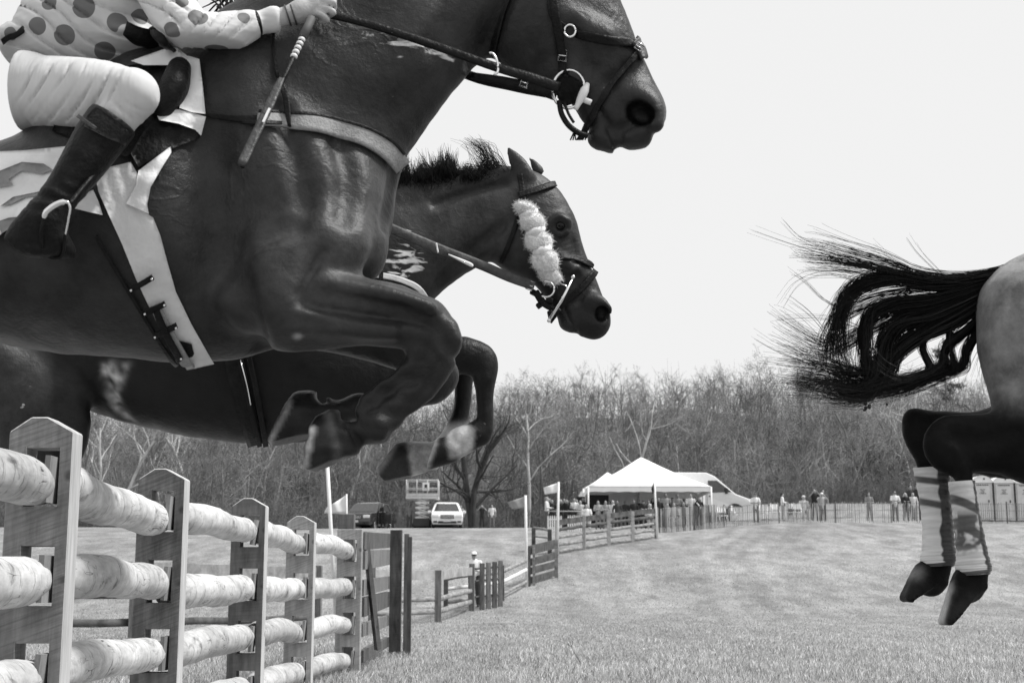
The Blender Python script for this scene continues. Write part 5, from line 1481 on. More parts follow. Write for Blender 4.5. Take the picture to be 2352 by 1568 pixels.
# ================================================== the horse already past the fence, at the right edge
Y3 = 4.6
H3 = empty('race_horse', D(2420, 900, Y3), 'bay horse leaving the picture at the right with its black tail streaming', 'horse', 'racing horses in mid-jump')
f = Field(D(2030, 1480, Y3) * (1, 0, 1) + (0, Y3 - .4, 0), (D(3900, 0, Y3)[0], Y3 + .4, D(0, 160, Y3)[2]), .011)
def mir(rows, dy): return [tuple(r[:5]) + (dy,) for r in rows]
f.chain(secs([(2352, 640, 2300, 790, .13), (2400, 590, 2370, 860, .20), (2480, 560, 2470, 960, .25), (2620, 560, 2620, 1000, .26), (2800, 580, 2790, 1010, .29), (2980, 560, 2960, 1050, .30), (3120, 510, 3110, 1080, .28), (3240, 540, 3220, 1040, .22), (3320, 620, 3300, 940, .14)], Y3), .05)
f.chain(secs([(3060, 520, 3260, 940, .2), (3260, 420, 3390, 760, .14), (3420, 330, 3500, 600, .11), (3540, 290, 3570, 520, .09)], Y3), .06)
f.chain(secs([(3590, 280, 3540, 440, .08), (3680, 340, 3600, 520, .09), (3760, 470, 3670, 600, .07), (3820, 590, 3750, 670, .055)], Y3), .03)
for sgn, rows in ((-1, 0), (1, 1)):
    f.chain(dots([(3560, 300, 16, .02), (3530, 250, 10, .012), (3524, 226, 3, .005)], Y3 + sgn * .06), .02)
    f.chain(secs([(3140, 900, 3090, 1080, .1), (3300, 1000, 3260, 1110, .075), (3420, 1080, 3370, 1150, .055), (3430, 1180, 3370, 1190, .045), (3410, 1320, 3370, 1320, .034), (3420, 1370, 3360, 1370, .045), (3380, 1440, 3330, 1400, .05)], Y3 + sgn * .13), .03)
# quarters and hind legs
f.ell(D(2420, 790, Y3 - .12), (.20, .13, .24), .06); f.ell(D(2420, 790, Y3 + .12), (.20, .13, .24), .06)
f.chain(dots([(2325, 690, 60, .09, -.07), (2318, 800, 70, .10, -.09), (2350, 900, 75, .10, -.10)], Y3), .05)
f.chain(dots([(2340, 690, 60, .09, .07), (2340, 800, 70, .10, .09), (2370, 900, 75, .10, .10)], Y3), .05)
YB = Y3 - .13
f.chain(secs([(2400, 850, 2620, 1000, .15), (2320, 910, 2500, 1090, .12), (2265, 944, 2380, 1090, .085), (2200, 950, 2290, 1082, .062), (2150, 955, 2230, 1090, .052)], YB + .02), .05)
f.chain(secs([(2146, 960, 2222, 1096, .046), (2192, 1080, 2230, 1090, .038), (2198, 1130, 2232, 1122, .034), (2206, 1220, 2246, 1212, .034), (2208, 1286, 2262, 1281, .040)], YB), .02)
f.chain(secs([(2200, 1300, 2268, 1290, .045), (2198, 1322, 2268, 1322, .042), (2188, 1346, 2260, 1354, .042)], YB), .012)
f.chain(secs([(2178, 1336, 2262, 1350, .046), (2166, 1366, 2262, 1386, .056), (2150, 1400, 2250, 1425, .062), (2140, 1425, 2220, 1450, .062)], YB), .006, clips=[hoofclip(2187, 1332, 2160, 1444, 2220, 1370, YB), hoofclip(2276, 1320, 2172, 1442, 2200, 1370, YB), hoofclip(2156, 1424, 2182, 1448, 2210, 1380, YB)])
f.chain(dots([(2190, 1346, 9, .03), (2225, 1350, 9, .046), (2258, 1346, 9, .03)], YB - .006), .008)
YA = Y3 + .10
f.chain(secs([(2360, 880, 2560, 1010, .14), (2290, 925, 2400, 1085, .10), (2220, 943, 2290, 1090, .075), (2150, 938, 2200, 1080, .06), (2110, 936, 2150, 1060, .05)], YA), .05)
f.chain(dots([(2098, 962, 24, .035), (2104, 980, 27, .04)], YA), .03)
f.chain(secs([(2078, 962, 2150, 1010, .045), (2084, 1010, 2170, 1030, .045), (2106, 1070, 2170, 1072, .038), (2120, 1160, 2176, 1160, .034), (2129, 1240, 2182, 1240, .036), (2126, 1278, 2188, 1282, .042)], YA), .02)
f.chain(secs([(2120, 1288, 2190, 1288, .046), (2110, 1306, 2188, 1312, .042), (2098, 1322, 2178, 1342, .042)], YA), .012)
f.chain(secs([(2092, 1312, 2178, 1348, .046), (2078, 1330, 2170, 1376, .056), (2062, 1352, 2150, 1402, .062), (2050, 1372, 2116, 1412, .062)], YA), .006, clips=[hoofclip(2100, 1300, 2064, 1388, 2140, 1330, YA), hoofclip(2196, 1306, 2078, 1388, 2120, 1325, YA), hoofclip(2062, 1366, 2088, 1392, 2120, 1330, YA)])
f.chain(dots([(2104, 1318, 9, .03), (2140, 1330, 9, .046), (2172, 1340, 8, .03)], YA - .006), .008)
v, q = f.mesh(); sk = Skin(v, q, Y3)
groove_on(sk, [(2352, 690), (2335, 760), (2330, 860)], 14, .02, .06)
groove_on(sk, [(2410, 700), (2420, 820), (2400, 900)], 14, .014, .06)
groove_on(sk, [(2200, 1000), (2260, 1010), (2330, 990)], 10, .01, .04)
v, q = f.mesh(); v = relax(v, q, 2, .4)
X, Yp = PX(v)
v = v + vnormals(v, q) * (.005 * nz3(v, 4.5, 5) + .002 * nz3(v, 12, 8))[:, None]
coat = .19 * (1 + .4 * nz3(v, 3.5, 2))
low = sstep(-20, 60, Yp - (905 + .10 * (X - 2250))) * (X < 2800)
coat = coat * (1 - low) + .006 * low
coat = np.where(inpoly(X, Yp, [(2090, 1300), (2116, 1300), (2120, 1338), (2080, 1346)]), .16 * (1 + nz3(v, 60)), coat)
hf = inpoly(X, Yp, [(2060, 1330), (2110, 1330), (2180, 1350), (2080, 1410), (2050, 1400)]) | inpoly(X, Yp, [(2180, 1356), (2260, 1360), (2200, 1450), (2150, 1460)]); coat = np.where(hf, .016 * (1 + .9 * nz3(v, (20, 20, 90))), coat)
rim = sstep(9, 5, segdist(X, Yp, [(2182, 1344), (2158, 1440)])) * (v[:, 1] < Y3) * (Yp > 1340); coat = coat * (1 - rim) + .45 * rim
fast_mesh('body', v, q, coat_mat('bay coat', 1.0, .5, .5, .07), H3, True, {'coat': blur_attr(q, coat, 3), 'foam': np.zeros(len(v))})
S3 = Skin(v, q, Y3)
for sgn in (-1, 1):
    MB().ball(D(3690, 430, Y3 + sgn * .095), (.022, .014, .02)).build('eye', M_eye, H3, True)
# bandages on both hind cannons: pale gauze, dark tape behind, tape bands
def wrap_mat():
    m = bpy.data.materials.new('leg bandage'); m.use_nodes = True
    t = m.node_tree; N = t.nodes; L = t.links; b = N['Principled BSDF']
    at = N.new('ShaderNodeAttribute'); at.attribute_name = 'shade'
    tc = N.new('ShaderNodeTexCoord'); mp = N.new('ShaderNodeMapping'); mp.inputs['Scale'].default_value = (6, 6, 60); L.new(tc.outputs['Object'], mp.inputs[0])
    nz = N.new('ShaderNodeTexNoise'); nz.inputs['Scale'].default_value = 1; nz.inputs['Detail'].default_value = 6; L.new(mp.outputs[0], nz.inputs['Vector'])
    r = N.new('ShaderNodeMapRange'); r.inputs[1].default_value = .3; r.inputs[2].default_value = .7; r.inputs[3].default_value = .78; r.inputs[4].default_value = 1.15; L.new(nz.outputs[0], r.inputs[0])
    mu = N.new('ShaderNodeMath'); mu.operation = 'MULTIPLY'; L.new(at.outputs['Fac'], mu.inputs[0]); L.new(r.outputs[0], mu.inputs[1]); L.new(mu.outputs[0], b.inputs['Base Color'])
    g = N.new('ShaderNodeMapRange'); g.inputs[1].default_value = .05; g.inputs[2].default_value = .4; g.inputs[3].default_value = .32; g.inputs[4].default_value = .9; L.new(at.outputs['Fac'], g.inputs[0]); L.new(g.outputs[0], b.inputs['Roughness'])
    bp = N.new('ShaderNodeBump'); bp.inputs['Strength'].default_value = .6; bp.inputs['Distance'].default_value = .006; L.new(nz.outputs[0], bp.inputs['Height']); L.new(bp.outputs[0], b.inputs['Normal'])
    b.inputs['Specular IOR Level'].default_value = .3
    return m
M_wrap = wrap_mat()
def leg_wrap(pts, Yc, b, tape_side, bands, soil):
    """pts: rows (xl, xr, y) down the cannon; pale gauze, dark tape down one side, grey tape bands"""
    R = spline(np.array([(p[0], p[1], p[2]) for p in pts], float), 26)
    k = len(R); n = 96
    ctr = np.array([D((r[0] + r[1]) / 2, r[2], Yc) for r in R])
    hw = np.array([np.linalg.norm(D(r[1], r[2], Yc) - D(r[0], r[2], Yc)) / 2 + .006 for r in R])
    th = np.arange(n) * 2 * np.pi / n
    tt = (np.arange(k) / (k - 1))[:, None]
    ca, sa = np.cos(th)[None], np.sin(th)[None]
    fold = .0008 * np.sin(tt * 58 + 1.6 * ca + .6 * np.sin(3 * th)[None]) + .0006 * np.sin(tt * 131 + 3 * sa)
    V = np.stack([ctr[:, 0:1] + (hw[:, None] + fold) * ca, ctr[:, 1:2] - (b + .006 + fold) * sa, ctr[:, 2:3] + .03 * hw[:, None] * np.sin(2 * th)[None]], 2)
    sh = np.full((k, n), .68)
    if soil:
        so = nz3(V.reshape(-1, 3), 26, 2).reshape(k, n) + .6 * nz3(V.reshape(-1, 3), 60, 5).reshape(k, n)
        sh = sh * (1 - .85 * sstep(.0, .45, so + .25) * sstep(.22, .30, tt) * sstep(.62, .50, tt)); sh *= .86
    edge = tape_side + .08 * np.sin(tt * 9) + .05 * np.sin(tt * 23) + .04 * np.sin(tt * 51)
    side = sstep(-.05, .05, ca - edge) * np.ones((k, 1))
    sh = sh * (1 - side) + (.035 + .03 * np.sin(tt * 70 + 2 * sa) ** 2) * side
    for f0, f1, slope in bands:
        c_ = tt + slope * ca
        m_ = sstep(f0 - .008, f0 + .008, c_) * sstep(f1 + .008, f1 - .008, c_)
        sh = sh * (1 - m_) + (.085 * (1 - .45 * side)) * m_
    o = (np.arange(k - 1) * n)[:, None]; j = np.arange(n)[None]; j2 = (j + 1) % n
    F = np.stack([o + j, o + n + j, o + n + j2, o + j2], 2).reshape(-1, 4)
    fast_mesh('leg_wrap', V.reshape(-1, 3), F, M_wrap, H3, True, {'shade': sh.ravel()})
leg_wrap([(2102, 2176, 1074), (2114, 2178, 1130), (2123, 2184, 1200), (2123, 2188, 1255), (2118, 2194, 1284), (2126, 2186, 1300)], YA, .050, -.08, [(.10, .155, -.03), (.27, .315, -.03), (.88, 1.1, .03)], False)
leg_wrap([(2184, 2232, 1106), (2192, 2240, 1160), (2199, 2252, 1220), (2202, 2264, 1275), (2200, 2272, 1304), (2206, 2266, 1320)], YB, .050, .44, [(.17, .25, -.06), (.37, .45, -.07), (.86, 1.1, .03)], True)

# the streaming tail: locks that follow guide curves
guides = [  # (points, strands, spread at tip, radius)
 ([(2430, 585), (2352, 606), (2250, 640), (2150, 655), (2060, 640), (1980, 655), (1940, 690), (1925, 760), (1930, 830), (1960, 890)], 150, 26, 1.4),
 ([(2430, 590), (2352, 615), (2250, 655), (2140, 690), (2050, 700), (1995, 730), (1985, 800), (2000, 860), (2060, 890), (2150, 860)], 170, 22, 1.5),
 ([(2430, 592), (2352, 620), (2260, 670), (2150, 720), (2070, 740), (2030, 790), (2020, 850), (1980, 880), (1900, 865), (1800, 855)], 170, 26, 1.4),
 ([(2430, 595), (2352, 628), (2270, 690), (2190, 740), (2110, 770), (2060, 810), (2040, 860), (1990, 890), (1930, 890), (1830, 880)], 150, 24, 1.4),
 ([(2430, 596), (2352, 632), (2280, 700), (2220, 760), (2170, 800), (2165, 840), (2110, 870), (2030, 885), (1960, 905), (1900, 890)], 120, 14, 1.4),
 ([(2430, 598), (2352, 636), (2285, 700), (2245, 760), (2220, 800), (2210, 840), (2150, 855), (2080, 870), (1980, 900), (1930, 910)], 80, 12, 1.3),
 ([(2430, 588), (2352, 610), (2240, 640), (2130, 640), (2040, 610), (1960, 590), (1890, 570), (1830, 560)], 50, 26, 1.0),
 ([(2430, 590), (2352, 612), (2230, 645), (2110, 640), (2010, 620), (1930, 605), (1870, 600), (1840, 590)], 50, 24, 1.0),
 ([(2430, 592), (2352, 618), (2220, 660), (2090, 670), (2000, 690), (1930, 720), (1900, 770), (1890, 810), (1850, 790), (1790, 760)], 40, 26, .9),
 ([(2430, 592), (2352, 620), (2220, 680), (2080, 720), (1980, 770), (1920, 800), (1880, 800), (1830, 775), (1780, 745)], 50, 30, .9),
 ([(2430, 592), (2352, 624), (2230, 700), (2110, 770), (2000, 850), (1940, 850), (1880, 830), (1780, 815)], 50, 22, .9),
 ([(2430, 592), (2352, 624), (2240, 700), (2130, 760), (2040, 830), (1990, 905), (1930, 905), (1880, 890), (1800, 870)], 70, 26, 1.0),
 ([(2430, 594), (2352, 628), (2260, 690), (2190, 740), (2180, 790), (2190, 840), (2160, 860), (2080, 890), (1990, 912), (1900, 905)], 60, 14, 1.0),
 ([(2430, 594), (2352, 628), (2265, 690), (2140, 760), (2120, 800), (2140, 850), (2100, 872), (2000, 896), (1920, 880), (1840, 880)], 60, 14, 1.0),
]
hs, r0s, r1s = [], [], []
for pts, n, spr, rr in guides:
    P = np.array(pts, float); k = len(P); spr *= .82
    locks_ = [(rng.normal(0, 1, 3), rng.random() * 6, rng.uniform(3, 5.5), rng.normal(0, .05)) for _ in range(max(12, n // 2))]
    for i in range(int(n * 2.3)):
        ph, p0_, fr_, ly = locks_[rng.integers(len(locks_))]
        w0 = np.linspace(.16, 1, k) ** 1.1
        e = rng.normal(0, 1, 3) * .24
        tl_ = np.linspace(0, 1, k)
        yy = Y3 + .02 + (ly + rng.normal(0, .012)) * w0
        bend = (np.sin(tl_ * fr_ + p0_) * 8 + np.sin(tl_ * fr_ * 3.1 + p0_ * 2) * 3.0) * w0
        fray = tl_ ** 3 * spr * rng.normal(0, .45, (2, 1))
        x = P[:, 0] + (ph[0] + e[0]) * spr * .6 * w0 + bend + fray[0] + rng.normal(0, .8, k) * w0
        y = P[:, 1] + (ph[1] + e[1]) * spr * w0 * .9 + bend[::-1] * .8 + fray[1] + rng.normal(0, .8, k) * w0
        wa_ = rng.uniform(2.5, 9, 4); wp_ = rng.random(4) * 6
        x = x + (np.sin(tl_ * wa_[0] + wp_[0]) * 6 + np.sin(tl_ * wa_[1] * 1.8 + wp_[1]) * 2.5) * w0 ** 1.3
        y = y + (np.sin(tl_ * wa_[2] + wp_[2]) * 6 + np.sin(tl_ * wa_[3] * 1.8 + wp_[3]) * 2.5) * w0 ** 1.3
        f_ = rng.uniform(.66, 1.03)
        Q = np.array([D(x[j], y[j], yy[j]) for j in range(k)])
        S_ = spline(Q, 4); m_ = (len(S_) - 1) * min(1, f_)
        idx = np.linspace(0, m_, 34); i0 = np.clip(idx.astype(int), 0, len(S_) - 2); fr2 = (idx - i0)[:, None]
        hs.append(S_[i0] * (1 - fr2) + S_[i0 + 1] * fr2); r0s.append((.00115) * rr * rng.uniform(.6, 1.2)); r1s.append(.0004)
fly = [[(2050, 640), (1960, 600), (1880, 572), (1800, 545), (1720, 515)], [(2060, 640), (1980, 600), (1910, 575), (1840, 545), (1800, 505)], [(2190, 660), (2150, 620), (2110, 580), (2085, 545)],
       [(2100, 650), (2060, 615), (2030, 590), (2000, 565)], [(2000, 655), (1900, 620), (1830, 640), (1790, 690)], [(1960, 720), (1900, 690), (1860, 650), (1830, 625)], [(1920, 800), (1860, 730), (1820, 700), (1800, 690)],
       [(2270, 700), (2260, 780), (2240, 830), (2225, 870)], [(2290, 720), (2280, 800), (2255, 850), (2262, 900)], [(1950, 870), (1860, 830), (1790, 800), (1740, 770)], [(2000, 760), (1920, 730), (1850, 725), (1790, 730)]]
for P in fly:
    for i in range(5):
        j = rng.normal(0, 1, 2) * 4
        Q = np.array([D(x + j[0] * (1 + .5 * a), y + j[1] * (1 + .5 * a), Y3 + .02 + .02 * a) for a, (x, y) in enumerate(P)])
        S_ = spline(Q, 9); idx = np.linspace(0, len(S_) - 1, 34); i0 = np.clip(idx.astype(int), 0, len(S_) - 2); fr2 = (idx - i0)[:, None]
        hs.append(S_[i0] * (1 - fr2) + S_[i0 + 1] * fr2); r0s.append(.0009); r1s.append(.0003)
hair('tail', hs, H3, M_hair, r0s, r1s)
dk = MB(); dk.tube(spline([D(2520, 572, Y3), D(2440, 588, Y3), D(2370, 610, Y3 + .01), D(2310, 640, Y3 + .01), D(2250, 668, Y3 + .02)], 6), np.linspace(.05, .006, 25), 10, flat=.7)
dk.build('tail_dock', M_hair, H3, True)
for k, (x, y, s_) in enumerate(((1988, 931, .013), (2037, 928, .006))):
    cf = Field(D(x, y, 6.5) - .04, D(x, y, 6.5) + .04, .003)
    for i in range(6): cf.ell(D(x, y, 6.5) + rng.normal(0, s_ * .6, 3), rng.uniform(.4, .8, 3) * s_, .005)
    cv, cq = cf.mesh()
    tag(fast_mesh('turf_clod', cv, cq, mat('dark soil', .01, .03, rough=.95, scale=60, bump=.5), None, True), ['larger dark clod of turf thrown up in the air below the streaming tail', 'tiny dark clod of turf in the air right of the larger clod'][k], 'clod', 'flying clods of turf')
# ================================================== the rider of the near horse
J = empty('person', D(150, 300, Y1), 'jockey in polka dot silks and white breeches crouched on the nearest horse holding a whip', 'person')
M_skin = mat('skin', .34, .46, rough=.55, scale=25, bump=.15)
def dots_mat():
    m = mat('white silk', .52, .62, rough=.6, scale=4, stretch=(1, 1, 1), bump=0).copy()
    m.name = 'polka dot silk'
    return m
def folds(m, scale, strength, dist, rot, stretch, dd=2.0):
    t = m.node_tree; N = t.nodes; L = t.links; b = N['Principled BSDF']
    tc = N.new('ShaderNodeTexCoord'); mp = N.new('ShaderNodeMapping'); mp.inputs['Rotation'].default_value = rot; mp.inputs['Scale'].default_value = stretch
    L.new(tc.outputs['Object'], mp.inputs[0])
    nz = N.new('ShaderNodeTexNoise'); nz.inputs['Scale'].default_value = scale; nz.inputs['Detail'].default_value = dd; nz.inputs['Distortion'].default_value = .4
    L.new(mp.outputs[0], nz.inputs['Vector'])
    bp = N.new('ShaderNodeBump'); bp.inputs['Strength'].default_value = strength; bp.inputs['Distance'].default_value = dist
    L.new(nz.outputs[0], bp.inputs['Height']); L.new(bp.outputs[0], b.inputs['Normal'])
    return m
# breeches
f = Field(D(-60, 400, Y1 - .55) * (1, 0, 1) + (-.05, Y1 - .55, 0), D(420, 70, Y1) * (1, 0, 1) + (.05, Y1 + .5, 0), .0065)
f.chain(secs([(15, 120, -5, 250, .15), (40, 110, 30, 270, .14)], Y1), .05)
f.ell(D(52, 190, Y1), (.10, .17, .11), .05)
for sgn in (-1, 1): f.ell(D(52, 208, Y1 + .16 * sgn), (.090, .10, .100), .04)
for sgn in (-1, 1):
    f.chain(secs([(30, 138, 2, 262, .08, .10 * sgn), (70, 132, 40, 288, .088, .14 * sgn), (160, 133, 150, 298, .09, .25 * sgn), (240, 142, 232, 286, .085, .34 * sgn), (318, 165, 282, 268, .072, .41 * sgn)], Y1), .03)
    f.chain(dots([(312, 215, 52, .066, .42 * sgn), (284, 256, 44, .06, .42 * sgn), (252, 290, 46, .058, .425 * sgn), (225, 330, 40, .05, .43 * sgn)], Y1), .02)
v, q = f.mesh(); v = relax(v, q, 2, .4)
X, Yp = PX(v)
# creases pulled diagonally across the thigh
near = (v[:, 1] < Y1 - .12)
def creases(phase, sharp=.06): return -np.exp(-np.sin(phase) ** 2 / sharp)        # narrow valleys between smooth rolls
w1 = sstep(24, 70, X) * sstep(300, 235, X) * sstep(138, 165, Yp) * sstep(300, 268, Yp) * near * (.55 + .45 * np.sin(X / 29 + Yp / 17))
w2 = sstep(215, 260, X) * sstep(222, 250, Yp) * near
v[:, 1] -= .015 * creases((X * .86 + Yp * .45) / 9.0 + .5 * np.sin(Yp / 41) + .8 * np.sin(X / 43), .07) * w1 + .005 * creases((X * .45 - Yp * .9) / 8.0 + np.sin(X / 22)) * w2
MBr = folds(mat('white breeches', .50, .58, rough=.8, scale=6).copy(), 9, .35, .02, (0, math.radians(-30), 0), (3, 1, .7))
fast_mesh('breeches', v, q, MBr, J, True)
SB = Skin(v, q, Y1 - .4)
# shirt
f = Field((D(-40, 0, Y1)[0] - .1, Y1 - .5, D(0, 190, Y1)[2]), (D(680, 0, Y1)[0], Y1 + .5, D(0, -310, Y1)[2]), .0065)
f.chain(secs([(14, 84, 90, 150, .15), (30, 55, 190, 158, .165), (70, -15, 320, 150, .18), (120, -90, 400, 100, .19), (200, -170, 430, 0, .19), (285, -225, 430, -95, .16), (350, -240, 430, -150, .09)], Y1), .04)
f.ell(D(330, 118, Y1 - .02), (.10, .17, .032), .04, R=((.98, 0, .2), (0, 1, 0), (-.2, 0, .98)))
for sgn in (-1, 1):
    f.chain(dots([(318, -130, 66, .07, .19 * sgn), (352, -60, 62, .066, .23 * sgn), (395, 20, 58, .062, .27 * sgn), (432, 72, 58, .058, .29 * sgn), (480, 80, 52, .055, .28 * sgn), (530, 72, 46, .05, .26 * sgn), (572, 59, 36, .042, .245 * sgn), (584, 56, 29, .034, .24 * sgn), (600, 52, 27, .03, .235 * sgn), (628, 45, 31, .033, .23 * sgn)], Y1), .03)
v, q = f.mesh(); v = relax(v, q, 2, .4)
X, Yp = PX(v)
arm = sstep(400, 450, X)
ns = (v[:, 1] < Y1 - .05)
fa = creases((X * .72 + Yp * .70) / 9.5 + .8 * np.sin(X / 37), .08) * arm * sstep(590, 565, X) * sstep(10, 40, Yp)
fb = creases((-X * .50 + Yp * .87) / 12.0 + 1.1 * np.sin(X / 46) + .5 * np.sin(Yp / 20), .07) * (1 - arm)
fc = creases((X * .35 + Yp * .93) / 9.0 + np.sin(X / 30), .1) * sstep(350, 380, X) * sstep(450, 415, X)
v[:, 1] -= (.010 * fa + .012 * fb + .005 * fc) * ns
ms_ = folds(dots_mat(), 7, .45, .02, (0, math.radians(35), 0), (1, 1, 3.0))
SS = Skin(v, q, Y1 - .3)
def add_dots(m, pts, c, org):
    t = m.node_tree; N = t.nodes; L = t.links; b = N['Principled BSDF']
    src = b.inputs['Base Color'].links[0].from_socket
    tc = N.new('ShaderNodeTexCoord'); acc = None
    for p, r in pts:
        d = N.new('ShaderNodeVectorMath'); d.operation = 'DISTANCE'; L.new(tc.outputs['Object'], d.inputs[0]); d.inputs[1].default_value = p - org
        l = N.new('ShaderNodeMath'); l.operation = 'LESS_THAN'; L.new(d.outputs['Value'], l.inputs[0]); l.inputs[1].default_value = r
        if acc is None: acc = l
        else:
            x = N.new('ShaderNodeMath'); x.operation = 'MAXIMUM'; L.new(acc.outputs[0], x.inputs[0]); L.new(l.outputs[0], x.inputs[1]); acc = x
    mx = N.new('ShaderNodeMix'); mx.data_type = 'RGBA'; L.new(acc.outputs[0], mx.inputs[0]); L.new(src, mx.inputs[6]); mx.inputs[7].default_value = grey(c); L.new(mx.outputs[2], b.inputs['Base Color'])
pts = []
for x, y, r in ((115, 8, 19), (192, 16, 26), (85, 60, 21), (148, 81, 24), (270, 50, 25), (241, 116, 24), (392, 73, 22), (455, 38, 23), (497, 112, 27), (560, 40, 15), (418, 2, 16), (100, -60, 24), (200, -80, 24), (290, -30, 24), (330, -100, 24), (24, 78, 16), (360, 118, 22), (320, 40, 20)):
    p = SS.at(x, y, 0)
    if p is not None: pts.append((p, np.linalg.norm(D(x + r, y, p[1]) - D(x, y, p[1]))))
for _ in range(24):        # and on the far side
    p = v[rng.integers(len(v))]
    if p[1] > Y1 + .03: pts.append((p, .026))
pts = pts[:34]
add_dots(ms_, pts, .14, np.array(J.location))
sh = fast_mesh('shirt', v, q, ms_, J, True)
wb = MB(); strap_on(wb, SS, [(8, 92), (24, 84), (40, 80), (56, 70)], 12, .006, .004); wb.build('waistband', M_leather, J, True)
ab = MB()
for sgn in (-1, 1):
    c = D(586, 57, Y1 + .24 * sgn); u = D(600, 54, Y1 + .235 * sgn) - D(572, 60, Y1 + .245 * sgn); u /= np.linalg.norm(u)
    a = np.cross(u, (0, 1, 0)); a /= np.linalg.norm(a); w_ = np.cross(u, a)
    G = np.array([[c + u * s_ + a * .034 * math.cos(t) + w_ * .038 * math.sin(t) for t in np.linspace(0, 2 * math.pi, 30)] for s_ in (-.008, 0, .008)])
    ob = MB().sheet(G, .004).build('arm_band', M_leather, J, True)
# dark under-layer pocket and gear at the waist
gk = MB(); strap_on(gk, SS, [(290, 66), (330, 86), (372, 98), (398, 106)], [14, 30, 26, 12], .008, .008); strap_on(gk, SS, [(352, 62), (378, 92), (402, 112)], [12, 16, 14], .012, .008); gk.build('pocket_flap', M_leather, J, True)
# body: head, arms, hands, the rest inside the clothes: one skin
f = Field((D(-40, 0, Y1)[0] - .1, Y1 - .5, D(0, 330, Y1)[2]), (D(800, 0, Y1)[0], Y1 + .42, D(0, -480, Y1)[2]), .0055)
f.chain(secs([(100, 130, 100, 215, .08), (110, 50, 200, 130, .11), (180, -80, 360, 50, .13), (290, -190, 410, -110, .12)], Y1), .04)
f.chain(dots([(385, -190, 50, .055), (425, -225, 46, .05), (455, -250, 50, .055)], Y1), .03)
f.ell(D(500, -280, Y1), (.105, .08, .12), .03); f.ell(D(555, -235, Y1), (.05, .055, .06), .03); f.ell(D(592, -262, Y1), (.026, .014, .02), .015)
for sgn in (-1, 1):
    f.ell(D(488, -262, Y1 + sgn * .078), (.018, .012, .032), .01)
    f.ell(D(570, -288, Y1 + sgn * .034), (.018, .016, .012), .012, op='cut')
    f.chain(dots([(105, 205, 42, .05, .16 * sgn), (300, 212, 38, .045, .41 * sgn), (240, 300, 34, .04, .43 * sgn)], Y1), .04)
    f.chain(dots([(318, -130, 36, .038, .19 * sgn), (400, 20, 26, .026, .27 * sgn), (436, 72, 22, .022, .285 * sgn), (480, 78, 22, .022, .275 * sgn), (530, 70, 22, .022, .26 * sgn), (590, 55, 20, .02, .24 * sgn), (625, 46, 22, .022, .23 * sgn), (660, 36, 22, .022, .225 * sgn), (690, 26, 25, .024, .22 * sgn)], Y1), .03)
    yh = .215 * sgn
    f.chain(dots([(690, 26, 25, .024, yh), (710, 18, 29, .024, yh), (726, 12, 25, .023, yh)], Y1), .015)           # palm
    for j, (kx, ky, tx, ty, ux, uy) in enumerate(((742, -13, 769, -8, 766, 8), (746, 3, 774, 10, 764, 23), (742, 19, 767, 29, 752, 38), (731, 32, 752, 46, 736, 51))):
        f.chain(dots([(kx - 12, ky, 9, .011, yh + sgn * .004), (kx + 4, ky + 1, 8.6, .011, yh + sgn * .012), (tx, ty, 7.6, .010, yh + sgn * .012), (ux, uy, 6.8, .009, yh - sgn * .010)], Y1), .0025, n=2)
    f.chain(dots([(706, -4, 12, .013, yh - sgn * .01), (728, -14, 10.5, .011, yh - sgn * .018), (752, -12, 9, .010, yh - sgn * .02)], Y1), .008)    # thumb
v, q = f.mesh(); v = relax(v, q, 1, .3)
fast_mesh('body', v, q, M_skin, J, True)
SK = Skin(v, q, Y1 - .2)
bc = MB()
for x0 in (658, 672):
    strap_on(bc, SK, [(x0 - 4, 14), (x0 + 2, 34), (x0 + 9, 56)], 4, .003, .003)
bc.build('bracelet', M_leather2, J, True)
hm = Field(D(400, -200, Y1) - (.1, .2, .05), D(620, -420, Y1) + (.1, .2, .1), .01)
hm.ell(D(494, -300, Y1), (.135, .105, .125), .02); hm.ell(D(560, -300, Y1), (.09, .075, .014), .03)
hv, hq = hm.mesh(); fast_mesh('helmet', hv, hq, mat('white helmet cover', .6, .7, rough=.5), J, True)
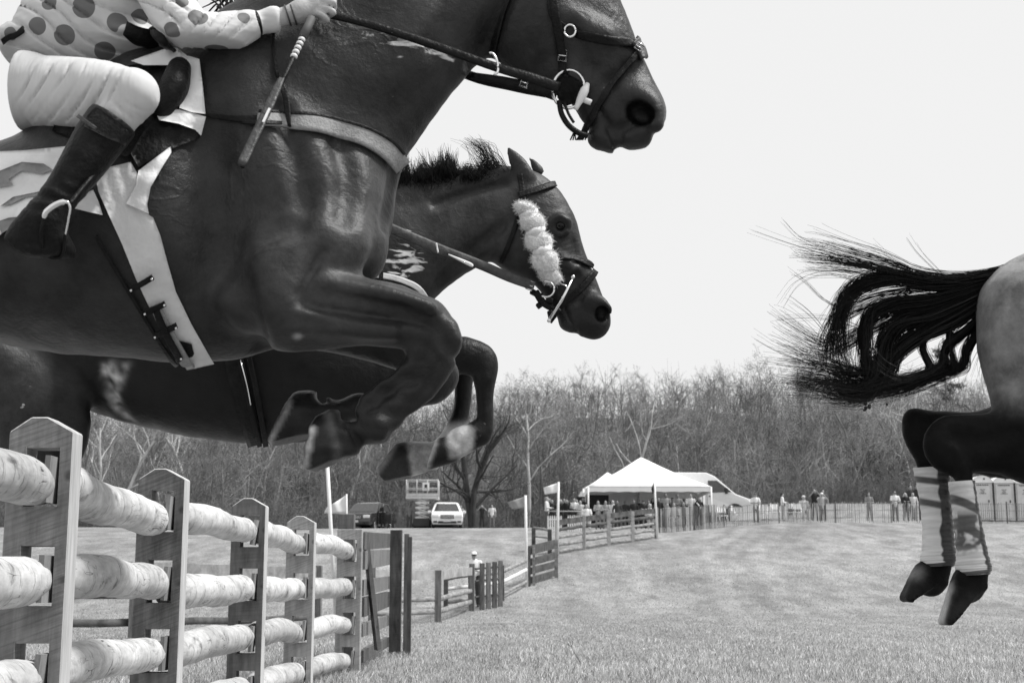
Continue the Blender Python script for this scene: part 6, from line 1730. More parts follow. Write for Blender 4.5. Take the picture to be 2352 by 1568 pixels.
# boots
for sgn in (-1, 1):
    f = Field(D(-10, 630, Y1 + .45 * sgn) * (1, 0, 1) + (0, Y1 + .45 * sgn - .2, 0), D(340, 220, Y1 + .45 * sgn) * (1, 0, 1) + (0, Y1 + .45 * sgn + .2, 0), .006)
    dy = .44 * sgn
    f.chain(secs([(205, 256, 300, 318, .066, dy), (182, 290, 272, 352, .066, dy), (152, 345, 236, 396, .062, dy + .01 * sgn), (118, 405, 198, 440, .05, dy + .02 * sgn), (84, 455, 166, 478, .043, dy + .03 * sgn), (62, 490, 152, 500, .042, dy + .03 * sgn)], Y1), .02, clips=[(D(258, 268, Y1 + dy), (lambda a: a / np.linalg.norm(a))(D(308, 196, Y1 + dy) - D(258, 268, Y1 + dy)))])
    f.chain(dots([(108, 500, 44, .043, dy + .03 * sgn), (66, 530, 40, .04, dy + .035 * sgn), (50, 540, 33, .036, dy + .035 * sgn)], Y1), .02)
    f.chain(dots([(100, 515, 44, .044, dy + .03 * sgn), (118, 546, 36, .044, dy + .02 * sgn), (140, 562, 26, .042, dy), (155, 572, 17, .034, dy - .01 * sgn)], Y1), .025, clips=[hoofclip(20, 566, 160, 596, 110, 500, Y1 + dy)])
    f.chain(dots([(28, 552, 14, .032, dy + .035 * sgn), (60, 570, 18, .034, dy + .03 * sgn), (100, 580, 14, .036, dy + .02 * sgn), (158, 584, 8, .032, dy - .01 * sgn)], Y1), .012)
    v, q = f.mesh(); v = relax(v, q, 1, .4)
    X, Yp = PX(v)
    w_ = np.sin((Yp * .93 - X * .36) / 5.2 + .8 * np.sin(X / 15)) ** 3
    v[:, 1] += sgn * .0035 * w_ * sstep(400, 440, Yp) * sstep(500, 470, Yp)
    bo = fast_mesh('boot', v, q, M_leather, J, True)
    if sgn < 0:
        SBt = Skin(v, q, Y1 - .45)
        cb = MB(); patch_on(cb, SBt, [(204, 262), (222, 246), (260, 272), (300, 302), (288, 334), (248, 318), (192, 290)], .006, .004, 9); cb.build('boot_cuff', mat('matt black suede', .008, .014, rough=.9, scale=40, bump=.4), bo, True)
        cb = MB(); strap_on(cb, SBt, [(190, 274), (204, 286), (222, 300)], 9, .012, .004); cb.build('boot_strap', M_leather2, bo, True)
W = empty('riding_whip', D(700, 70, Y1 - .24), 'dark racing whip with a pale beaded grip hanging from the jockey hand', 'whip')
wa, wb_ = D(716, 42, Y1 - .235), D(556, 384, Y1 - .43)
wp = lambda t: wa + (wb_ - wa) * t
sh_ = MB(); sh_.tube([wp(0), wp(.45), wp(1)], [.0085, .0065, .0055], 8); sh_.build('shaft', M_leather, W, True)
gr = MB(); gr.tube([wp(.0), wp(.14)], .0115, 8); gr.build('grip', mat('grey rubber', .06, .1, rough=.7), W, True)
for i in range(5): MB().ball(wp(.155 + i * .029), (.0095, .0095, .0085)).build('bead', mat('pale rubber', .6, .7, rough=.6), W, True)
u = (wb_ - wa) / np.linalg.norm(wb_ - wa); sd_ = np.cross(u, (0, 1, 0)); sd_ /= np.linalg.norm(sd_)
fl = MB(); G = np.array([[wp(t) + sd_ * w_ * k for k in (-1, -.4, .4, 1)] for t, w_ in ((.44, .006), (.5, .009), (.6, .0105), (.8, .0105), (.97, .011), (1.0, .009))]); G[:, :, 1] -= .008
fl.sheet(G, .008); fl.build('padded_flap', M_leather2, W, True, bevel=0)
fs = MB(); G = np.array([[wp(t) + sd_ * k + np.array((0, -.022, 0)) for k in (.004, .010)] for t in (.64, .73)]); fs.sheet(G, .002); fs.build('label_strip', mat('pale tape', .6, .7), W)
# ================================================== fences farther off
M_split = mat('split chestnut rail', .14, .36, rough=.9, scale=4, stretch=(1, 1, 3), bump=.4)
M_split_d = mat('dark split rail', .04, .12, rough=.9, scale=4, bump=.4)
def rail_fence(name, label, nodes, heights, post_h, mats, mat_post, rr=.055, pw=.11, board=(), skip_posts=()):
    """nodes: (x, y) of the posts; heights: rail heights above ground"""
    r0 = empty(name, (nodes[0][0], nodes[0][1], ground_z(*nodes[0])), label, 'fence')
    for i, (x, y) in enumerate(nodes):
        if i in skip_posts: continue
        z = ground_z(x, y); h = post_h * rng.uniform(.95, 1.05)
        m = MB(); m.box((x, y, z + h / 2 - .1), (pw, pw, h + .2), R=rotz(rng.normal(0, .1)), taper=.96); m.build('post', mat_post, r0, bevel=.008)
    for (a, b) in zip(nodes, nodes[1:]):
        za, zb = ground_z(*a), ground_z(*b)
        for k, h in enumerate(heights):
            m = MB(); t = np.linspace(0, 1, 6)[:, None]
            P = np.array((a[0], a[1] + pw * .5, za + h)) * (1 - t) + np.array((b[0], b[1] + pw * .5, zb + h)) * t + rng.normal(0, .009, (6, 3)) * (0, .3, 1)
            if k in board:
                G = np.array([[p + (0, 0, s_ * .11) for s_ in (-1, 1)] for p in P]); m.sheet(G, .03)
            else: m.tube(P, rr * rng.uniform(.85, 1.1), 7, flat=.55)
            mm = mats[k % len(mats)]
            m.build('rail', mm, r0, k not in board)
    return r0
rail_fence('rail_fence', 'grey rail fence running across the field just behind the white log rails', [(-11.5, 21), (-8.6, 22), (-6.1, 23.4), (-5.0, 26), (-3.9, 29)], [.28, .74, 1.16], 1.28, [M_split_d, M_split_d, mat('grey board', .16, .30, rough=.9, scale=5, bump=.3)], MB_dark[1], .07, .16, (2,))
A_ = [(-3.2, 33.0), (-1.79, 35.0), (-1.14, 41.0)]
rail_fence('rail_fence', 'pale board and rail fence in front of the person in a white cap', A_, [.26, .56, 1.12], 1.30, [M_split, M_split, mat('pale weathered board', .22, .42, rough=.9, scale=3, bump=.3)], MB_dark[1], .07, .16, (2,))
PW = empty('paling_wing', (-.8, 41.4, ground_z(-.8, 41.4)), 'row of narrow upright dark boards right of the person in a white cap', 'fence')
for i, (px, yy) in enumerate(((1108, 41.2), (1122, 41.5), (1136, 41.8), (1149, 42.2))):
    x = (px - 1176) / 79.5; z = ground_z(x, yy); m = MB(); m.box((x, yy, z + .62), (.13, .07, 1.4), R=rotz(.4)); m.build('upright_board', MB_dark[i % 2], PW)
for h in (.35, .8, 1.15):
    m = MB(); m.tube([(-1.05, 41.35, ground_z(-1.05, 41.3) + h), (-.3, 42.3, ground_z(-.3, 42.3) + h)], .035, 6); m.build('rail', M_split_d, PW)
rail_fence('rail_fence', 'old fence of bowed pale rails climbing to the dark panel with a grey flag', [(-1.9, 41.5), (-.3, 43.6), (.52, 46.9)], [.18, .55, .86], 1.05, [M_split, mat('white painted rail', .6, .75, rough=.8, scale=6), M_split], M_split_d, .06, .13)
PN = empty('plank_fence', (1.0, 47.8, ground_z(1, 47.8)), 'dark plank panel with cut marks at the foot of the grey flag', 'fence')
za, zb = ground_z(.5, 47), ground_z(1.52, 48.8)
for k, (h0, h1) in enumerate(((.98, 1.28), (.62, .86), (.34, .56), (.06, .26))):
    m = MB(); board_mb((.5, 47.), (1.52, 48.8), za + h0, za + h1, .05, m, None, 0, zb - za); m.build('board', MB_dark[0] if k in (0, 3) else M_split_d, PN)
for (x, y, w) in ((.56, 46.95, .10), (.72, 47.2, .08), (1.50, 48.72, .12)):
    m = MB(); m.box((x, y, ground_z(x, y) + .6), (w, .12, 1.36)); m.build('post', MB_dark[0] if x < .6 else M_split, PN)
F_ = [(1.73, 55.0), (2.85, 56.9), (3.95, 58.6), (5.08, 60.4), (6.28, 62.4)]
rail_fence('rail_fence', 'split rail fence with dark top boards in front of the white tent', F_, [.12, .38, .66, .94, 1.22], 1.34, [M_split, M_split, M_split, M_split_d, M_split_d], mat('pale post', .26, .42, rough=.9, scale=6), .07, .15, (4,))
rail_fence('rail_fence', 'short return of pale rails left of the split rail fence by the tent', [(.85, 56.5), (1.45, 55.2)], [.2, .6, .92], .95, [M_split], M_split_d, .05, .16)
M_white = mat('white paint', .74, .82, rough=.6, scale=3)
for k, (x0, x1) in enumerate(((1.72, 2.40), (2.70, 3.36))):
    pf = empty('picket_fence', (x0, 69.5, ground_z(x0, 69.5)), ['short white picket panel nearest the white flag, in front of the spectators', 'short white picket panel between its twin and the tent leg'][k], 'fence', 'white picket panels')
    m = MB()
    for x in np.arange(x0, x1, .105): m.prism([(x, 69.5, ground_z(x, 69.5) + .02), (x + .07, 69.5, ground_z(x, 69.5) + .02), (x + .07, 69.5, ground_z(x, 69.5) + .72), (x + .035, 69.5, ground_z(x, 69.5) + .8), (x, 69.5, ground_z(x, 69.5) + .72)], (0, .02, 0))
    m.build('pickets', M_white, pf)
    for h in (.2, .6): m = MB(); m.box(((x0 + x1) / 2, 69.54, ground_z(x0, 69.5) + h), (x1 - x0, .03, .06)); m.build('rail', M_white, pf)
rope = MB(); rope.tube([(1.6, 69.2, ground_z(1.6, 69) + 1.02), (3.6, 69.2, ground_z(3.6, 69) + 1.0)], .03, 6)
tag(rope.build('barrier_rail', mat('grey pipe', .3, .4), None, True), 'thin grey rail above the white picket panels in front of the spectators', 'railing')
def paling(name, label, pts, h, gap, w, mt, mw, stakes):
    r0 = empty(name, (pts[0][0], pts[0][1], ground_z(*pts[0])), label, 'fence')
    P = np.array(pts, float); L_ = np.concatenate([[0], np.cumsum(np.linalg.norm(np.diff(P, axis=0), axis=1))])
    m = MB()
    for s_ in np.arange(0, L_[-1], gap):
        x = np.interp(s_, L_, P[:, 0]); y = np.interp(s_, L_, P[:, 1]); z = ground_z(x, y); hh = h * rng.uniform(.95, 1.03); le = rng.normal(0, .02)
        m.prism([(x, y, z), (x + w, y, z), (x + w + le, y, z + hh), (x + le, y, z + hh)], (0, .015, 0), mt[rng.integers(len(mt))])
    m.build('palings', mt[0], r0)
    m = MB()
    for hh in (.25, .62, .95):
        Q = [(np.interp(s_, L_, P[:, 0]), np.interp(s_, L_, P[:, 1]) - .01, 0) for s_ in np.arange(0, L_[-1], 1.2)]
        m.tube([(a, b, ground_z(a, b) + hh * h) for a, b, _ in Q], .007, 3)
    m.build('wire', mw, r0)
    for s_ in np.arange(.3, L_[-1], stakes):
        x = np.interp(s_, L_, P[:, 0]); y = np.interp(s_, L_, P[:, 1]); z = ground_z(x, y)
        m = MB(); m.box((x, y + .05, z + h * .5), (.05, .05, h * 1.15)); m.build('stake', M_split_d, r0)
    return r0
Mpal = [mat('weathered paling', .20, .36, rough=.9, scale=2), mat('darker paling', .10, .2, rough=.9, scale=2), mat('bleached paling', .4, .6, rough=.9, scale=2)]
paling('snow_fence', 'close set wooden paling fence in front of the right half of the tent', [(6.5, 66.5), (9.8, 68.5)], 1.15, .10, .055, Mpal, M_split_d, 2.2)
paling('snow_fence', 'light paling and wire fence crossing the field towards the portable toilets', [(9.9, 68.6), (13.4, 69.6), (20, 70.6), (36, 71)], 1.0, .10, .030, [Mpal[0], Mpal[2]], M_split_d, 2.9)

# ================================================== flags
def flag(label, base, top, cloth, mt_pole, mt_flag, r, topknot=None):
    """base, top: points; cloth: rows of picture points at the pole's distance (hoist edge first)"""
    o = empty('flag', tuple(base), label, 'flag')
    m = MB(); m.tube([base, (np.asarray(base) + top) / 2, top], [r, r * .95, r * .9], 8); m.build('pole', mt_pole, o, True)
    if cloth is not None:
        (a, b), (c, d), Y = cloth          # hoist top, hoist bottom -> fly bottom, fly top
        G = []
        for t in np.linspace(0, 1, 12):
            row = []
            for s_ in np.linspace(0, 1, 6):
                x = (a[0] * (1 - s_) + b[0] * s_) * (1 - t) + (d[0] * (1 - s_) + c[0] * s_) * t
                y = (a[1] * (1 - s_) + b[1] * s_) * (1 - t) + (d[1] * (1 - s_) + c[1] * s_) * t
                row.append(D(x, y, Y + .06 * math.sin(t * 7 + s_ * 2) * t))
            G.append(row)
        m = MB(); m.sheet(G, .006); m.build('cloth', mt_flag, o, True)
    return o
M_pole = mat('white pole', .66, .76, rough=.5, scale=8)
fb = D(778, 1535, 14.7); ft = D(748, 1000, 14.7)
flag('tall white course pole standing behind the last white log rails', fb, ft, None, M_pole, M_pole, .021)
fl_ = empty('marker_wire', (0, 0, 0), None, None) if False else None
flag('white pennant on a thin pole flying left beside the short old post', D(797, 1290, 17.5), D(796, 1134, 17.5), (((796, 1136), (796, 1180)), ((744, 1178), (752, 1164)), 17.5), M_pole, mat('white bunting', .7, .8, rough=.8), .012)
flag('grey flag on a white pole above the dark plank panel', (.48, 46.8, ground_z(.48, 46.8)), D(1207, 1137, 46.8), (((1206, 1139), (1206, 1166)), ((1176, 1169), (1165, 1153)), 46.8), M_pole, mat('grey bunting', .24, .34, rough=.8, scale=3), .05)
flag('white flag flying from the left end of the split rail fence', (1.73, 54.8, ground_z(1.73, 54.8)), D(1283, 1106, 54.8), (((1282, 1108), (1280, 1131)), ((1251, 1135), (1248, 1119)), 54.8), M_pole, mat('white bunting', .7, .8, rough=.8), .05)
flag('small dark flag on a white pole at the right end of the split rail fence', (6.3, 62.3, ground_z(6.3, 62.3)), D(1503, 1102, 62.3), (((1502, 1104), (1503, 1128)), ((1499, 1134), (1496, 1122)), 62.3), M_pole, mat('dark bunting', .02, .04, rough=.8), .05)

# ================================================== tents
M_tent = mat('white tent vinyl', .78, .84, rough=.55, scale=2, bump=.05)
def tent(label, x0, x1, y0, y1, eave, peak, pxo=0.0, walls=False):
    xc, yc = (x0 + x1) / 2 + pxo, (y0 + y1) / 2; g = ground_z((x0 + x1) / 2, y0)
    o = empty('tent', (xc, y0, g), label, 'tent')
    cor = [(x0, y0), (x1, y0), (x1, y1), (x0, y1)]
    m = MB()
    for (a, b) in zip(cor, cor[1:] + cor[:1]):
        G = []
        for t in np.linspace(0, 1, 13):
            row = []
            for s_ in np.linspace(0, 1, 10):
                e = np.array((a[0] * (1 - t) + b[0] * t, a[1] * (1 - t) + b[1] * t)); z = eave + (peak - eave) * (s_ - .10 * math.sin(math.pi * s_) * .5)
                p = e * (1 - s_) + np.array((xc, yc)) * s_
                row.append((p[0], p[1], g + z))
            G.append(row)
        m.sheet(G, .02)
    m.build('roof', M_tent, o, True)
    for (a, b) in zip(cor, cor[1:] + cor[:1]):
        m = MB(); G = []
        for t in np.linspace(0, 1, 33):
            e = np.array((a[0] * (1 - t) + b[0] * t, a[1] * (1 - t) + b[1] * t)); w = .03 * abs(math.sin(t * 8 * math.pi))
            G.append([(e[0], e[1], g + eave - .01), (e[0], e[1], g + eave - .28 + w)])
        m.sheet(G, .012); m.build('valance', M_tent, o)
    n = 0
    for (a, b) in zip(cor, cor[1:] + cor[:1]):
        for t in (0, .5):
            x, y = a[0] * (1 - t) + b[0] * t, a[1] * (1 - t) + b[1] * t
            if t == .5 and y == y0: continue
            m = MB(); m.tube([(x, y, g - .1), (x, y, g + eave)], .045, 8); m.build('leg', M_white, o, True)
    if walls:
        for (xa, xb, yy) in walls:
            m = MB(); G = [[(xa + (xb - xa) * t, yy + .03 * math.sin(t * 20), g + z) for z in (.1, eave * .5, eave - .02)] for t in np.linspace(0, 1, 16)]; m.sheet(G, .01); m.build('side_wall', M_tent, o, True)
    return o
tx = lambda px, Y: (px - 1176) / (FPX / (Y * _ct + 3.4 * _st))
TENT = tent('big white peaked frame tent sheltering spectators in mid field', tx(1352, 75), tx(1640, 75) - .1, 75, 81.2, 2.15, 4.0, -.15, [(tx(1392, 80.9), tx(1470, 80.9), 80.9), (tx(1560, 80.9), tx(1618, 80.9), 80.9)])
tent('smaller white tent whose peak shows left behind the big tent', tx(1343, 81), tx(1470, 81), 82, 87, 2.2, 3.35)
for k, (px, z, w, h, c, lb, Y) in enumerate(((1375, 1.0, 1.1, 1.5, .02, 'large black loudspeaker cabinet inside the tent by its left leg', 77.5), (1334, 1.25, .45, .8, .02, 'black loudspeaker on a stand outside the left tent leg', 77))):
    s_ = empty('loudspeaker', (tx(px, Y), Y, ground_z(tx(px, Y), Y)), lb, 'loudspeaker'); x = tx(px, Y); g_ = ground_z(x, Y)
    m = MB(); m.box((x, Y, g_ + z), (w, .5, h)); m.build('cabinet', mat('black paint', .012, .02, rough=.6), s_, bevel=.02)
    m = MB(); m.tube([(x, Y - .26, g_ + z + .15), (x, Y - .255, g_ + z + .151)], .16, 14); m.tube([(x, Y, g_), (x, Y, g_ + z - h / 2)], .04, 6); m.build('cone', M_leather, s_, True)

# ================================================== vehicles
M_glass = mat('tinted glass', .03, .05, rough=.08, spec=.8)
M_tyre = mat('tyre rubber', .015, .025, rough=.9, scale=20)
M_rim = mat('alloy rim', .5, .6, rough=.3, metal=.8)
M_lamp = mat('lamp glass', .6, .75, rough=.15, spec=.8)
M_trim = mat('black trim', .02, .03, rough=.5)
def vehicle(name, label, cat, loc, rz, prof, hw0, hw1, zsh, paint, wheels, wr):
    o = empty(name, (0, 0, 0), label, cat)
    P = np.array(prof, float); zmax = P[:, 1].max()
    hw = lambda z: hw0 if z <= zsh else hw0 + (hw1 - hw0) * (z - zsh) / (zmax - zsh)
    k = len(P); m = MB()
    V = [(-hw(z) * (.93 if z < .5 else 1), y, z) for y, z in P] + [(hw(z) * (.93 if z < .5 else 1), y, z) for y, z in P]
    F = [tuple(range(k - 1, -1, -1)), tuple(range(k, 2 * k))] + [(i, (i + 1) % k, k + (i + 1) % k, k + i) for i in range(k)]
    m.add(V, F); m.build('body', paint, o, bevel=.05)
    for (x, y) in [(s_ * (hw0 - .12), yy) for yy in wheels for s_ in (-1, 1)]:
        m = MB(); m.tube([(x - .11, y, wr), (x + .11, y, wr)], wr, 22); w = m.build('wheel', M_tyre, o, True)
        sx = 1 if x > 0 else -1
        m = MB(); m.tube([(x + sx * .09, y, wr), (x + sx * .125, y, wr)], wr * .62, 16); m.build('rim', M_rim, w, True)
        m = MB(); th = np.linspace(0, math.pi, 14); m.prism([(x + sx * .02, y + (wr + .10) * math.cos(t), wr + (wr + .10) * math.sin(t)) for t in th], (sx * .105, 0, 0)); m.build('wheel_arch', M_trim, o)
    return o, hw
def quad(o, name, pts, mt, th=.012):
    m = MB(); p = np.array(pts, float); n_ = np.cross(p[1] - p[0], p[2] - p[0]); n_ /= np.linalg.norm(n_); m.prism(p, n_ * th, mt); return m.build(name, mt, o)
def suv(label, loc, rz, paint, opendoor=False):
    prof = [(-2.28, .34), (-2.40, .50), (-2.38, .82), (-2.26, 1.04), (-1.25, 1.16), (-.45, 1.72), (.1, 1.82), (1.7, 1.80), (2.30, 1.20), (2.36, .6), (2.25, .34)]
    o, hw = vehicle('parked_car', label, 'car', loc, rz, prof, .95, .70, 1.1, paint, (-1.45, 1.45), .38)
    c0, c1 = np.array((-1.20, 1.19)), np.array((-.50, 1.68)); nf = np.array((-.62, .78)) * .014
    quad(o, 'windscreen', [(-.78, c0[0] + nf[0], c0[1] + nf[1]), (-.60, c1[0] + nf[0], c1[1] + nf[1]), (.60, c1[0] + nf[0], c1[1] + nf[1]), (.78, c0[0] + nf[0], c0[1] + nf[1])], M_glass)
    for s_ in (-1, 1):
        quad(o, 'side_window', [(s_ * .955, -.95, 1.20), (s_ * .775, -.40, 1.64), (s_ * .76, 1.5, 1.66), (s_ * .94, 1.9, 1.22)][::s_], M_glass)
        m = MB(); m.box((s_ * .70, -2.36, .84), (.40, .12, .17)); m.build('headlight', M_lamp, o, bevel=.03)
        m = MB(); m.box((s_ * 1.06, -.95, 1.16), (.22, .10, .17)); m.build('mirror', paint, o, bevel=.03)
        m = MB(); m.box((s_ * .72, -2.40, .50), (.22, .06, .10)); m.build('fog_lamp', M_trim, o)
        m = MB(); m.tube([(s_ * .66, -.1, 1.88), (s_ * .66, 1.6, 1.86)], .025, 6); m.build('roof_rail', M_trim, o, True)
    gr = MB(); gr.box((0, -2.40, .80), (.80, .05, .22)); g_ = gr.build('grille', M_trim, o)
    for z in (.74, .80, .86): m = MB(); m.box((0, -2.43, z), (.76, .02, .022)); m.build('grille_bar', M_rim, g_)
    m = MB(); m.box((0, -2.42, .47), (1.1, .05, .13)); m.build('lower_grille', M_trim, o)
    m = MB(); m.box((0, -2.455, .56), (.46, .02, .13)); m.build('number_plate', mat('plate', .5, .6), o)
    if opendoor:
        d = MB(); d.prism([(.97, -.95, .45), (1.85, -1.25, .45), (1.85, -1.25, 1.15), (1.55, -1.12, 1.62), (1.15, -1.0, 1.62), (.97, -.95, 1.15)], (0, .07, 0)); dd = d.build('door', paint, o, bevel=.01)
        d = MB(); d.prism([(1.05, -1.0, 1.16), (1.78, -1.245, 1.16), (1.52, -1.135, 1.56), (1.18, -1.02, 1.56)], (0, -.012, 0)); d.build('door_window', M_glass, dd)
    o.location = loc; o.rotation_euler = (0, 0, rz); return o
M_pwhite = mat('white car paint', .72, .78, rough=.25, spec=.6); M_pblack = mat('black car paint', .03, .04, rough=.16, spec=.9)
cx = lambda px, Y: (px - 1176) / (FPX / (Y * _ct + 4.4 * _st))
suv('white car facing the camera at the foot of the dark tree', (cx(1021, 86), 88.3, ground_z(cx(1021, 86), 86) - .12), math.radians(4), M_pwhite)
suv('black car with an open door parked left of the scissor lift', (cx(838, 84), 86.3, ground_z(cx(838, 84), 84) - .15), math.radians(-14), M_pblack, True)
vp = [(-2.85, .42), (-2.95, .62), (-2.92, .92), (-2.70, 1.16), (-2.05, 1.40), (-.98, 2.34), (-.55, 2.52), (2.80, 2.55), (2.95, 2.35), (2.98, .5), (2.85, .40)]
VX = cx(1724, 81); V, hw = vehicle('van', 'white high roofed van parked against the right end of the tent', 'van', None, 0, vp, .99, .90, 1.3, M_pwhite, (-2.0, 1.9), .40)
for s_ in (-1, 1):
    quad(V, 'door_window', [(s_ * 1.0, -1.85, 1.50), (s_ * .955, -1.08, 2.10), (s_ * .955, -.62, 2.10), (s_ * 1.0, -.62, 1.46)][::s_], M_glass)
    m = MB(); m.box((s_ * 1.12, -1.55, 1.55), (.16, .14, .30)); m.build('mirror', M_trim, V, bevel=.02)
    m = MB(); m.box((s_ * .75, -2.80, 1.02), (.3, .2, .26)); m.build('headlight', M_lamp, V, bevel=.04)
    m = MB(); m.box((s_ * .995, -.55, 1.1), (.01, .02, 1.5)); m.build('door_seam', M_trim, V)
    m = MB(); m.box((s_ * 1.0, -.72, 1.28), (.03, .16, .05)); m.build('handle', M_trim, V)
quad(V, 'windscreen', [(-.86, -2.05, 1.43), (-.80, -1.0, 2.36), (.80, -1.0, 2.36), (.86, -2.05, 1.43)], M_glass, .02)
m = MB(); m.box((0, -2.93, .62), (1.9, .12, .3)); m.build('bumper', M_trim, V, bevel=.03)
V.location = (VX - 3.1, 81.6, ground_z(VX, 81) - .05); V.rotation_euler = (0, 0, math.radians(90)); V.scale = (1.08, 1.08, 1.08)
# scissor lift
SL = empty('scissor_lift', (0, 0, 0), 'pale scissor lift with a railed camera platform beside the white car', 'lift')
m = MB(); m.box((0, 0, .45), (1.0, 2.2, .5)); m.build('chassis', M_trim, SL, bevel=.03)
for (x, y) in ((-.48, -.8), (.48, -.8), (-.48, .8), (.48, .8)): m = MB(); m.tube([(x - .08, y, .22), (x + .08, y, .22)], .22, 14); m.build('wheel', M_tyre, SL, True)
M_lift = mat('pale machine paint', .42, .55, rough=.5)
for i in range(4):
    z = .75 + i * .30
    for s_ in (-1, 1):
        m = MB(); m.tube([(-.38, -.5, z), (.38, -.5, z + .30)] if s_ > 0 else [(.38, -.55, z), (-.38, -.55, z + .30)], .055, 5); m.build('scissor_arm', M_lift, SL)
    m = MB(); m.box((0, -.5, z + .02), (.82, .12, .09)); m.build('cross_beam', M_white, SL)
m = MB(); m.box((0, 0, 1.98), (2.0, 1.3, .14)); m.build('platform', M_lift, SL)
for (x, y) in ((-.97, -.62), (-.33, -.62), (.33, -.62), (.97, -.62), (-.97, .62), (.97, .62)): m = MB(); m.tube([(x, y, 2.05), (x, y, 3.08)], .032, 6); m.build('rail_post', M_lift, SL, True)
for z in (2.55, 3.05):
    m = MB(); m.tube([(-.97, .62, z), (-.97, -.62, z), (.97, -.62, z), (.97, .62, z), (-.97, .62, z)], .03, 6); m.build('guard_rail', M_lift, SL, True)
m = MB(); m.box((0, -.64, 2.15), (1.94, .02, .16)); m.build('toe_board', M_lift, SL)
LX = cx(968, 87); SL.location = (LX, 88, ground_z(LX, 88) - .15)
TC = empty('film_camera', (0, 0, 0), 'white screened camera standing on the scissor lift platform', 'camera')
m = MB(); m.box((0, 0, .62), (.42, .08, .48)); m.build('screen', M_white, TC, bevel=.01); m = MB(); m.box((0, -.06, .62), (.16, .06, .26)); m.build('lens_body', M_trim, TC)
m = MB(); [m.tube([(0, .05, .5), (.3 * math.cos(a), .05 + .3 * math.sin(a), 0)], .02, 5) for a in (0, 2.1, 4.2)]; m.build('tripod', M_trim, TC)
TC.location = (LX + .2, 87.75, ground_z(LX, 88) + 1.9)

# ================================================== portable toilets
M_loo = mat('grey plastic', .44, .54, rough=.6, scale=3); M_loo2 = mat('pale plastic door', .50, .60, rough=.6, scale=3); M_ink = mat('dark print', .06, .34, rough=.7, scale=26, stretch=(1, 1, .1), lo=.48, hi=.52, detail=2)
for k in range(5):
    x = (2236 - 1176) / 42.6 + 1.13 * k; Y = 76.0; g_ = ground_z(x, Y) + .05
    o = empty('portable_toilet', (x, Y, g_), ['portable toilet first in the row, next to the bandaged hind legs', 'portable toilet second in the row from the bandaged hind legs', 'portable toilet third in the row from the bandaged hind legs', 'portable toilet fourth in the row, at the picture edge', 'portable toilet last in the row, beyond the picture edge'][k], 'toilet', 'row of portable toilets')
    m = MB(); m.box((x, Y, g_ + 1.02), (1.08, 1.08, 2.04)); m.build('cabin', M_loo, o, bevel=.02)
    m = MB(); G = [[(x - .57 + 1.14 * t, yy, g_ + 2.05 + .30 * math.sin(math.pi * t) ** .7) for yy in (Y - .60, Y + .60)] for t in np.linspace(0, 1, 15)]; m.sheet(G, -.03)
    for yy in (Y - .58, Y + .58): m.prism([(x - .57 + 1.14 * t, yy, g_ + 2.04 + .29 * math.sin(math.pi * t) ** .7) for t in np.linspace(0, 1, 15)][::-1] + [(x - .57, yy, g_ + 1.98), (x + .57, yy, g_ + 1.98)], (0, .02, 0))
    m.build('roof', M_white, o, False)
    m = MB(); m.box((x - .02, Y - .555, g_ + .98), (.80, .03, 1.86)); d = m.build('door', M_loo2, o, bevel=.012)
    m = MB(); m.box((x + .30, Y - .59, g_ + 1.0), (.05, .04, .14)); m.build('latch', M_trim, d)
    for zz, ww, hh in ((1.86, .66, .07), (1.62, .28, .04), (1.55, .16, .04), (1.48, .22, .04), (1.41, .36, .04)):
        m = MB(); m.box((x, Y - .575, g_ + zz), (ww, .006, hh)); m.build('text_band', M_ink, d)
    m = MB(); m.box((x - .545, Y - .55, g_ + 1.0), (.06, .06, 2.0)); m.build('corner_post', M_trim, o)
    m = MB(); m.ball((x + .1, Y - .60, g_ + 2.18), (.05, .03, .05)); m.build('vent', M_trim, o, True)
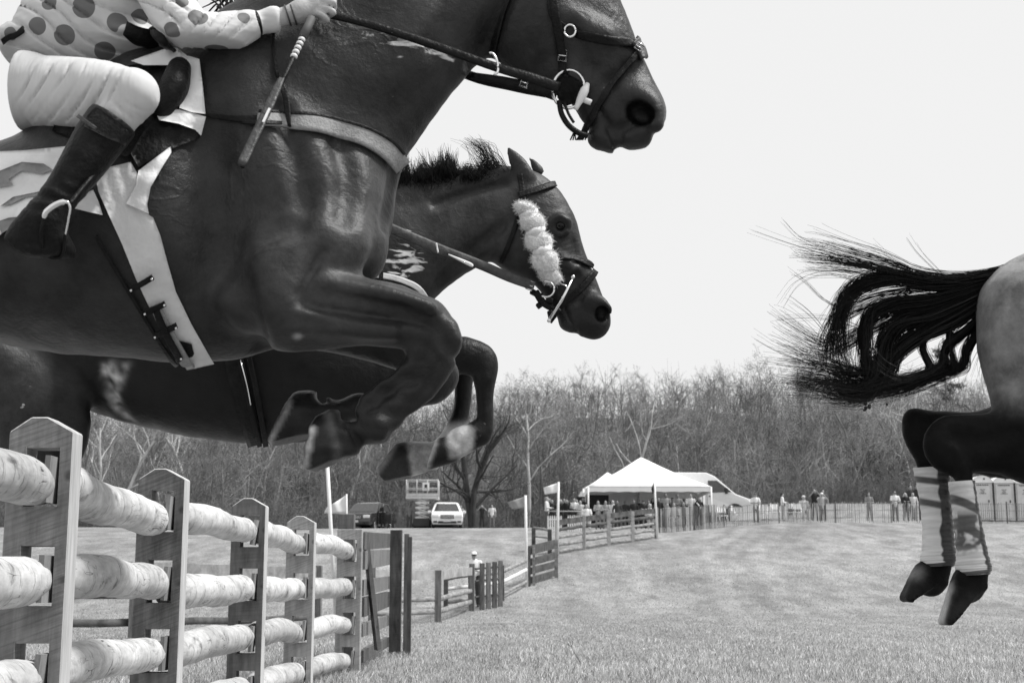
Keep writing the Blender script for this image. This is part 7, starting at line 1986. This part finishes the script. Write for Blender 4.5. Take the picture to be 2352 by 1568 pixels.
# ================================================== people in the field
ARMS = {'down': ((.27, .02, 1.16), (.26, -.06, .90)), 'up': ((.33, -.20, 1.30), (.09, -.24, 1.57)), 'cross': ((.27, -.08, 1.13), (-.10, -.24, 1.19)), 'front': ((.25, -.06, 1.14), (.10, -.30, 1.14)), 'hip': ((.38, .08, 1.16), (.20, -.05, 1.0))}
def person(label, px, Y, top_y=None, arms='down', skin=.30, shirt=.6, pants=.05, hair=.03, hat=None, rz=0.0, sit=False, h=1.74, sleeves='short', long_hair=False, sunglasses=False, shorts=False, drop=0.0, group=None, sash=False):
    x = (px - 1176) / FPX * (Y * _ct + 4 * _st)
    z = ground_z(x, Y)
    if top_y is not None:      # height from the picture
        zt = D(px, top_y, Y)[2]; h = float(np.clip(zt - z, 1.45, 1.95)) if not sit else 1.72
    o = empty('person', (0, 0, 0), label, 'person', group)
    s = h / 1.75; dz = -.42 if sit else 0.0
    hV = .026
    def fld(): return Field((-.55, -.62, -.02), (.55, .42, 1.92), hV)
    def put(name, f, m):
        v, q = f.mesh()
        return fast_mesh(name, relax(v, q, 1, .4), q, m, o, True)
    m_ = lambda nm, c, r=.85: mat('%s %.3f' % (nm, c), c * .9, c * 1.08, rough=r, scale=6)
    J_ = lambda p: np.array((p[0], p[1], p[2] + dz))
    sh, el, ha = [], [], []
    for sx in (-1, 1):
        e, hh = ARMS[arms]
        sh.append(J_((sx * .19, 0, 1.42))); el.append(J_((sx * e[0], e[1], e[2]))); ha.append(J_((sx * hh[0], hh[1] - (.03 if arms == 'cross' and sx > 0 else 0), hh[2])))
    hips = [J_((sx * .09, 0, .93)) for sx in (-1, 1)]
    if sit: knees = [np.array((sx * .13, -.42, .50)) for sx in (-1, 1)]; ank = [np.array((sx * .13, -.44, .08)) for sx in (-1, 1)]
    else: knees = [np.array((sx * .11, -.02, .50)) for sx in (-1, 1)]; ank = [np.array((sx * .13, .03, .08)) for sx in (-1, 1)]
    row = lambda p, a, b=None: (*p, a, b or a)
    f = fld()
    f.ell(J_((0, -.015, 1.615)), (.078, .098, .118), .03); f.ell(J_((0, -.10, 1.60)), (.018, .022, .025), .02); f.ell(J_((0, -.05, 1.535)), (.05, .06, .04), .03)
    for sx in (-1, 1): f.ell(J_((sx * .08, 0, 1.61)), (.014, .02, .03), .01)
    f.chain(np.array([row(J_((0, .01, 1.52)), .052), row(J_((0, .02, 1.42)), .07), row(J_((0, .02, 1.2)), .12, .09), row(J_((0, .02, .98)), .12, .09)]), .03)
    for i in (0, 1):
        f.chain(np.array([row(sh[i], .045), row(el[i], .04), row(ha[i], .03), row(ha[i] + (ha[i] - el[i]) * .16, .036)]), .02)
        f.chain(np.array([row(hips[i], .07), row(knees[i], .05), row(ank[i], .035)]), .03)
    body = put('body', f, m_('skin tone', skin, .6))
    f = fld()
    f.chain(np.array([row(J_((0, .01, 1.44)), .10, .075), row(J_((0, .0, 1.34)), .175, .105), row(J_((0, .0, 1.15)), .155, .11), row(J_((0, 0, .93)), .165, .12)]), .03)
    for i in (0, 1):
        end = el[i] if sleeves == 'short' else ha[i]
        pts = [row(sh[i], .068), row(sh[i] * .3 + el[i] * .7, .062)] if sleeves == 'short' else [row(sh[i], .068), row(el[i], .056), row(ha[i] * .85 + el[i] * .15, .045)]
        f.chain(np.array(pts), .03, n=1)
    st = put('shirt', f, m_('cloth', shirt))
    f = fld()
    f.chain(np.array([row(J_((-.06, 0, .93)), .12, .11), row(J_((.06, 0, .93)), .12, .11)]), .03, n=1)
    for i in (0, 1):
        if shorts: f.chain(np.array([row(hips[i], .10), row(hips[i] * .1 + knees[i] * .9, .085)]), .03, n=1)
        else: f.chain(np.array([row(hips[i], .10), row(knees[i], .075), row(ank[i] + (0, 0, .02), .062)]), .03, n=1)
    put('trousers', f, m_('cloth', pants))
    f = fld()
    for i in (0, 1): f.chain(np.array([row(ank[i] + (0, .03, -.02), .045), row(ank[i] + (0, -.14, -.04), .04)]), .02, n=1)
    put('shoes', f, m_('shoe', .05 if pants < .3 else .3))
    if hat is None or hair is not None:
        f = fld(); f.ell(J_((0, .018, 1.655)), (.088, .102, .095), .02); f.ell(J_((0, .05, 1.60)), (.08, .07, .09), .02)
        if long_hair:
            for sx in (-1, 1): f.chain(np.array([row(J_((sx * .07, .02, 1.63)), .04), row(J_((sx * .095, .02, 1.48)), .045), row(J_((sx * .10, -.04, 1.34)), .035)]), .03)
        f.ell(J_((0, -.10, 1.58)), (.07, .07, .095), .02, op='cut')
        put('hair', f, m_('hair', hair or .03))
    if hat is not None:
        f = fld(); f.ell(J_((0, 0, 1.685)), (.096, .112, .075), .02); f.ell(J_((0, -.13, 1.665)), (.07, .085, .012), .02); put('cap', f, m_('cap', hat))
    if sunglasses:
        m = MB(); m.box(J_((0, -.108, 1.63)), (.15, .02, .036)); m.build('sunglasses', M_trim, o)
    if arms == 'up' and not sit:
        m = MB(); m.box(J_((0, -.27, 1.60)), (.13, .06, .08)); tagc = m.build('viewfinder_camera', M_trim, o) if False else None
    if sash:
        m = MB(); m.tube([(-.15, -.10, 1.42), (.0, -.135, 1.22), (.14, -.12, 1.0)], .03, 6); m.build('sash', M_white, o, True)
    o.location = (x, Y, z - drop); o.scale = (s, s, s); o.rotation_euler = (0, 0, rz)
    return o
person('person in white cap, sunglasses and white shirt leaning on the pale board fence', 1090, 42.0, 1266, 'front', .30, .78, .05, .05, hat=.75, sunglasses=True, sleeves='long')
person('photographer in a dark top raising a camera right of the white car', 1107, 88, 1167, 'up', .30, .02, .03, .02)
person('person in a white shirt beside the dark topped photographer near the white car', 1130, 88, 1158, 'down', .30, .66, .16, .03)
person('person in grey standing left of the scissor lift mast', 940, 88, 1173, 'down', .22, .22, .10, .05)
person('person in a black top at the open door of the black car', 880, 85.0, 1164, 'front', .20, .015, .02, .02)
person('person half hidden behind the right side of the white car', 1058, 90, 1172, 'down', .3, .3, .2, .04)
tc_ = [  # the crowd round the tent
 ('person in a pale coat standing sideways below the white flag', 1256, 72, 1140, 'front', .35, .6, .1, .25, dict(rz=1.3, sleeves='long')),
 ('person in black next to the pale coat under the white flag', 1268, 73, 1146, 'down', .3, .02, .02, .02, {}),
 ('person with pale hair in black beside the white flag pole', 1288, 73.5, 1146, 'up', .3, .02, .03, .3, {}),
 ('person in black lifting both hands to the face left of the tent', 1302, 72, 1146, 'up', .3, .015, .02, .02, dict(sleeves='long')),
 ('person in a white shirt with dark hair left of the tent', 1319, 74, 1143, 'down', .3, .66, .03, .02, {}),
 ('person in a black jacket seated in front of the white shirt left of the tent', 1313, 71, 1158, 'front', .3, .015, .02, .25, dict(sit=True, sleeves='long')),
 ('person in a pale patterned top beside the loudspeaker stand', 1333, 72.5, 1150, 'cross', .32, .5, .3, .2, {}),
 ('person in a white dress seated by the left tent leg', 1347, 71, 1160, 'front', .34, .7, .6, .05, dict(sit=True, long_hair=True)),
 ('person in a light patterned blouse at the left inside the tent', 1374, 72, 1152, 'cross', .3, .34, .2, .04, dict(long_hair=True)),
 ('person in a checked top standing right of the light blouse in the tent', 1391, 72, 1157, 'cross', .3, .28, .2, .04, dict(long_hair=True)),
 ('person in pale clothes in front of the white tent wall', 1408, 74, 1162, 'down', .4, .62, .5, .4, {}),
 ('person in a dark grey suit against the white tent wall', 1418, 73, 1150, 'down', .2, .05, .04, .02, dict(sleeves='long')),
 ('broad person in a black shirt at the right edge of the white tent wall', 1456, 72, 1147, 'down', .18, .018, .02, .015, dict(sleeves='long')),
 ('person in a black cap beside the broad person in black', 1478, 73, 1151, 'cross', .25, .02, .02, None, dict(hat=.02)),
 ('dark haired person in black behind the grey haired one', 1490, 75, 1148, 'down', .2, .03, .02, .015, {}),
 ('grey haired person in a white top seated left of the dark flag pole', 1493, 71, 1160, 'front', .34, .7, .3, .5, dict(sit=True)),
 ('tall person in black right of the dark flag pole', 1513, 73, 1142, 'down', .2, .02, .02, .015, dict(sleeves='long')),
 ('person in a grey shirt standing under the tent valance', 1530, 75, 1132, 'down', .16, .26, .1, .02, {}),
 ('seated person in pale grey right of the dark flag pole', 1533, 71, 1160, 'front', .3, .4, .2, .04, dict(sit=True)),
 ('person with a dark beard in a grey patterned shirt in the tent', 1557, 75, 1133, 'cross', .15, .2, .1, .015, {}),
 ('seated person with long hair in a pale dress right in the tent', 1548, 71, 1162, 'front', .3, .45, .4, .04, dict(sit=True, long_hair=True)),
 ('seated person in a dark flowered top right in the tent', 1570, 71.5, 1158, 'front', .25, .16, .1, .02, dict(sit=True, long_hair=True)),
 ('person in a pale shirt and light trousers at the right of the tent', 1587, 74, 1133, 'front', .3, .56, .45, .02, {}),
 ('person in a black dress with a white sash at the right tent leg', 1606, 73, 1146, 'down', .2, .015, .015, .015, dict(long_hair=True, sash=True)),
 ('person in a white shirt and cap in front of the van bonnet', 1736, 72, 1132, 'cross', .3, .74, .1, None, dict(hat=.1)),
 ('person in a white shirt turned sideways between the white chairs', 1798, 74, 1137, 'front', .3, .72, .3, .02, dict(rz=1.4, sleeves='long')),
 ('seated person in pale clothes and hat left of the two photographers', 1847, 73, 1150, 'front', .3, .55, .4, None, dict(hat=.6, sit=True)),
 ('person in a black shirt with both arms raised to a camera by the wire fence', 1872, 73, 1122, 'up', .28, .02, .03, .02, {}),
 ('person standing just behind the two photographers', 1892, 75, 1124, 'down', .3, .10, .05, .04, {}),
 ('person in a white cap and grey shirt raising a camera by the wire fence', 1889, 72, 1134, 'up', .32, .42, .06, None, dict(hat=.74)),
 ('person with long dark hair standing alone behind the wire fence', 1997, 73, 1140, 'front', .3, .22, .12, .015, dict(long_hair=True)),
 ('person in a white shirt with crossed arms behind the wire fence', 2057, 72.5, 1127, 'cross', .3, .74, .13, .04, dict(sunglasses=True)),
 ('person in a black top with long hair right of the crossed arms', 2081, 73, 1136, 'cross', .34, .015, .02, .45, dict(long_hair=True, sleeves='long')),
 ('person in a pale jacket right of the long haired person in black', 2099, 73.5, 1140, 'down', .34, .6, .2, .3, dict(sleeves='long')),
 ('tall person in dark clothes behind the person in a pale jacket', 2094, 77, 1114, 'front', .25, .04, .05, .02, dict(sleeves='long')),
 ('person in black beside the bandaged hind leg', 2109, 77, 1112, 'down', .3, .03, .02, .02, dict(sleeves='long')),
]
for lb, px, Y, ty, ar, sk_, st_, pa, ha_, kw in tc_:
    person(lb, px, Y, ty, ar, sk_, st_, pa, ha_, group='spectators along the fence', **kw)
for px, Y, ty, c_ in ((1262, 74.5, 1143, .02), (1283, 75.5, 1141, .05), (1296, 75, 1144, .015), (1325, 75.5, 1146, .03), (1340, 76, 1142, .02), (1400, 76.5, 1148, .03), (1436, 76, 1150, .05), (1467, 76.5, 1146, .02), (1500, 76, 1143, .015), (1522, 77, 1146, .04), (1545, 76.5, 1142, .02), (1572, 77, 1146, .03), (1596, 76, 1140, .02)):
    person('spectator in dark clothes packed behind the front row of the crowd at the tent', px, Y, ty, ('down', 'cross', 'front')[rng.integers(3)], rng.uniform(.18, .34), c_, .03, rng.uniform(.015, .08), group='back row of the tent crowd', long_hair=bool(rng.random() < .4), sleeves='long')
# white folding chairs and tables among the spectators
def chair(label, px, Y, rz):
    x = (px - 1176) / FPX * (Y * _ct + 4 * _st); o = empty('folding_chair', (0, 0, 0), label, 'chair', 'white folding chairs')
    m = MB(); m.box((0, 0, .45), (.44, .42, .035)); m.build('seat', M_white, o, bevel=.01)
    m = MB(); m.box((0, .21, .76), (.42, .03, .26)); m.build('backrest', M_white, o, bevel=.01)
    for sx in (-1, 1):
        for a, b in (((sx * .22, -.20, 0), (sx * .22, .22, .92)), ((sx * .20, .22, 0), (sx * .20, -.12, .46))): m = MB(); m.tube([a, b], .018, 5); m.build('leg', M_white, o, True)
    o.location = (x, Y, ground_z(x, Y)); o.rotation_euler = (0, 0, rz)
for lb, px, Y, rz in (('white folding chair right of the tent leg, near the paling fence', 1660, 72, .4), ('white folding chair turned sideways in front of the van', 1690, 73, 1.3), ('white folding chair beside the white cap by the van bonnet', 1752, 73, -.5), ('white folding chair left of the sideways white shirt', 1783, 73.5, .3), ('white folding chair right of the sideways white shirt', 1818, 73, 2.6), ('white folding chair next to the seated hat wearer', 1832, 72.5, 0.1)):
    chair(lb, px, Y, rz)
for lb, px, Y in (('white covered table with white goods left of the sideways white shirt', 1775, 75), ('white covered table in front of the van wheel', 1712, 74.5)):
    x = (px - 1176) / FPX * (Y * _ct + 4 * _st); g_ = ground_z(x, Y); o = empty('table', (x, Y, g_), lb, 'table')
    m = MB(); m.box((x, Y, g_ + .74), (1.5, .7, .03)); m.build('tabletop', M_white, o); m = MB(); m.box((x, Y, g_ + .40), (1.46, .66, .66), taper=1.0); m.build('tablecloth', M_whitecloth, o)
# barrel-like white bundle post and the stalks in the near grass
def stalk(label, pts):
    m = MB(); m.tube(spline(np.array(pts), 5), np.linspace(.004, .0015, (len(pts) - 1) * 5 + 1), 4); e = pts[-1]
    for i in range(5): m.tube([np.array(pts[-2]) * .5 + np.array(e) * .5, np.array(e) + rng.normal(0, .03, 3)], [.002, .001], 3)
    tag(m.build('weed_stalk', mat('dry stalk', .05, .1), None, True), label, 'weed')
b = D(1333, 1520, 13.6); stalk('single dark dry stalk leaning left in the near grass', [b, D(1318, 1495, 13.6), D(1308, 1472, 13.5)])
